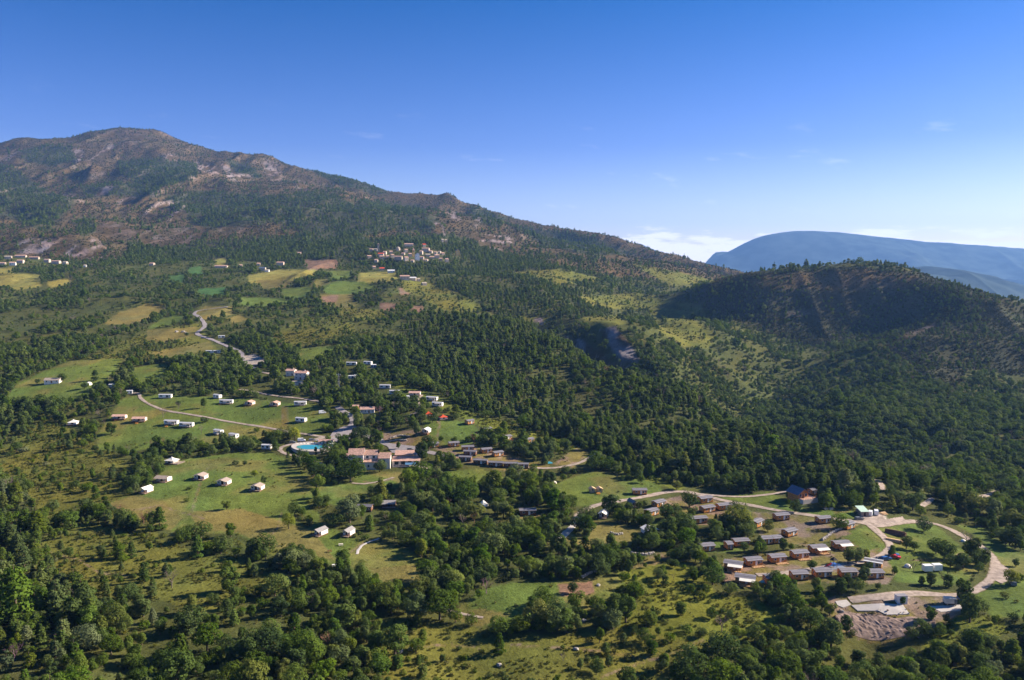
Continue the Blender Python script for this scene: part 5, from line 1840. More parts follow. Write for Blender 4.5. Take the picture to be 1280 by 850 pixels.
place('pool_house', 'poolhouse', house(9.5, 4.5, 2.5, 1.1, 'pinktile', 'whitewall', 4, 1, 'x', False), 407, 557, 18, 9.5, 4.5, -1, 'pool house with long pink tile roof behind the pool', 'pool house', None, 'the pool house')
place('cottage', 'cottageA', house(7, 5, 2.8, 1.2, 'stone', 'whitewall', 2, 1), 532, 592, 13, 7, 5, 26, 'small white cottage with pale striped roof beside tall trees below the restaurant', 'cottage', None, 'the white cottage')


def blue_house():
    P_ = [('wall', B(('box', -5, 2, -3.5, 4.5, -2, 5.2, 'wood'), ('gable', -4.99, 1.99, -3.49, 4.49, 5.202, 7.4, 'wood', 'y')).mesh('wall'), [])]
    r = MB()
    for i in range(4):
        for sg in (-1, 1):
            a, b = i / 4, (i + 1) / 4
            r.slab((-1.5 + sg * 4.4 * (1 - a), 4.5 + 3.0 * a + .02 * i), (-1.5 + sg * 4.4 * (1 - b), 4.5 + 3.0 * b + .02 * i), -4.6, 5.2, .1, 'roofblue')
    P_.append(('roof', r.mesh('roof'), []))
    P_.append(('terrace_wall', B(('box', -4.4, 5.6, -7.0, -3.503, -3, 2.4, 'render'), ('box', 2.003, 5.6, -3.5, 2.5, -3, 2.4, 'render')).mesh('terrace_wall'), []))
    P_.append(('terrace', B(('box', -4.3, 5.5, -6.9, -3.52, 2.403, 2.5, 'tile'), ('box', 2.01, 5.5, -3.5, 2.4, 2.403, 2.5, 'tile')).mesh('terrace'), []))
    P_.append(railing(-4.3, 5.5, -6.9, -3.6, 2.5, 'darkwood'))
    P_ += [window(-3.3, -3.5, 3.0, 1.6, 1.7), window(0.4, -3.5, 3.0, 1.6, 1.7), window(2, 1, 3.1, 1.6, 1.4, 'r'), door(-1.5, -3.5, 2.5, 1.0, 2.0)]
    return P_


place('timber_house', 'bluehouse', blue_house, 1008, 628, 25, 10.5, 9, 22, 'timber house with steep blue roof and stone terrace above the road', 'house', None, 'the blue roofed house', clr=(1.1, 14))
place('shed', 'shedC', chalet(5, 4, ('roofdark',), False), 1018, 619, 8, 5.4, 4, 22, 'small dark roofed shed right behind the blue roofed house', 'shed')

# the hotel: three joined blocks with tile roofs, a long rear wing
x, y, z = gp(462, 587)
HS = 88 * y / FPX / 40.0


def hotel():
    P_ = []
    wall = MB()
    wall.box(-11.5, -3.4, -5, 6, -2, 9.2, 'render').box(-3.39, 4.2, -1.5, 6, -2, 8.4, 'whitewall').box(4.9, 11.6, -3.6, 6, -2, 6.6, 'whitewall').box(-15.5, -11.51, -.5, 6, -2, 6.2, 'render').box(4.21, 4.89, 0, 6, -2, 6.0, 'whitewall')
    wall.box(-3.38, 4.85, -4.6, -1.51, -2, 4.6, 'whitewall').box(-15, 4, 6.01, 12, -2, 5.4, 'render')
    P_.append(('wall', wall.mesh('wall'), []))

    def hip(x0, x1, y0, y1, z0, rise, nm):
        r = MB()
        o = .5
        ym = (y0 + y1) / 2
        r.slabx((y0 - o, z0), (ym, z0 + rise), x0 - o, x1 + o, .18, 'tile').slabx((y1 + o, z0), (ym, z0 + rise), x0 - o, x1 + o, .18, 'tile')
        r.gable(x0 + .02, x1 - .02, y0 + .05, y1 - .05, z0 + .25, z0 + rise - .05, 'render')
        # ridge and rows of tiles as raised courses
        for k in range(1, 6):
            f_ = k / 6
            r.box(x0 - o + .02, x1 + o - .02, y0 - o + (ym - y0 + o) * f_ - .06, y0 - o + (ym - y0 + o) * f_ + .06, z0 + rise * f_ + .1, z0 + rise * f_ + .24, 'tile')
        return r.mesh(nm)
    ch = [('chimney', B(('box', -3.9, -2.9, .2, 1.2, 9, 12.2, 'render'), ('box', -4.0, -2.8, .1, 1.3, 12.2, 12.4, 'tile')).mesh('chimney'))]
    P_.append(('roof', hip(-11.5, -3.6, -5, 6, 9.2, 3.0, 'roof'), ch))
    P_.append(('roof', hip(-2.8, 3.9, -1.5, 6, 8.4, 2.4, 'roof'), [('chimney', B(('box', 4.4, 5.3, .5, 1.4, 8.3, 11.0, 'dark')).mesh('chimney'))]))
    P_.append(('roof', hip(5.2, 11.4, -3.6, 6, 6.6, 2.6, 'roof'), []))
    P_.append(('roof', hip(-15, 3.5, 7, 12, 5.4, 1.5, 'roof'), []))
    P_.append(('porch_roof', B(('slabx', (-5.1, 4.6), (-1.52, 6.0), -3.38, 4.8, .16, 'tile')).mesh('porch_roof'), []))
    for xx in (-8.6, -5.4):
        P_.append(window(xx, -5, 5.5, 1.4, 2.1, -1, 'dark'))
    for xx in (-9.6, -7.2, -4.6):
        P_.append(window(xx, -5, 1.0 if xx != -7.2 else .2, 1.2, 1.5 if xx != -7.2 else 2.3, -1, 'dark'))
    P_.append(('balcony', B(('box', -11.3, -3.5, -6.0, -5.02, 4.2, 4.4, 'render'), ('box', -11.3, -3.5, -6.06, -5.98, 4.4, 5.2, 'darkwood')).mesh('balcony'), []))
    P_ += [window(-1.4, -1.5, 6.3, 1.4, 1.6, -1, 'shutter'), window(2.2, -1.5, 6.3, 1.4, 1.6, -1, 'shutter'), window(8.2, -3.6, 4.1, 1.2, 1.7, -1, 'shutter'), window(-.5, -4.6, 1.4, 1.1, 1.5, -1, 'shutter'), window(2.8, -4.6, 1.4, 1.1, 1.5, -1, 'shutter'), window(8.2, -3.6, .8, 1.1, 1.4, -1, 'shutter'),
           window(-13.4, -.5, 3.2, 1.0, 1.4), window(11.6, 1.5, 3.6, 1.0, 1.4, 'r'), door(-5.9, -5, -.2, 1.3, 2.2)]
    return P_


def restaurant():
    P_ = [('wall', B(('box', -8.5, 8.5, 0, 4.5, -2, 3.8, 'whitewall')).mesh('wall'), []),
          ('upper_wall', B(('box', -7.2, 4.2, 4.6, 9, -2, 5.4, 'ochre')).mesh('upper_wall'), [])]
    lo = MB()
    for i in range(9):
        a, b = -9 + 2 * i, -9 + 2 * i + 1.98
        lo.slabx((-3.2, 3.3), (4.8, 5.0), a, b, .14, 'tile' if i % 2 else 'pinktile')
    P_.append(('roof', lo.mesh('roof'), []))
    P_.append(('upper_roof', B(('slabx', (4.0, 5.5), (9.6, 7.4), -7.8, 4.8, .16, 'pinktile')).mesh('upper_roof'), []))
    for i in range(5):
        xx = -8.6 + i * 4.2
        P_.append(('column', B(('box', xx, xx + .5, -3.0, -2.5, -2, 3.25, 'whitewall')).mesh('column'), []))
    for i in range(4):
        P_.append(window(-6.3 + i * 4.2, 0, .4, 2.6, 2.2, -1, 'shutter'))
    P_.append(('floor_slab', B(('box', -8.8, 8.8, -3.4, -.01, -2.2, 0, 'render')).mesh('floor_slab'), []))
    P_.append(('awning', B(('slabx', (-5.6, 1.5), (-3.3, 2.5), -.5, 6.5, .06, 'shutter')).mesh('awning'), []))
    return P_


o = put('hotel_building', make('hotel', 'hotel', hotel), (x - 0.3, y + 4, z + .3), math.radians(4), (HS * 1.02, 1, 1.0), 'three part hotel with terracotta roofs and grey end block', 'hotel')
clear(464, 580, 34, 14)
clear(482, 592, 42, 15)
LANDMARKS.append((464, 580, 'the hotel'))
x, y, z = gp(507, 584)
put('restaurant', make('resto', 'resto', restaurant), (x, y + 4, z + .4), math.radians(3), (36 * y / FPX / 18, 1, 1), 'low restaurant with striped tile roof and white columns beside the hotel', 'restaurant')
clear(507, 578, 22, 12)
LANDMARKS.append((507, 580, 'the restaurant'))


# ------------------------------------------------------------------ pool terrace
def flat_slab(name, px, top, depth, mat, extra=0.0):
    pts = [gp(u, v) for u, v in px]
    zt = top
    n = len(pts)
    V = [(p[0], p[1], zt - depth) for p in pts] + [(p[0], p[1], zt) for p in pts]
    F = [tuple(range(n)), tuple(range(2 * n - 1, n - 1, -1))] + [(i, i + n, (i + 1) % n + n, (i + 1) % n) for i in range(n)]
    me = bpy.data.meshes.new(name)
    me.from_pydata(V, [], F)
    import bmesh
    bm = bmesh.new()
    bm.from_mesh(me)
    bmesh.ops.recalc_face_normals(bm, faces=bm.faces)
    bm.to_mesh(me)
    bm.free()
    me.materials.append(M[mat])
    return me


def oval(cu, cv, ru, rv, n=28, pinch=.12):
    return [(cu + ru * math.cos(6.2832 * k / n), cv + rv * math.sin(6.2832 * k / n) * (1 - pinch * math.cos(6.2832 * k / n))) for k in range(n)]


tz = max(gp(u, v)[2] for u, v in oval(390, 561, 25, 6)) + .5
root = bpy.data.objects.new('pool_terrace', None)
COL.objects.link(root)
tag(root, 'pale paved pool terrace with a retaining wall', 'terrace')
for nm, me in (('paving', flat_slab('paving', oval(391, 560.5, 27, 7.6), tz, 4.5, 'concrete')), ('wall_cap', flat_slab('wall_cap', oval(391, 560.5, 27.5, 8.0), tz - .35, .3, 'stone'))):
    q = bpy.data.objects.new(nm, me)
    q.parent = root
    COL.objects.link(q)
root = bpy.data.objects.new('swimming_pool', None)
COL.objects.link(root)
tag(root, 'turquoise kidney shaped swimming pool on the pale terrace', 'pool')
for nm, me in (('coping', flat_slab('coping', oval(389, 561.8, 19, 4.3), tz + .12, .3, 'stone')), ('water', flat_slab('water', oval(389, 561.8, 18.2, 3.8), tz + .16, .1, 'water'))):
    q = bpy.data.objects.new(nm, me)
    q.parent = root
    COL.objects.link(q)
clear(389, 562, 31, 11)
LANDMARKS.append((389, 562, 'the pool'))
for i, (u, v, m, lab) in enumerate(((398, 555, 'canvas', 'white parasol by the pool house, closest to the cypress'), (404, 557, 'black', 'black parasol on the terrace in front of the pool house'), (411, 558, 'black', 'black parasol at the terrace end'), (415, 561, 'canvas', 'white parasol at the terrace end'))):
    x, y, z = gp(u, v)
    put('parasol', make('par', ('par', m), parasol(m)), (x, y, max(z, tz)), 0, (1, 1, 1), lab, 'parasol', 'pool parasols')
lg = B(('box', -.35, .35, -.95, .95, .28, .36, 'canvas'), ('slabx', (.95, .36), (1.5, .75), -.35, .35, .06, 'canvas'), ('box', -.3, -.24, -.8, -.74, 0, .28, 'metal'), ('box', .24, .3, -.8, -.74, 0, .28, 'metal'), ('box', -.3, -.24, .8, .86, 0, .28, 'metal'), ('box', .24, .3, .8, .86, 0, .28, 'metal')).mesh('sun_lounger')
for i in range(9):
    u = 372 + i * 4.2
    x, y, z = gp(u, 555.5 + .2 * abs(i - 4))
    o = bpy.data.objects.new('sun_lounger', lg)
    o.location, o.rotation_euler = (x, y, tz), (0, 0, .2 * i - .8)
    COL.objects.link(o)
    tag(o, '%s white sun lounger of the row behind the pool, counted from the drive end' % ('first', 'second', 'third', 'fourth', 'fifth', 'sixth', 'seventh', 'eighth', 'last')[i], 'lounger', 'sun loungers by the pool')

# ------------------------------------------------------------------ vehicles, building site, play things
CARS = [
    (621, 544, 10, 'carwhite', False, 'white car parked under the chalets of the hill edge', 'the white car'),
    (403, 517, 25, 'carwhite', True, 'white van in tree shade above the pool road', 'the shaded van'),
    (377, 552, 10, 'carwhite', True, 'white van on the drive beside the willow', 'the white van'),
    (390, 551, 20, 'cargrey', False, 'dark car parked beside the white van', None),
    (366, 554, 0, 'cargrey', False, 'small grey car near the willow trunk', None),
    (1088, 644, 60, 'carwhite', True, 'white van next to the green roofed shed', 'the parking van'),
    (1095, 643, 70, 'carwhite', True, 'second white van, towards the stacked timber', None),
    (1074, 650, 10, 'cargrey', False, 'dark car at the corner of the gravel parking', None),
    (1119, 698, -20, 'carred', False, 'red car on the grass under a young tree', 'the red car'),
    (1117, 695, -15, 'carblue', False, 'blue car just behind the red car', None),
    (1108, 700, 10, 'carblue', False, 'blue car beside the white edged cabin', None),
    (1204, 750, 10, 'carblue', False, 'dark blue car beyond the lorry on the building site', None),
    (1266, 731, 70, 'cargrey', False, 'grey car on the gravel by the right bend', 'the right bend car'),
    (254, 423, 10, 'carblue', False, 'blue car parked beside the upper asphalt road', 'the upper road car'),
    (513, 563, 5, 'cargrey', False, 'dark car parked on the yard behind the restaurant', None),
]
for u, v, yaw, paint, van, lab, ref in CARS:
    x, y, z = gp(u, v)
    put('parked_van' if van else 'parked_car', make('car', ('car', paint, van), car(paint, van)), (x, y, z + .12), math.radians(yaw), (1.1, 1.1, 1.1), lab, 'van' if van else 'car', 'parked vehicles')
    clear(u, v, 7, 5)
    if ref:
        LANDMARKS.append((u, v, ref))


def green_shed():
    return [('wall', B(('box', -2.5, 2.5, -3, 3, -1, 2.3, 'greydeck')).mesh('wall'), []), ('roof', B(('slabx', (-3.3, 2.35), (3.3, 3.6), -2.8, 2.8, .1, 'green')).mesh('roof'), []), door(0, -3, 0, 1, 2, 'dark')]


place('shed', 'greenshed', green_shed, 1081, 646, 11, 5.4, 6, 4, 'shed with pale green sheet roof on the gravel parking', 'shed', None, 'the green roofed shed')


def container():
    P_ = [('body', B(('box', -2.6, 2.6, -1.2, 1.2, .5, 2.9, 'white'), ('box', -2.62, 2.62, -1.22, 1.22, 2.9, 3.0, 'roofwhite')).mesh('body'), []), ('door', B(('box', -.9, .9, -1.24, -1.2, .6, 2.6, 'frame')).mesh('door'), []),
          ('drawbar', B(('box', 2.6, 3.6, -.06, .06, .5, .6, 'metal')).mesh('drawbar'), [])]
    return P_ + wheels(None, (0,), 1.1, .35)


for u, v, lab, ref in ((1161, 716, 'white trailer box on the grass, left of two', 'the left white trailer'), (1173, 715, 'white trailer box on the grass, right of two', 'the right white trailer')):
    place('trailer', 'trailer', container, u, v, 11, 5.2, 2.4, 4, lab, 'trailer', 'white trailers', ref)


def site_cabin():
    return [('wall', B(('box', -2.5, 2.5, -1.2, 1.2, -.5, 2.7, 'white')).mesh('wall'), []), ('roof', B(('box', -2.65, 2.65, -1.35, 1.35, 2.7, 2.85, 'roofgrey')).mesh('roof'), []), door(1, -1.2, .1, .9, 2, 'frame'), window(-.9, -1.2, 1, 1.2, 1)]


place('site_cabin', 'sitecabin', site_cabin, 1128, 755, 14, 5.2, 2.4, 3, 'white site cabin behind the concrete slab', 'cabin', None, 'the site cabin')


def lorry():
    P_ = [('cab', B(('box', 2.0, 3.6, -1.1, 1.1, .6, 2.7, 'cargrey')).mesh('cab'), [('windscreen', B(('box', 3.6, 3.63, -.95, .95, 1.6, 2.5, 'glass')).mesh('windscreen'))]),
          ('load_bed', B(('box', -3.6, 1.8, -1.2, 1.2, .9, 2.9, 'cream')).mesh('load_bed'), []), ('chassis', B(('box', -3.6, 3.5, -.6, .6, .5, .88, 'dark')).mesh('chassis'), [])]
    return P_ + wheels(None, (-2.4, 2.7), 1.0, .5)


place('lorry', 'lorry', lorry, 1189, 758, 15, 7.2, 2.4, -4, 'lorry with cream box on the building site', 'lorry', None, 'the lorry')


def slab_thing(name, label, px, top_off, depth, mat, cat):
    pts = [gp(u, v) for u, v in px]
    zt = max(p[2] for p in pts) + top_off
    me = flat_slab(name, px, zt, depth, mat)
    n = len(pts)
    for i, p in enumerate(pts):
        me.vertices[i].co.z = p[2] - depth
        me.vertices[i + n].co.z = p[2] + top_off
    o = bpy.data.objects.new(name, me)
    COL.objects.link(o)
    tag(o, label, cat)
    fill([(u, v + 3) for u, v in px], notree, True)
    fill(px, notree, True)
    return zt


slab_thing('concrete_slab', 'long fresh concrete slab with a step, at the pit edge', [(1064, 757), (1100, 755), (1128, 756), (1137, 768), (1108, 769), (1098, 764), (1072, 764)], .25, 1.5, 'concrete', 'slab')
slab_thing('concrete_slab', 'small rounded concrete slab left of the long one', [(1044, 752), (1058, 750), (1064, 756), (1054, 760), (1047, 757)], .2, 1.5, 'concrete', 'slab')
slab_thing('concrete_slab', 'narrow concrete strip under the lorry', [(1162, 758), (1200, 756), (1212, 763), (1176, 765)], .1, 1.2, 'concrete', 'slab')
LANDMARKS.append((1100, 762, 'the concrete slab'))
LANDMARKS.append((1052, 755, 'the small slab'))


def earth_bank():
    px_top = [(1043, 770), (1056, 765), (1072, 767), (1098, 769), (1120, 773), (1140, 771), (1168, 776)]
    px_bot = [(1044, 774), (1056, 786), (1070, 795), (1096, 801), (1124, 797), (1146, 792), (1170, 779)]
    V, F = [], []
    n = 46
    rows_ = 12
    top = smooth_line([gp(u, v) for u, v in px_top], .8)
    bot = smooth_line([gp(u, v) for u, v in px_bot], .8)
    ti, bi = np.linspace(0, len(top) - 1, n).astype(int), np.linspace(0, len(bot) - 1, n).astype(int)
    r_ = np.random.default_rng(5)
    for j in range(rows_ + 1):
        f = j / rows_
        for i in range(n):
            a, b = top[ti[i]], bot[bi[i]]
            p = a * (1 - f) + b * f
            bump = .30 * float(fbm(p[0] / 5.0, p[1] / 6.0, 9, 4)) + .12 * r_.normal()
            e = min(f, 1 - f) * 4
            V.append((p[0], p[1], float(hgt(p[0], p[1])) + .12 + min(1, e) * (.7 + bump) * (1 - f * .3)))
    for j in range(rows_):
        for i in range(n - 1):
            a = j * n + i
            F.append((a, a + 1, a + n + 1, a + n))
    me = bpy.data.meshes.new('earth_bank')
    me.from_pydata(V, [], F)
    me.materials.append(M['earth'])
    o = bpy.data.objects.new('earth_bank', me)
    COL.objects.link(o)
    tag(o, 'dark dug earth bank falling from the building site', kind='structure')
    fill(px_top + [(u, v - 3) for u, v in px_bot[::-1]], notree, True)
    fill([(1036, 786), (1060, 796), (1150, 800), (1172, 786), (1172, 812), (1130, 832), (1080, 832), (1040, 812)], notree, True)

    # loose stones over the bank and the site
    V2, F2 = [], []
    base = make('boulder', ('rock', 9), rock(9, 'rock'))
    bv = np.array([v.co[:] for v in base.vertices])
    bf = [tuple(f.vertices) for f in base.polygons]
    for k in range(120):
        u_ = r_.uniform(1044, 1168)
        v_ = r_.uniform(762, 800)
        x_, y_, z_ = gp(u_, v_)
        s_ = .18 + .35 * r_.random() ** 3
        a_ = r_.uniform(0, 6.28)
        o_ = len(V2)
        for q_ in bv:
            V2.append((x_ + s_ * (q_[0] * math.cos(a_) - q_[1] * math.sin(a_)), y_ + s_ * (q_[0] * math.sin(a_) + q_[1] * math.cos(a_)), z_ + .45 + s_ * q_[2]))
        F2 += [tuple(i + o_ for i in f) for f in bf]
    me2 = bpy.data.meshes.new('rubble')
    me2.from_pydata(V2, [], F2)
    me2.materials.append(M['earth'])
    o2 = bpy.data.objects.new('rubble', me2)
    COL.objects.link(o2)
    tag(o2, 'loose stones strewn over the dug bank and building site', 'rubble', kind='stuff')


earth_bank()



def playground():
    P_ = [('tower', B(('box', -1, 1, -1, 1, 1.5, 1.62, 'blue'), *[('box', a - .06, a + .06, b - .06, b + .06, 0, 3.2, 'cargrey') for a in (-.95, .95) for b in (-.95, .95)]).mesh('tower'), []),
          ('roof', MB().cone(4, 1.7, 3.2, .05, 4.5, 'black', True, 0, 0, math.pi / 4).mesh('roof'), []),
          ('slide', MB().slab((-4.6, .25), (-1.05, 1.65), -.35, .35, .1, 'red').slab((-4.6, .35), (-1.05, 1.75), -.42, -.36, .3, 'red').slab((-4.6, .35), (-1.05, 1.75), .36, .42, .3, 'red').mesh('slide'), []),
          ('ladder', B(('tube', (1.0, -.3, 1.6), (2.0, -.3, 0), .05, .05, 'metal'), ('tube', (1.0, .3, 1.6), (2.0, .3, 0), .05, .05, 'metal'), *[('tube', (2.0 - k * .22, -.3, k * .35), (2.0 - k * .22, .3, k * .35), .04, .04, 'metal') for k in range(1, 5)]).mesh('ladder'), []),
          ('ground_pad', B(('box', -5.5, 4.5, -2.6, 2.6, -.6, .12, 'metal')).mesh('ground_pad'), [])]
    return P_


x, y, z = gp(1042, 709)
put('play_tower', make('play', 'play', playground), (x, y, z + .1), math.radians(18), (1, 1, 1), 'dark play tower with a red slide between the chalet rows', 'playground')
clear(1041, 708, 14, 6)
LANDMARKS.append((1041, 708, 'the play tower'))
# stacked logs and planks beside the lane
for i, (u, v, yaw, m, L, lab) in enumerate(((1119, 668, -38, 'log', 9, 'pile of dark cut logs beside the gravel lane'), (1118, 677, -36, 'plank', 7, 'pile of pale sawn planks in front of the dark logs'), (1104, 643, 20, 'plank', 3, 'heap of orange pale timber at the parking end'))):
    x, y, z = gp(u, v)
    root = bpy.data.objects.new('log_pile' if m == 'log' else 'timber_stack', None)
    root.location, root.rotation_euler = (x, y, z), (0, 0, math.radians(yaw))
    COL.objects.link(root)
    tag(root, lab, 'timber')
    lm = MB().tube((-L / 2, 0, 0), (L / 2, 0, 0), .3, .26, m, 8).mesh('log')
    bmh = B(('box', -L / 2, L / 2, -.28, .28, -.12, .12, m)).mesh('plank')
    rr = random.Random(i)
    for layer in range(4):
        for k in range(5 - layer):
            q = bpy.data.objects.new('log' if m == 'log' else 'plank', lm if m == 'log' else bmh)
            q.parent = root
            q.location = (rr.uniform(-.5, .5), (k - (5 - layer) / 2) * .62 + .3, .3 + layer * (.52 if m == 'log' else .27))
            q.rotation_euler = (0, 0, rr.uniform(-.05, .05))
            COL.objects.link(q)
    clear(u, v, 11, 6)
    LANDMARKS.append((u, v, 'the log pile' if m == 'log' else 'the plank stack' if i == 1 else 'the timber heap'))
for u, v, m, lab in ((1032, 637, 'white', 'white picnic table, left of two on dry grass'), (1039, 637, 'white', 'white picnic table, right of two on dry grass'), (186, 606, 'orange', 'orange picnic table next to the hedge lodge tent'), (145, 526, 'orange', 'orange picnic table before the left pink lodge'),
                     (171, 530, 'orange', 'orange picnic table before the right pink lodge'), (275, 506, 'orange', 'orange picnic table beside the flat roofed mobile home'), (208, 534, 'orange', 'orange picnic table under the orange deck mobile home'), (412, 690, 'darkwood', 'dark picnic table on the lower meadow'),
                     (418, 708, 'white', 'white picnic table near the lower meadow rim'), (426, 682, 'cream', 'pale picnic table between the lodge tents and the dark one'), (748, 618, 'orange', 'orange picnic table beside the small orange shelters'), (571, 725, 'white', 'white picnic table in shade beside the purple shrub')):
    x, y, z = gp(u, v)
    put('picnic_table', make('tab', ('tab', m), table_set(m)), (x, y, z), .3, (1.15, 1.15, 1.15), lab, 'table', 'picnic tables')
for u, v, lab in ((741, 616, 'small orange wooden shelter with pale front, left of two'), (750, 616, 'small orange wooden shelter, right of two')):
    place('wooden_shelter', 'shelter', house(3.5, 3, 2.0, .8, 'plank', 'plank', 1, 1, 'y', False, True), u, v, 7, 3.5, 3, 10, lab, 'shelter', 'small shelters', 'the orange shelters' if u < 745 else None)


def pylon():
    P_ = []
    m = MB()
    h = 14.5
    for a, b in ((-1, -1), (1, -1), (1, 1), (-1, 1)):
        m.tube((a * .9, b * .9, -.5), (a * .22, b * .22, h), .09, .07, 'metal', 4)
    for k in range(7):
        z0, z1 = k * h / 7, (k + 1) * h / 7
        w0, w1 = .9 - .68 * k / 7, .9 - .68 * (k + 1) / 7
        for a, b, c, d in ((-1, -1, 1, -1), (1, -1, 1, 1), (1, 1, -1, 1), (-1, 1, -1, -1)):
            m.tube((a * w0, b * w0, z0), (c * w1, d * w1, z1), .05, .05, 'metal', 3)
    P_.append(('mast', m.mesh('mast'), []))
    P_.append(('cross_arm', B(('box', -2.0, 2.0, -.1, .1, h - 1.0, h - .8, 'metal')).mesh('cross_arm'), []))
    for xx in (-1.8, 0, 1.8):
        P_.append(('insulator', B(('tube', (xx, 0, h - 1.7), (xx, 0, h - 1.0), .09, .09, 'white')).mesh('insulator'), []))
    return P_


x, y, z = gp(423.5, 487)
put('power_pylon', make('pyl', 'pyl', pylon), (x, y, z), .4, (1, 1, 1), 'grey lattice power pylon standing out of the trees', 'pylon')
clear(423, 485, 5, 5)
LANDMARKS.append((423, 482, 'the pylon'))
# tarps, sign, boulders
tarp = MB().add([(-1.6, -1.2, .1), (1.6, -1.2, .1), (1.7, 1.2, .1), (-1.5, 1.2, .1), (-.7, -.5, .8), (.8, -.4, .9), (.7, .6, .7), (-.6, .5, .85)], [(0, 1, 5, 4), (1, 2, 6, 5), (2, 3, 7, 6), (3, 0, 4, 7), (4, 5, 6, 7)], 'cyan').mesh('tarp')
solo('tarp', tarp, 687, 579, 1.1, 10, 'cyan tarp over a heap beside the dusty track', 'tarp', None, 'the cyan tarp', clr=(6, 5))
solo('tarp', tarp, 955, 728, 1.1, 30, 'blue tarp heap beside the half white roof chalet', 'tarp', None, None, clr=(6, 5))
ROCKS = [make('boulder', ('rock', k), rock(k)) for k in range(4)]
for i, (u, v, s, lab) in enumerate(((221, 415, 2.4, 'white boulder on the dry field above the hedges, left of three'), (229, 415.5, 2.6, 'white boulder on the dry field, middle of three'), (233, 416.5, 1.8, 'white boulder on the dry field, right of three'), (624, 832, 1.1, 'tall pale boulder on the lowest terrace at the picture foot'),
                                    (1239, 662, 1.2, 'pale boulder at the top of the right meadow'), (730, 776, .9, 'white boulder on the hedge below the centre meadow'), (868, 651, 1.1, 'white tank like boulder beside the paired chalets'), (748, 732, 1.0, 'grey boulder next to the tilled patch'), (430, 800, 1.1, 'grey boulder under the lower wood'),
                                    (720, 812, 1.0, 'small grey boulder on the lower terraces'), (500, 815, 1.2, 'pale boulder beside the big lower tree'), (513, 812, 1.0, 'small pale boulder right of the big lower tree'), (740, 662, .8, 'small white stone on the dry clearing'), (1052, 765, 1.0, 'pale boulder at the pit rim'))):
    solo('boulder', ROCKS[i % 4], u, v, s, i * 40, lab, 'boulder', 'boulders', None)
# rubble walls of the old terraces: stones one by one
for wi, (line, lab) in enumerate(((((455, 0),), None),) if False else (([(700, 702), (712, 700), (728, 698), (738, 696)], 'low dry stone wall on the terrace among bushes, upper left'), ([(768, 692), (778, 691), (790, 692)], 'short dry stone wall under the white marquee'), ([(794, 693), (806, 694), (816, 692)], 'short pale dry stone wall right of the other'),
                                  ([(728, 722), (740, 716), (748, 714)], 'dry stone wall above the tilled patch'), ([(764, 667), (770, 668.5), (778, 668)], 'ring of stones round the sandy fire place'), ([(1028, 676), (1040, 667), (1052, 661), (1066, 656)], 'dry stone wall along the steep footpath'), ([(488, 548), (500, 545), (512, 546)], 'low white terrace wall above the hotel road'), ([(484, 553), (496, 551), (508, 551)], 'long low wall on the hotel garden terrace'))):
    pts = smooth_line([gp(u, v)[:2] for u, v in line], .9)
    root = bpy.data.objects.new('stone_wall', None)
    root.location = (pts[0][0], pts[0][1], float(hgt(*pts[0])))
    COL.objects.link(root)
    tag(root, lab, 'wall', 'dry stone walls')
    rr = random.Random(wi)
    for p in pts:
        for layer in range(2):
            q = bpy.data.objects.new('stone', ROCKS[rr.randrange(4)])
            q.parent = root
            q.location = (p[0] - root.location.x + rr.uniform(-.2, .2), p[1] - root.location.y + rr.uniform(-.2, .2), float(hgt(p[0], p[1])) - root.location.z + .1 + layer * .45)
            q.rotation_euler = (0, 0, rr.uniform(0, 6))
            q.scale = (rr.uniform(.45, .75),) * 3
            COL.objects.link(q)
    stroke(line, 4, True, notree)
    stroke([(a, b + 4) for a, b in line], 5, True, notree)

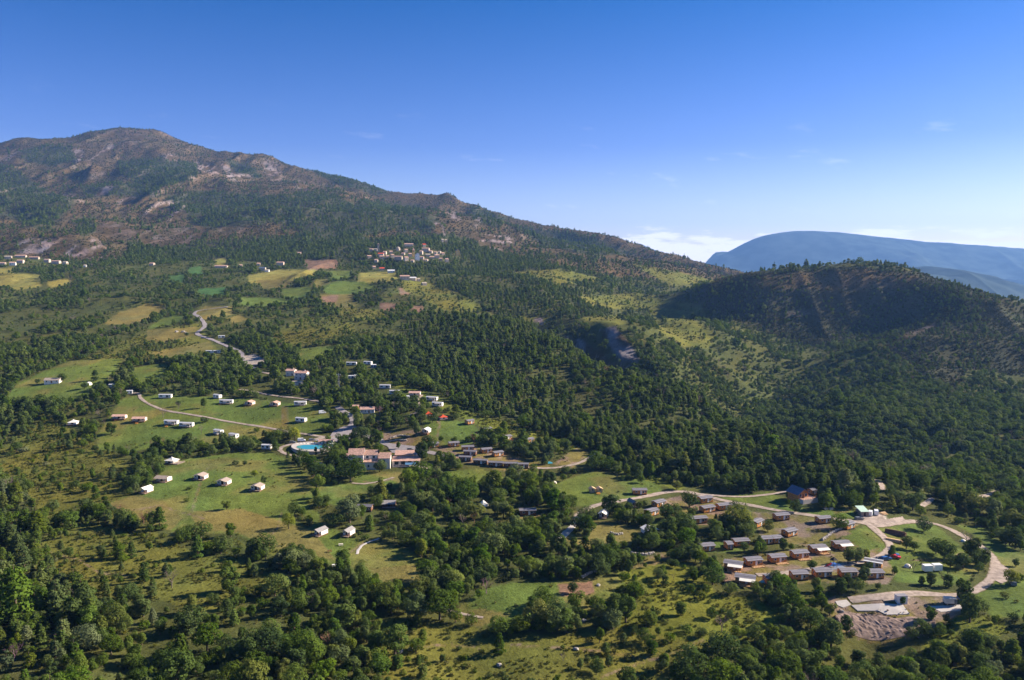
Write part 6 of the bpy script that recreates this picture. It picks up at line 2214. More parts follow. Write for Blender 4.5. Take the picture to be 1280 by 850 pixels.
# ------------------------------------------------------------------ far houses
VH = [  # hill village: u, v, width px, roof, wall, floors, label (None: one of the shared ones)
    (497.5, 326, 10, 'tile', 'stone', 2, 'large shaded house in the middle of the hill village'), (511, 308, 11, 'pinktile', 'plaster', 1, 'long roofed house standing above the hill village'), (531.8, 315, 9, 'pinktile', 'plaster', 2, 'broad pale house on the upper right of the hill village'),
    (476, 321, 7, 'redroof', 'plaster', 2, 'red roofed house beside the village bell tower'), (477.5, 325, 6, 'tile', 'stone', 2, 'stone house right below the red roofed village house'), (469, 314, 5, 'stone', 'stone', 1, 'small grey stone house just left of the bell tower'), (463.5, 314, 4, 'tile', 'plaster', 1, 'leftmost small pale house of the upper village row'), (484.7, 323, 4, 'pinktile', 'stone', 1, 'small pink roofed house between the red roof and the large shaded house'), (527, 324, 5, 'tile', 'plaster', 1, 'small pale house close right of the tall white church'),
    (535, 321, 6, 'stone', 'stone', 1, 'long grey roofed stone house uphill right of the white church'), (540, 324, 6, 'tile', 'stone', 1, 'stone house with brown roof in the middle of the village right wing'), (546.5, 323, 6, 'tile', 'plaster', 2, 'tall pale house at the right end of the village cluster'), (554, 319, 4, 'pinktile', 'stone', 1, 'small pink roofed house on the way to the ochre church'), (559, 328, 4, 'tile', 'plaster', 2, 'lone tall pale house low at the village right end'), (530.6, 309, 4, 'redroof', 'plaster', 1, 'small red roofed house above the broad pale village house'), (553.5, 302.5, 3, 'stone', 'plaster', 1, 'tiny white house high on the slope, left of a pair'),
    (557.5, 302.5, 3, 'stone', 'plaster', 1, 'tiny white house high on the slope, right of a pair'), (513, 321, 4, 'tile', 'stone', 2, 'small stone house pressed against the ochre church tower'), (503.5, 319, 4, 'tile', 'stone', 1, 'small stone house between the round chapel and the church tower'), (462, 323, 5, 'tile', 'stone', 1, 'stone house lowest at the left end of the village'), (477.6, 338, 6, 'redroof', 'plaster', 1, 'low red roofed house under the hill village trees'), (468, 336, 4, 'tile', 'stone', 1, 'small stone house under the village beside a low red roof'),
    (489, 341, 9, 'roofwhite', 'white', 1, 'long white greenhouse like shed by the yellow field'), (506, 350, 12, 'tile', 'plaster', 2, 'white farmhouse with brown pink roof below the hill village'), (516, 351, 8, 'roofwhite', 'plaster', 1, 'low white wing joined to the farmhouse'), (523.5, 352, 4, 'stone', 'plaster', 1, 'tiny white outhouse right of the farmhouse'),
    (480.5, 318.5, 4, 'tile', 'plaster', 2, 'small pale house behind the red roofed house by the bell tower'), (489, 317, 4, 'pinktile', 'plaster', 1, 'small pink roofed house left of the round chapel'), (491, 323, 4, 'tile', 'stone', 2, 'stone house left of the large shaded house'),
    (508, 316, 4, 'tile', 'plaster', 2, 'small pale house right of the round chapel'), (508.5, 326, 5, 'pinktile', 'plaster', 2, 'pink roofed house between the large shaded house and the white church'), (515, 328, 4, 'tile', 'stone', 1, 'stone house directly below the ochre church tower'),
    (526, 318, 4, 'pinktile', 'plaster', 2, 'pink roofed house just above the white church'), (538, 316.5, 4, 'tile', 'plaster', 1, 'small pale house right of the broad pale village house'), (544, 319, 4, 'tile', 'plaster', 2, 'tall small house above the village right end'),
    (532, 327, 5, 'tile', 'plaster', 1, 'low pale house under the grey roofed stone house'), (549, 317, 3, 'stone', 'plaster', 1, 'tiny pale house above the tall house at the village right end'), (470, 328, 4, 'pinktile', 'plaster', 1, 'pink roofed house below the left end of the village'), (551, 326, 4, 'tile', 'stone', 1, 'stone house below the tall pale house at the right end'),
    (531, 357, 6, 'stone', 'stone', 1, 'low grey roofed shed on the wood edge right of the farmhouse'),
]
TOWN = [(2, 331, 8, 'pinktile', 'plaster', 1, 'pale house cut by the left picture edge'), (10, 324, 8, 'stone', 'plaster', 2, 'pale house with grey roof in the far left hamlet'), (25.4, 322, 13, 'pinktile', 'plaster', 1, 'long pink roofed house at the top of the far left hamlet'), (15.5, 332, 7, 'pinktile', 'white', 2, 'whitest house of the far left hamlet'),
        (24.7, 329, 8, 'pinktile', 'plaster', 2, 'pink roofed house beside the whitest one'), (42, 324, 12, 'tile', 'stone', 1, 'long low house half sunk in trees in the far left hamlet'), (58, 328, 7, 'pinktile', 'plaster', 2, 'tall pale house left of the long one in the hamlet'), (69, 330, 11, 'pinktile', 'plaster', 2, 'long pale house under the cliffs'), (80.5, 331, 5, 'stone', 'plaster', 2, 'end house of the hamlet towards the gorge'),
        (106, 334, 3, 'stone', 'white', 1, 'tiny white house alone in trees below the gorge'), (276, 335, 16, 'pinktile', 'plaster', 1, 'long pink house in the plain at the mountain foot'), (300.7, 334, 4, 'tile', 'plaster', 1, 'tiny house right of the long pink one'), (327.6, 338.5, 8, 'roofblue', 'plaster', 2, 'house with violet grey roof beside the yellow fields'), (333.5, 340, 5, 'stone', 'white', 1, 'white annex right of the violet grey roof'),
        (323, 332, 4, 'tile', 'plaster', 1, 'tiny house behind the violet grey roof'), (350, 332, 9, 'tile', 'plaster', 2, 'house with violet brown roof before the dark trees'), (189, 332, 6, 'tile', 'stone', 1, 'brown roofed house alone in the left plain'), (374, 318, 4, 'tile', 'stone', 1, 'tiny house alone at the mountain foot')]
for lst, grp in ((VH, 'houses of the hill village'), (TOWN, 'houses of the plain')):
    for u, v, wpx, rf, wl, fl, lab in lst:
        place('village_house', ('vh', rf, wl, fl), house(10, 8, 2.5 * fl + .8, 2.0, rf, wl, 3, fl, 'x', False, True), u, v, wpx * .95, 10, 8, (u * 7) % 40 - 12, lab or 'small pale stone house in the hill village above the fields', 'house', grp, None if wpx < 8 else 'the far house', clr=(1.2, 3.6))
LANDMARKS = [L for L in LANDMARKS if L[2] != 'the far house'] + [(510, 320, 'the hill village'), (40, 328, 'the left hamlet'), (276, 334, 'the long pink house'), (506, 349, 'the farmhouse')]


def tower(w, h, wall, roof, spire):
    def f():
        return [('shaft', B(('box', -w / 2, w / 2, -w / 2, w / 2, -3, h, wall)).mesh('shaft'), []), ('roof', MB().cone(4, w * .78, h, .05, h + spire, roof, True, 0, 0, math.pi / 4).mesh('roof'), []),
                ('belfry_opening', B(('box', -w * .2, w * .2, -w / 2 - .05, -w / 2 + .05, h - 3, h - .8, 'dark')).mesh('belfry_opening'), [])]
    return f


def chapel_dome():
    d = MB()
    d.cone(12, 5.2, -3, 5.2, 4.5, 'plaster', True).cone(12, 5.5, 4.5, 4.2, 7.2, 'stone', False).cone(12, 4.2, 7.2, .3, 9.2, 'stone', True)
    return [('drum', d.mesh('drum'), []), ('door', B(('box', -.8, .8, -5.25, -5.0, 0, 2.6, 'dark')).mesh('door'), [])]


def put_far(name, key, b, u, v, label, cat, sc_=1.0):
    x, y, z = gp(u, v)
    put(name, make(name, key, b), (x, y, z), .3, (sc_,) * 3, label, cat)
    clear(u, v, 5, 3.5)


put_far('bell_tower', 't1', tower(4.2, 18, 'stone', 'tile', 1.5), 473, 314.5, 'slender stone bell tower at the left of the hill village', 'tower')
put_far('church_tower', 't2', tower(5, 15, 'ochre', 'tile', 6), 517, 321, 'ochre church tower with a pointed roof in the hill village', 'tower')
put_far('white_church', 't3', house(9, 9, 12, 4, 'stone', 'white', 2, 2, 'y', False, True), 521.5, 325, 'tall white church beside the ochre tower', 'church', 1.0)
put_far('round_chapel', 't4', chapel_dome, 497.6, 313, 'round domed pale chapel in the hill village', 'chapel')
put_far('ochre_church', 't5', house(9, 9, 11, 4, 'tile', 'ochre', 2, 2, 'y', False, True), 572, 319.5, 'ochre yellow church alone right of the hill village', 'church')

# ------------------------------------------------------------------ trees: single ones, then the woods
TINTS = {'dark green': (.68, .74, .78), 'mid green': (.95, .98, .95), 'bright green': (1.06, 1.2, .8), 'olive green': (1.22, 1.06, .85),
         'yellow green': (2.1, 1.75, .8), 'grey green': (1.3, 1.2, 1.7), 'purple leaved': (1.9, .45, 2.2), 'russet': (2.3, .95, .8)}
BARE_TINTS = {'purple leaved': (1.15, .9, 1.2), 'russet': (1.3, .95, .7), 'grey green': (.9, 1.0, .9)}
SHAPES = {'broad': 'rounded', 'tall': 'upright', 'wide': 'spreading', 'willow': 'drooping', 'column': 'columnar', 'pine': 'pointed', 'bush': 'low', 'bare': 'leafless'}
LANDMARKS += [(215, 715, 'the dead conifer'), (18, 812, 'the purple twiggy tree'), (88, 646, 'the round scrub tree'), (494, 796, 'the big lower tree'), (550, 755, 'the big dark tree'), (672, 750, 'the two round trees'), (384, 700, 'the small bright tree'),
              (820, 815, 'the lowest path'), (0, 850, 'the lower left corner'), (1280, 850, 'the lower right corner'), (640, 850, 'the bottom edge'), (270, 690, 'the meadow hedge'), (110, 705, 'the scrub path'), (1096, 800, 'the earth bank'),
              (320, 850, 'the lower wood'), (960, 850, 'the lower right wood'), (608, 730, 'the purple shrub'), (1212, 755, 'the tall dark tree'), (1178, 690, 'the dark tree pair'), (780, 755, 'the tall meadow tree'), (0, 600, 'the left edge'), (0, 720, 'the left scrub'),
              (120, 790, 'the lower left pines'), (220, 800, 'the pine gap'), (420, 760, 'the terrace edge'), (720, 742, 'the tilled patch'), (880, 760, 'the yellow scrub'), (1250, 790, 'the right thicket'), (900, 790, 'the purple bare tree'), (770, 480, 'the ravine'), (880, 560, 'the pine spur')]
USED = {}
SINGLE_XY = []


def where(u, v):
    """Words for a place: the nearest named thing and the side of it."""
    best = sorted(LANDMARKS, key=lambda L: (L[0] - u) ** 2 + ((L[1] - v) * 1.6) ** 2)[:3]
    out = []
    for lu, lv, ref in best:
        du, dv = u - lu, v - lv
        if abs(dv) * 1.6 > abs(du):
            side = 'in front of' if dv > 0 else 'behind'
        else:
            side = 'right of' if du > 0 else 'left of'
        d = math.hypot(du, dv * 1.4)
        far = 'close ' if d < 16 else '' if d < 45 else 'well '
        out.append((far + side + ' ' + ref, ref))
    return out


def plant_label(u, v, hpx, form, tint, noun):
    size = 'small' if hpx < 12 else 'mid-sized' if hpx < 20 else 'tall' if hpx < 34 else 'very tall'
    if form == 'bush':
        size = 'small' if hpx < 6 else 'broad'
    w = where(u, v) if LANDMARKS else [('in the wood', 'wood')] * 3
    base = '%s %s %s %s' % (size, tint, SHAPES[form], noun)
    a = '%s %s' % (base, w[0][0])
    b = '%s, towards %s' % (a, w[1][1])
    c = '%s %s' % (base, w[1][0])
    d = '%s, towards %s' % (a, w[2][1])
    e = '%s %s' % (base, w[2][0])
    for t in (a, b, c, d, e):
        if len(t.split()) <= 16 and t not in USED:
            USED[t] = 1
            return t
    return a


TREE_GROUP = {'broad': 'broadleaf trees', 'pine': 'pine trees', 'bush': 'bushes', 'bare': 'leafless trees'}


def add_plant(x, y, h, form, k, tint, u, v, wide=1.0):
    z = float(hgt(x, y)) - 0.1
    hpx = h * FPX / y
    r = random.uniform(0, 6.28)
    name, noun, fam = {'pine': ('pine_tree', 'pine', 'pine'), 'bush': ('bush', 'bush', 'bush'), 'bare': ('bare_tree', 'grey twigged tree', 'bare'),
                       'willow': ('willow_tree', 'willow tree', 'broad'), 'column': ('cypress_tree', 'cypress tree', 'pine')}.get(form, ('broadleaf_tree', 'broadleaf', 'broad'))
    lab = plant_label(u, v, hpx, form, tint if form != 'bare' else {'purple leaved': 'purple', 'russet': 'russet'}.get(tint, 'pale'), noun)
    s = (h * wide * random.uniform(.95, 1.08), h * wide * random.uniform(.95, 1.08), h)
    if form in ('bush', 'bare'):
        o = bpy.data.objects.new(name, LIB[(form, k, 0)] if form == 'bush' else LIB[('bare', k)])
        o.color = (*(TINTS[tint] if form != 'bare' else BARE_TINTS.get(tint, (1, 1, 1))), 1)
        COL.objects.link(o)
    else:
        o = bpy.data.objects.new(name, None)
        o.empty_display_size = 0.2
        COL.objects.link(o)
        c = bpy.data.objects.new('crown', LIB[(form, k, 0)])
        t = bpy.data.objects.new('trunk', LIB[(form, k, 'trunk')])
        c.color = (*TINTS[tint], 1)
        for q in (c, t):
            q.parent = o
            COL.objects.link(q)
    o.location = (x, y, z)
    o.rotation_euler = (0, 0, r)
    o.scale = s
    tag(o, lab, {'bush': 'bush'}.get(form, 'tree'), TREE_GROUP[fam])
    SINGLE_XY.append((x, y, h * .3))
    return o


# single trees that the photograph shows standing free: (u, v of the foot, height in pixels, form, tint)
FREE = [(283, 637, 14, 'broad', 'olive green'), (139, 543, 17, 'broad', 'dark green'), (109, 551, 9, 'bush', 'mid green'), (119, 565, 10, 'broad', 'dark green'),
        (134, 563, 13, 'tall', 'mid green'), (255, 510, 14, 'tall', 'mid green'), (223, 508, 8, 'broad', 'dark green'), (204, 522, 16, 'bare', 'mid green'),
        (252, 541, 13, 'bare', 'mid green'), (255, 528, 7, 'bush', 'dark green'), (278, 556, 18, 'tall', 'dark green'), (124, 522, 13, 'bare', 'mid green'),
        (78, 477, 12, 'broad', 'dark green'), (119, 476, 15, 'pine', 'dark green'), (106, 486, 11, 'wide', 'grey green'), (47, 480, 8, 'broad', 'mid green'),
        (361, 661, 23, 'willow', 'yellow green'), (368, 551, 19, 'willow', 'yellow green'), (352, 548, 15, 'wide', 'olive green'), (345, 562, 14, 'wide', 'dark green'),
        (395, 573, 19, 'column', 'dark green'), (528, 578, 29, 'tall', 'dark green'), (453, 552, 25, 'wide', 'dark green'), (449, 551, 9, 'broad', 'purple leaved'),
        (536, 564, 23, 'broad', 'dark green'), (498, 561, 10, 'tall', 'bright green'), (380, 578, 20, 'wide', 'dark green'), (388, 590, 24, 'broad', 'dark green'),
        (404, 600, 27, 'wide', 'mid green'), (413, 578, 12, 'broad', 'dark green'), (428, 588, 24, 'broad', 'dark green'), (438, 602, 36, 'wide', 'dark green'),
        (396, 611, 22, 'wide', 'grey green'), (475, 590, 19, 'wide', 'mid green'), (418, 607, 9, 'broad', 'mid green'), (524, 606, 38, 'wide', 'mid green'), (510, 612, 34, 'broad', 'mid green'),
        (1170, 692, 26, 'wide', 'dark green'), (1181, 698, 28, 'wide', 'dark green'), (1133, 686, 20, 'broad', 'mid green'), (1143, 688, 13, 'broad', 'dark green'),
        (1211, 695, 23, 'broad', 'dark green'), (1226, 698, 11, 'broad', 'dark green'), (1188, 709, 22, 'wide', 'dark green'), (1204, 710, 22, 'broad', 'dark green'),
        (1209, 682, 25, 'bare', 'grey green'), (1155, 664, 21, 'wide', 'grey green'), (1015, 713, 15, 'broad', 'mid green'), (1263, 731, 23, 'broad', 'olive green'), (1275, 727, 13, 'broad', 'mid green'),
        (1212, 778, 42, 'tall', 'dark green'), (1205, 752, 36, 'tall', 'dark green'), (1164, 776, 23, 'tall', 'bright green'), (1128, 755, 13, 'tall', 'bright green'),
        (665, 764, 22, 'broad', 'mid green'), (680, 758, 27, 'wide', 'mid green'), (719, 763, 29, 'broad', 'mid green'), (716, 742, 17, 'broad', 'dark green'), (737, 758, 15, 'broad', 'dark green'),
        (782, 778, 40, 'tall', 'mid green'), (776, 752, 28, 'tall', 'olive green'), (550, 775, 44, 'broad', 'dark green'), (599, 748, 14, 'broad', 'bright green'),
        (384, 707, 15, 'broad', 'bright green'), (494, 818, 46, 'broad', 'grey green'), (88, 657, 24, 'broad', 'bright green'), (215, 735, 31, 'bare', 'mid green'),
        (18, 826, 30, 'bare', 'purple leaved'), (288, 740, 42, 'tall', 'mid green'), (608, 742, 26, 'bare', 'purple leaved'), (1062, 636, 18, 'broad', 'dark green'), (1068, 634, 24, 'wide', 'dark green'),
        (994, 640, 18, 'wide', 'dark green'), (986, 632, 9, 'broad', 'dark green'), (1050, 662, 22, 'wide', 'mid green'), (1060, 705, 24, 'tall', 'mid green'), (1070, 704, 26, 'broad', 'mid green'),
        (1083, 702, 18, 'tall', 'yellow green'), (1085, 714, 14, 'wide', 'dark green'), (1115, 697, 18, 'tall', 'mid green'), (1118, 718, 12, 'broad', 'dark green'), (969, 731, 22, 'broad', 'mid green'),
        (980, 732, 17, 'tall', 'mid green'), (862, 634, 24, 'wide', 'dark green'), (865, 648, 18, 'broad', 'mid green'), (832, 650, 26, 'broad', 'mid green'), (846, 612, 14, 'wide', 'olive green'),
        (801, 604, 12, 'broad', 'mid green'), (785, 600, 9, 'broad', 'dark green'), (778, 601, 8, 'broad', 'dark green'), (735, 668, 27, 'broad', 'mid green'), (947, 694, 20, 'tall', 'bright green'),
        (960, 664, 16, 'wide', 'olive green'), (930, 690, 15, 'broad', 'mid green'), (1137, 712, 12, 'bare', 'mid green'), (1142, 714, 14, 'bare', 'mid green'), (1260, 668, 14, 'broad', 'mid green'),
        (1240, 662, 14, 'wide', 'mid green'), (1278, 672, 18, 'broad', 'mid green'), (1270, 708, 12, 'broad', 'dark green'), (902, 790, 30, 'bare', 'purple leaved'), (568, 556, 12, 'broad', 'dark green'),
        (551, 552, 9, 'broad', 'dark green'), (585, 553, 10, 'broad', 'dark green'), (603, 556, 16, 'wide', 'dark green'), (592, 552, 11, 'broad', 'mid green'), (410, 552, 9, 'broad', 'bright green'),
        (560, 497, 10, 'bare', 'mid green'), (474, 520, 16, 'bare', 'purple leaved'), (510, 532, 14, 'bare', 'mid green'), (520, 545, 22, 'tall', 'mid green'), (541, 528, 14, 'wide', 'dark green'),
        (446, 528, 14, 'willow', 'yellow green'), (306, 582, 8, 'broad', 'dark green'), (318, 596, 10, 'broad', 'yellow green'), (330, 604, 11, 'broad', 'mid green'), (237, 612, 4, 'bush', 'dark green'),
        (321, 540, 5, 'bush', 'mid green'), (294, 581, 6, 'bush', 'dark green'), (160, 566, 12, 'bare', 'mid green'), (242, 556, 15, 'bare', 'mid green'), (190, 562, 17, 'bare', 'russet'), (202, 560, 18, 'bare', 'russet')]
for (u, v, hpx, form, tint) in FREE:
    x, y, z = gp(u, v)
    h = hpx * y / FPX * 1.03
    nv = {'broad': 3, 'tall': 2, 'wide': 3, 'pine': 4, 'bush': 4, 'bare': 3}.get(form, 1)
    add_plant(x, y, h if form != 'bush' else h * 1.3, form, random.randrange(nv), tint, u, v, {'broad': 1.1, 'wide': 1.02, 'tall': 1.0}.get(form, 1.0))


def candidates(s, y0, y1, tmax, seed):
    r = np.random.default_rng(seed)
    gx = np.arange(-tmax * y1, tmax * y1, s)
    gy = np.arange(y0, y1, s)
    X, Y = np.meshgrid(gx, gy)
    X = (X + r.uniform(0, s, X.shape)).ravel()
    Y = (Y + r.uniform(0, s, Y.shape)).ravel()
    k = np.abs(X) < tmax * Y
    X, Y = X[k], Y[k]
    Z = hgt(X, Y)
    u, v = look_up(X, Y, Z, 1.0, 5)
    ok = ~notree[v, u]
    X, Y, Z, u, v = X[ok], Y[ok], Z[ok], u[ok], v[ok]
    return X, Y, Z, cover[v, u], r


#            broadleaf  pine  bush  heath bush  tuft
MIX = {WOOD: (.68, .08, .22, 0, .35), PINE: (.24, .46, .20, 0, .3), MEADOW: (.001, 0, .003, 0, .04), DRY: (.001, 0, .003, 0, .05), SCRUB: (.065, .055, .27, .1, .75),
       HEATH: (.03, .11, .12, 1.0, .2), ROCK: (.01, .03, .02, .1, 0), DIRT: (.015, 0, .02, 0, .08), GRAVEL: (0, 0, 0, 0, 0), CROP: (0, 0, 0, 0, 0), YELLOW: (0, 0, .01, 0, 0),
       TILLED: (0, 0, 0, 0, 0), LUSH: (.09, .03, .34, .05, .85), SCREE: (.01, .03, .03, .25, 0), MFOREST: (.25, .60, .1, .1, 0), MAQUIS: (.20, .34, .40, 1.3, .2)}
TABLE = np.array([MIX[k] for k in range(16)])
pool = {'broad': [], 'pine': [], 'bush': [], 'heath': [], 'tuft': [], 'bare': []}


def grow(s, y0, y1, tmax, seed, k_h):
    X, Y, Z, c, r = candidates(s, y0, y1, tmax, seed)
    p = TABLE[c]
    clump = fbm(X / (26 + Y / 60), Y / (26 + Y / 60), 31, 3)
    open_ = np.where(np.isin(c, (SCRUB, LUSH, HEATH, MAQUIS)), np.clip(1 + 2.6 * clump, .1, 3), np.clip(1.0 + 1.5 * clump, .3, 1.35))
    kind = fbm(X / 90.0, Y / 90.0, 57, 3)
    pb, pp = p[:, 0] * open_ * np.clip(1 - 1.1 * kind, .3, 1.7), p[:, 1] * open_ * np.clip(1 + 1.1 * kind, .3, 1.7)
    plain = (Y > 950) & (Y < 2050) & (X < .02 * Y) & (c == WOOD)
    gap = np.where(plain, np.clip(.62 + .22 * (X < -.32 * Y) + 2.2 * fbm(X / 75.0, Y / 110.0, 36, 3), .06, 1.0), 1.0)
    high = np.where((c == HEATH) & (Z > 480), .45, 1.0)
    pb, pp = pb * gap * high, pp * gap * high
    pu = p[:, 2] * np.clip(.9 + 2.4 * fbm(X / 13.0, Y / 13.0, 34, 3) + .6 * clump, .02, 3)
    q = r.uniform(0, 1, len(X))
    xyz = np.stack([X, Y, Z], 1)
    h0 = np.exp(r.normal(0, .30, len(X))) * (1 - .16 * (1 - sstep(300, 420, Y)))
    dens = np.where(np.isin(c, (SCRUB, LUSH, DIRT)), .78, 1.0) * np.where(c == MAQUIS, .74, 1.0) * np.where((Y > 900) & (Y < 2000), .85, 1.0)
    for nm, lo, hi, hh in (('broad', 0, pb, 7.0), ('pine', pb, pb + pp, 8.0), ('bush', pb + pp, pb + pp + pu, 2.6)):
        m = (q >= lo) & (q < hi)
        d = np.stack([X[m], Y[m], Z[m], hh * k_h * h0[m] * dens[m]], 1)
        if nm == 'broad' and len(d):
            b = r.uniform(0, 1, len(d)) < .035
            pool['bare'].append(d[b])
            d = d[~b]
        pool[nm].append(d)


grow(4.4, 170, 560, .80, 1, 1.0)
grow(4.0, 560, 1000, .80, 8, .86)
grow(6.8, 1000, 2200, .80, 2, 1.0)
grow(11.5, 2200, 5300, .78, 3, 1.12)
for s, y0, y1, sd in ((2.1, 190, 620, 4), (3.4, 620, 1000, 5)):
    X, Y, Z, c, r = candidates(s, y0, y1, .78, sd)
    p = TABLE[c][:, 4] * np.clip(.7 + 2.2 * fbm(X / 10.0, Y / 10.0, 63, 3), .02, 1.8)
    m = r.uniform(0, 1, len(X)) < p * .8
    pool['tuft'].append(np.stack([X[m], Y[m], Z[m], .75 * np.exp(r.normal(0, .3, m.sum())) * s / 2.1], 1))
for s, y0, y1, sd, hh in ((4.2, 600, 1700, 6, 1.9), (10.0, 1700, 5200, 7, 3.0)):
    X, Y, Z, c, r = candidates(s, y0, y1, .78, sd)
    p = TABLE[c][:, 3] * np.clip(.8 + 1.2 * fbm(X / (14 + Y / 40), Y / (14 + Y / 40), 65, 4), .05, 1.3)
    m = r.uniform(0, 1, len(X)) < p
    pool['heath'].append(np.stack([X[m], Y[m], Z[m], hh * np.exp(r.normal(0, .35, m.sum()))], 1))
pool = {k: np.concatenate(v) for k, v in pool.items()}

# keep clear of the free-standing trees
SX = np.array(SINGLE_XY)
for nm in ('broad', 'pine', 'bush', 'bare'):
    d = pool[nm]
    near = d[:, 1] < 700
    keep = np.ones(len(d), bool)
    idx = np.nonzero(near)[0]
    for x, y, rad in SX:
        keep[idx] &= np.hypot(d[idx, 0] - x, d[idx, 1] - y) > rad + .22 * d[idx, 3]
    pool[nm] = d[keep]

# the ones that show largest become things of their own
LIMIT = {'broad': 215, 'pine': 285, 'bush': 270, 'bare': 60}
for nm in ('broad', 'pine', 'bush', 'bare'):
    d = pool[nm]
    u, v = project(d[:, 0], d[:, 1], d[:, 2])
    ut, vt = project(d[:, 0], d[:, 1], d[:, 2] + d[:, 3] * .8)
    size = d[:, 3] * FPX / d[:, 1]
    inside = (ut > -8) & (ut < 1288) & (vt < 846)
    order = np.argsort(-np.where(inside, size, 0))
    chosen, left = [], LIMIT[nm]
    for i in order:
        if left == 0 or not inside[i]:
            break
        g = gp(min(max(ut[i], 1), 1279), vt[i])
        if g[1] < d[i, 1] * .985:
            continue
        chosen.append(i)
        left -= 1
    chosen.sort(key=lambda i: d[i, 1])
    for i in chosen:
        x, y, z, h = d[i]
        if nm == 'broad':
            form, k = BROADS[random.randrange(len(BROADS))]
        elif nm == 'pine':
            form, k = 'pine', random.randrange(4)
        else:
            form, k = nm, random.randrange(4 if nm == 'bush' else 3)
        kd = float(fbm(x / 40.0, y / 40.0, 88, 2)) + random.uniform(-.35, .35)
        tint = 'dark green' if kd < -.22 else 'mid green' if kd < .12 else 'bright green' if kd < .25 else 'olive green' if kd < .42 else 'grey green'
        if nm == 'bare':
            tint = random.choice(('mid green', 'grey green', 'russet', 'mid green'))
        add_plant(x, y, h, form, k, tint, min(max(u[i], 0), 1280), min(v[i], 850), 1.15 if nm == 'broad' else 1.0)
    mask = np.ones(len(d), bool)
    mask[chosen] = False
    pool[nm] = d[mask]


def split(nm, bounds):
    d = pool[nm]
    return [d[(d[:, 1] >= a) & (d[:, 1] < b)] for a, b in bounds]


for nm, word, lab in (('broad', 'broadleaf', 'broadleaf trees'), ('pine', 'pine', 'pine trees'), ('bush', 'bush', 'bushes')):
    a, b, c = split(nm, ((0, 620), (620, 1500), (1500, 9999)))
    scatter('near_%s_wood' % word, nm + '0', a[:, :3] - [0, 0, .1], a[:, 3], 'mass of %s between the cabins and along the terraces' % lab, 'woodland', 1)
    scatter('valley_%s_wood' % word, nm + '1', b[:, :3] - [0, 0, .1], b[:, 3], 'mass of %s on the valley sides and the spur' % lab, 'woodland', 2)
    scatter('mountain_%s_wood' % word, nm + '2', c[:, :3] - [0, 0, .2], c[:, 3], 'far mass of %s on the mountain slopes' % lab, 'woodland', 3)
scatter('heath_shrubs', 'heath', pool['heath'][:, :3], pool['heath'][:, 3], 'brown green heath shrubs dotting the hill and mountain', 'shrubs', 4)
scatter('rough_grass', 'tuft', pool['tuft'][:, :3], pool['tuft'][:, 3], 'tufts of rough yellow green grass on the terraces', 'grass', 5)
scatter('bare_tree_mass', 'bare', pool['bare'][:, :3], pool['bare'][:, 3], 'scattered leafless grey trees among the woods', 'trees', 6)
print('PLANTS', {k: len(v) for k, v in pool.items()})

# ------------------------------------------------------------------ far land and haze
def simple_mat(name, c, rough=0.9, noise=0.0, scale=1.0, spec=0.2):
    m = bpy.data.materials.new(name)
    m.use_nodes = True
    nt = m.node_tree
    b = nt.nodes['Principled BSDF']
    b.inputs['Roughness'].default_value = rough
    b.inputs['Specular IOR Level'].default_value = spec
    if noise:
        geo = N(nt, 'ShaderNodeNewGeometry')
        n1 = N(nt, 'ShaderNodeTexNoise')
        n1.inputs['Scale'].default_value = scale
        n1.inputs['Detail'].default_value = 5
        nt.links.new(geo.outputs['Position'], n1.inputs['Vector'])
        mx = N(nt, 'ShaderNodeMix', data_type='RGBA')
        mx.inputs['A'].default_value = (*[x * (1 - noise) for x in c], 1)
        mx.inputs['B'].default_value = (*[min(1, x * (1 + noise)) for x in c], 1)
        nt.links.new(map_range(nt, n1.outputs['Fac'], 0.3, 0.7), mx.inputs['Factor'])
        nt.links.new(mx.outputs['Result'], b.inputs['Base Color'])
    else:
        b.inputs['Base Color'].default_value = (*c, 1)
    return m


def far_ridge(name, label, crest, Y, depth, foot, seed, amp):
    """crest = [(u, v)] seen at distance Y; front slope falls to the valley floor at z = foot."""
    cx = np.array([px_at(u, v, Y)[0] for u, v in crest])
    cz = np.array([px_at(u, v, Y)[2] for u, v in crest])
    xs = np.linspace(cx[0], cx[-1], 220)
    # round the joints of the crest line
    zs = np.interp(xs, cx, cz)
    ker = np.ones(7) / 7
    zs = np.convolve(np.pad(zs, 3, 'edge'), ker, 'valid')
    w = np.linspace(-1, 1, 61)
    X, W = np.meshgrid(xs, w)
    Zc = np.repeat(zs[None], len(w), 0)
    f = np.clip(1 - np.abs(W) ** 1.25, 0, 1)
    Z = foot + (Zc - foot) * f
    Yg = Y + W * depth
    rel = ridged(X / 1500.0, Yg / 2600.0, seed, 5) * amp * np.clip(np.abs(W) * 3, 0, 1) * np.clip((1.02 - np.abs(W)) * 3, 0, 1)
    Z = Z + rel + fbm(X / 300.0, Yg / 300.0, seed + 3, 3) * amp * 0.05
    vs = np.stack([X, Yg, Z], -1).reshape(-1, 3)
    nc, nr = len(xs), len(w)
    fs = [(r * nc + c, r * nc + c + 1, (r + 1) * nc + c + 1, (r + 1) * nc + c) for r in range(nr - 1) for c in range(nc - 1)]
    me = bpy.data.meshes.new(name)
    me.from_pydata(vs.tolist(), [], fs)
    me.polygons.foreach_set('use_smooth', np.ones(len(fs), bool))
    me.materials.append(FARM)
    o = bpy.data.objects.new(name, me)
    COL.objects.link(o)
    o['kind'] = 'structure'
    o['label'] = label
    return o


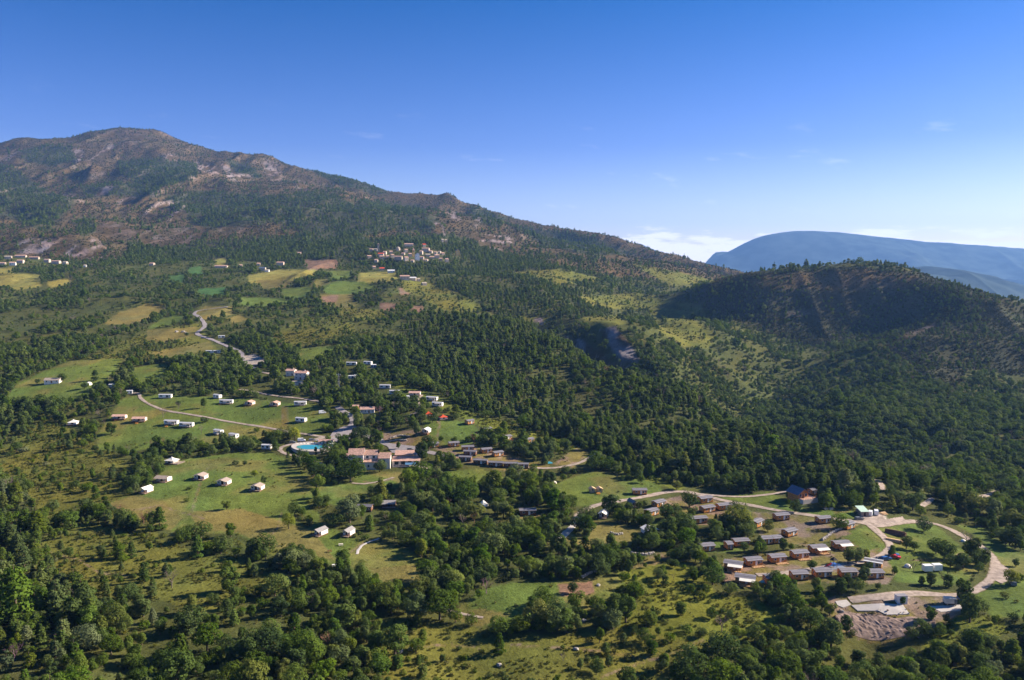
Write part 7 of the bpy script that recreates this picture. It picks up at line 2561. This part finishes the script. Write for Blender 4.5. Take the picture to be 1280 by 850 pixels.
FARM = simple_mat('far_forest', (.04, .055, .05), 1.0, 0.5, 0.004, 0.0)
far_ridge('distant_mountain', 'long flat topped blue mountain on the horizon', [(862, 352), (884, 330), (894, 322), (910, 315), (930, 304), (945, 297), (965, 292), (990, 289), (1010, 288), (1050, 290), (1100, 296), (1160, 302), (1220, 306), (1280, 311), (1400, 322), (1560, 345)], 14000, 3200, -420, 61, 280)
far_ridge('distant_ridge', 'lower hazy blue ridge behind the heath hill', [(1060, 345), (1110, 336), (1160, 332), (1200, 337), (1240, 346), (1280, 357), (1360, 385), (1500, 420)], 7200, 1900, -420, 71, 220)
far_ridge('distant_peak', 'tiny pale peak in the gap beside the long slope', [(700, 330), (770, 318), (786, 308), (797, 304), (806, 307), (820, 313), (850, 325), (900, 345)], 17000, 2500, -420, 81, 120)


def valley_floor():
    me = bpy.data.meshes.new('valley_floor')
    s, z = 24000.0, -430.0
    me.from_pydata([(-s, -2000, z), (s, -2000, z), (s, 19500, z), (-s, 19500, z)], [], [(0, 1, 2, 3)])
    me.materials.append(FARM)
    o = bpy.data.objects.new('valley_floor', me)
    COL.objects.link(o)
    o['kind'] = 'structure'
    o['label'] = 'far valley floor under the haze'


valley_floor()


def add_haze():
    x0, x1, y0, y1, z0, z1 = -24100., 24100., -2100., 19600., -440., 1120.
    vs = [(x, y, z) for z in (z0, z1) for y in (y0, y1) for x in (x0, x1)]
    fs = [(0, 2, 3, 1), (4, 5, 7, 6), (0, 1, 5, 4), (2, 6, 7, 3), (0, 4, 6, 2), (1, 3, 7, 5)]
    me = bpy.data.meshes.new('haze')
    me.from_pydata(vs, [], fs)
    m = bpy.data.materials.new('haze')
    m.use_nodes = True
    nt = m.node_tree
    nt.nodes.clear()
    out = N(nt, 'ShaderNodeOutputMaterial')
    pv = N(nt, 'ShaderNodeVolumePrincipled')
    pv.inputs['Color'].default_value = (0.22, 0.46, 1.0, 1)
    pv.inputs['Density'].default_value = HAZE_DENSITY
    pv.inputs['Anisotropy'].default_value = 0.2
    nt.links.new(pv.outputs[0], out.inputs['Volume'])
    me.materials.append(m)
    o = bpy.data.objects.new('haze', me)
    COL.objects.link(o)
    o['kind'] = 'stuff'
    o['label'] = 'thin blue morning haze between the hills'


HAZE_DENSITY = 4.2e-5
add_haze()
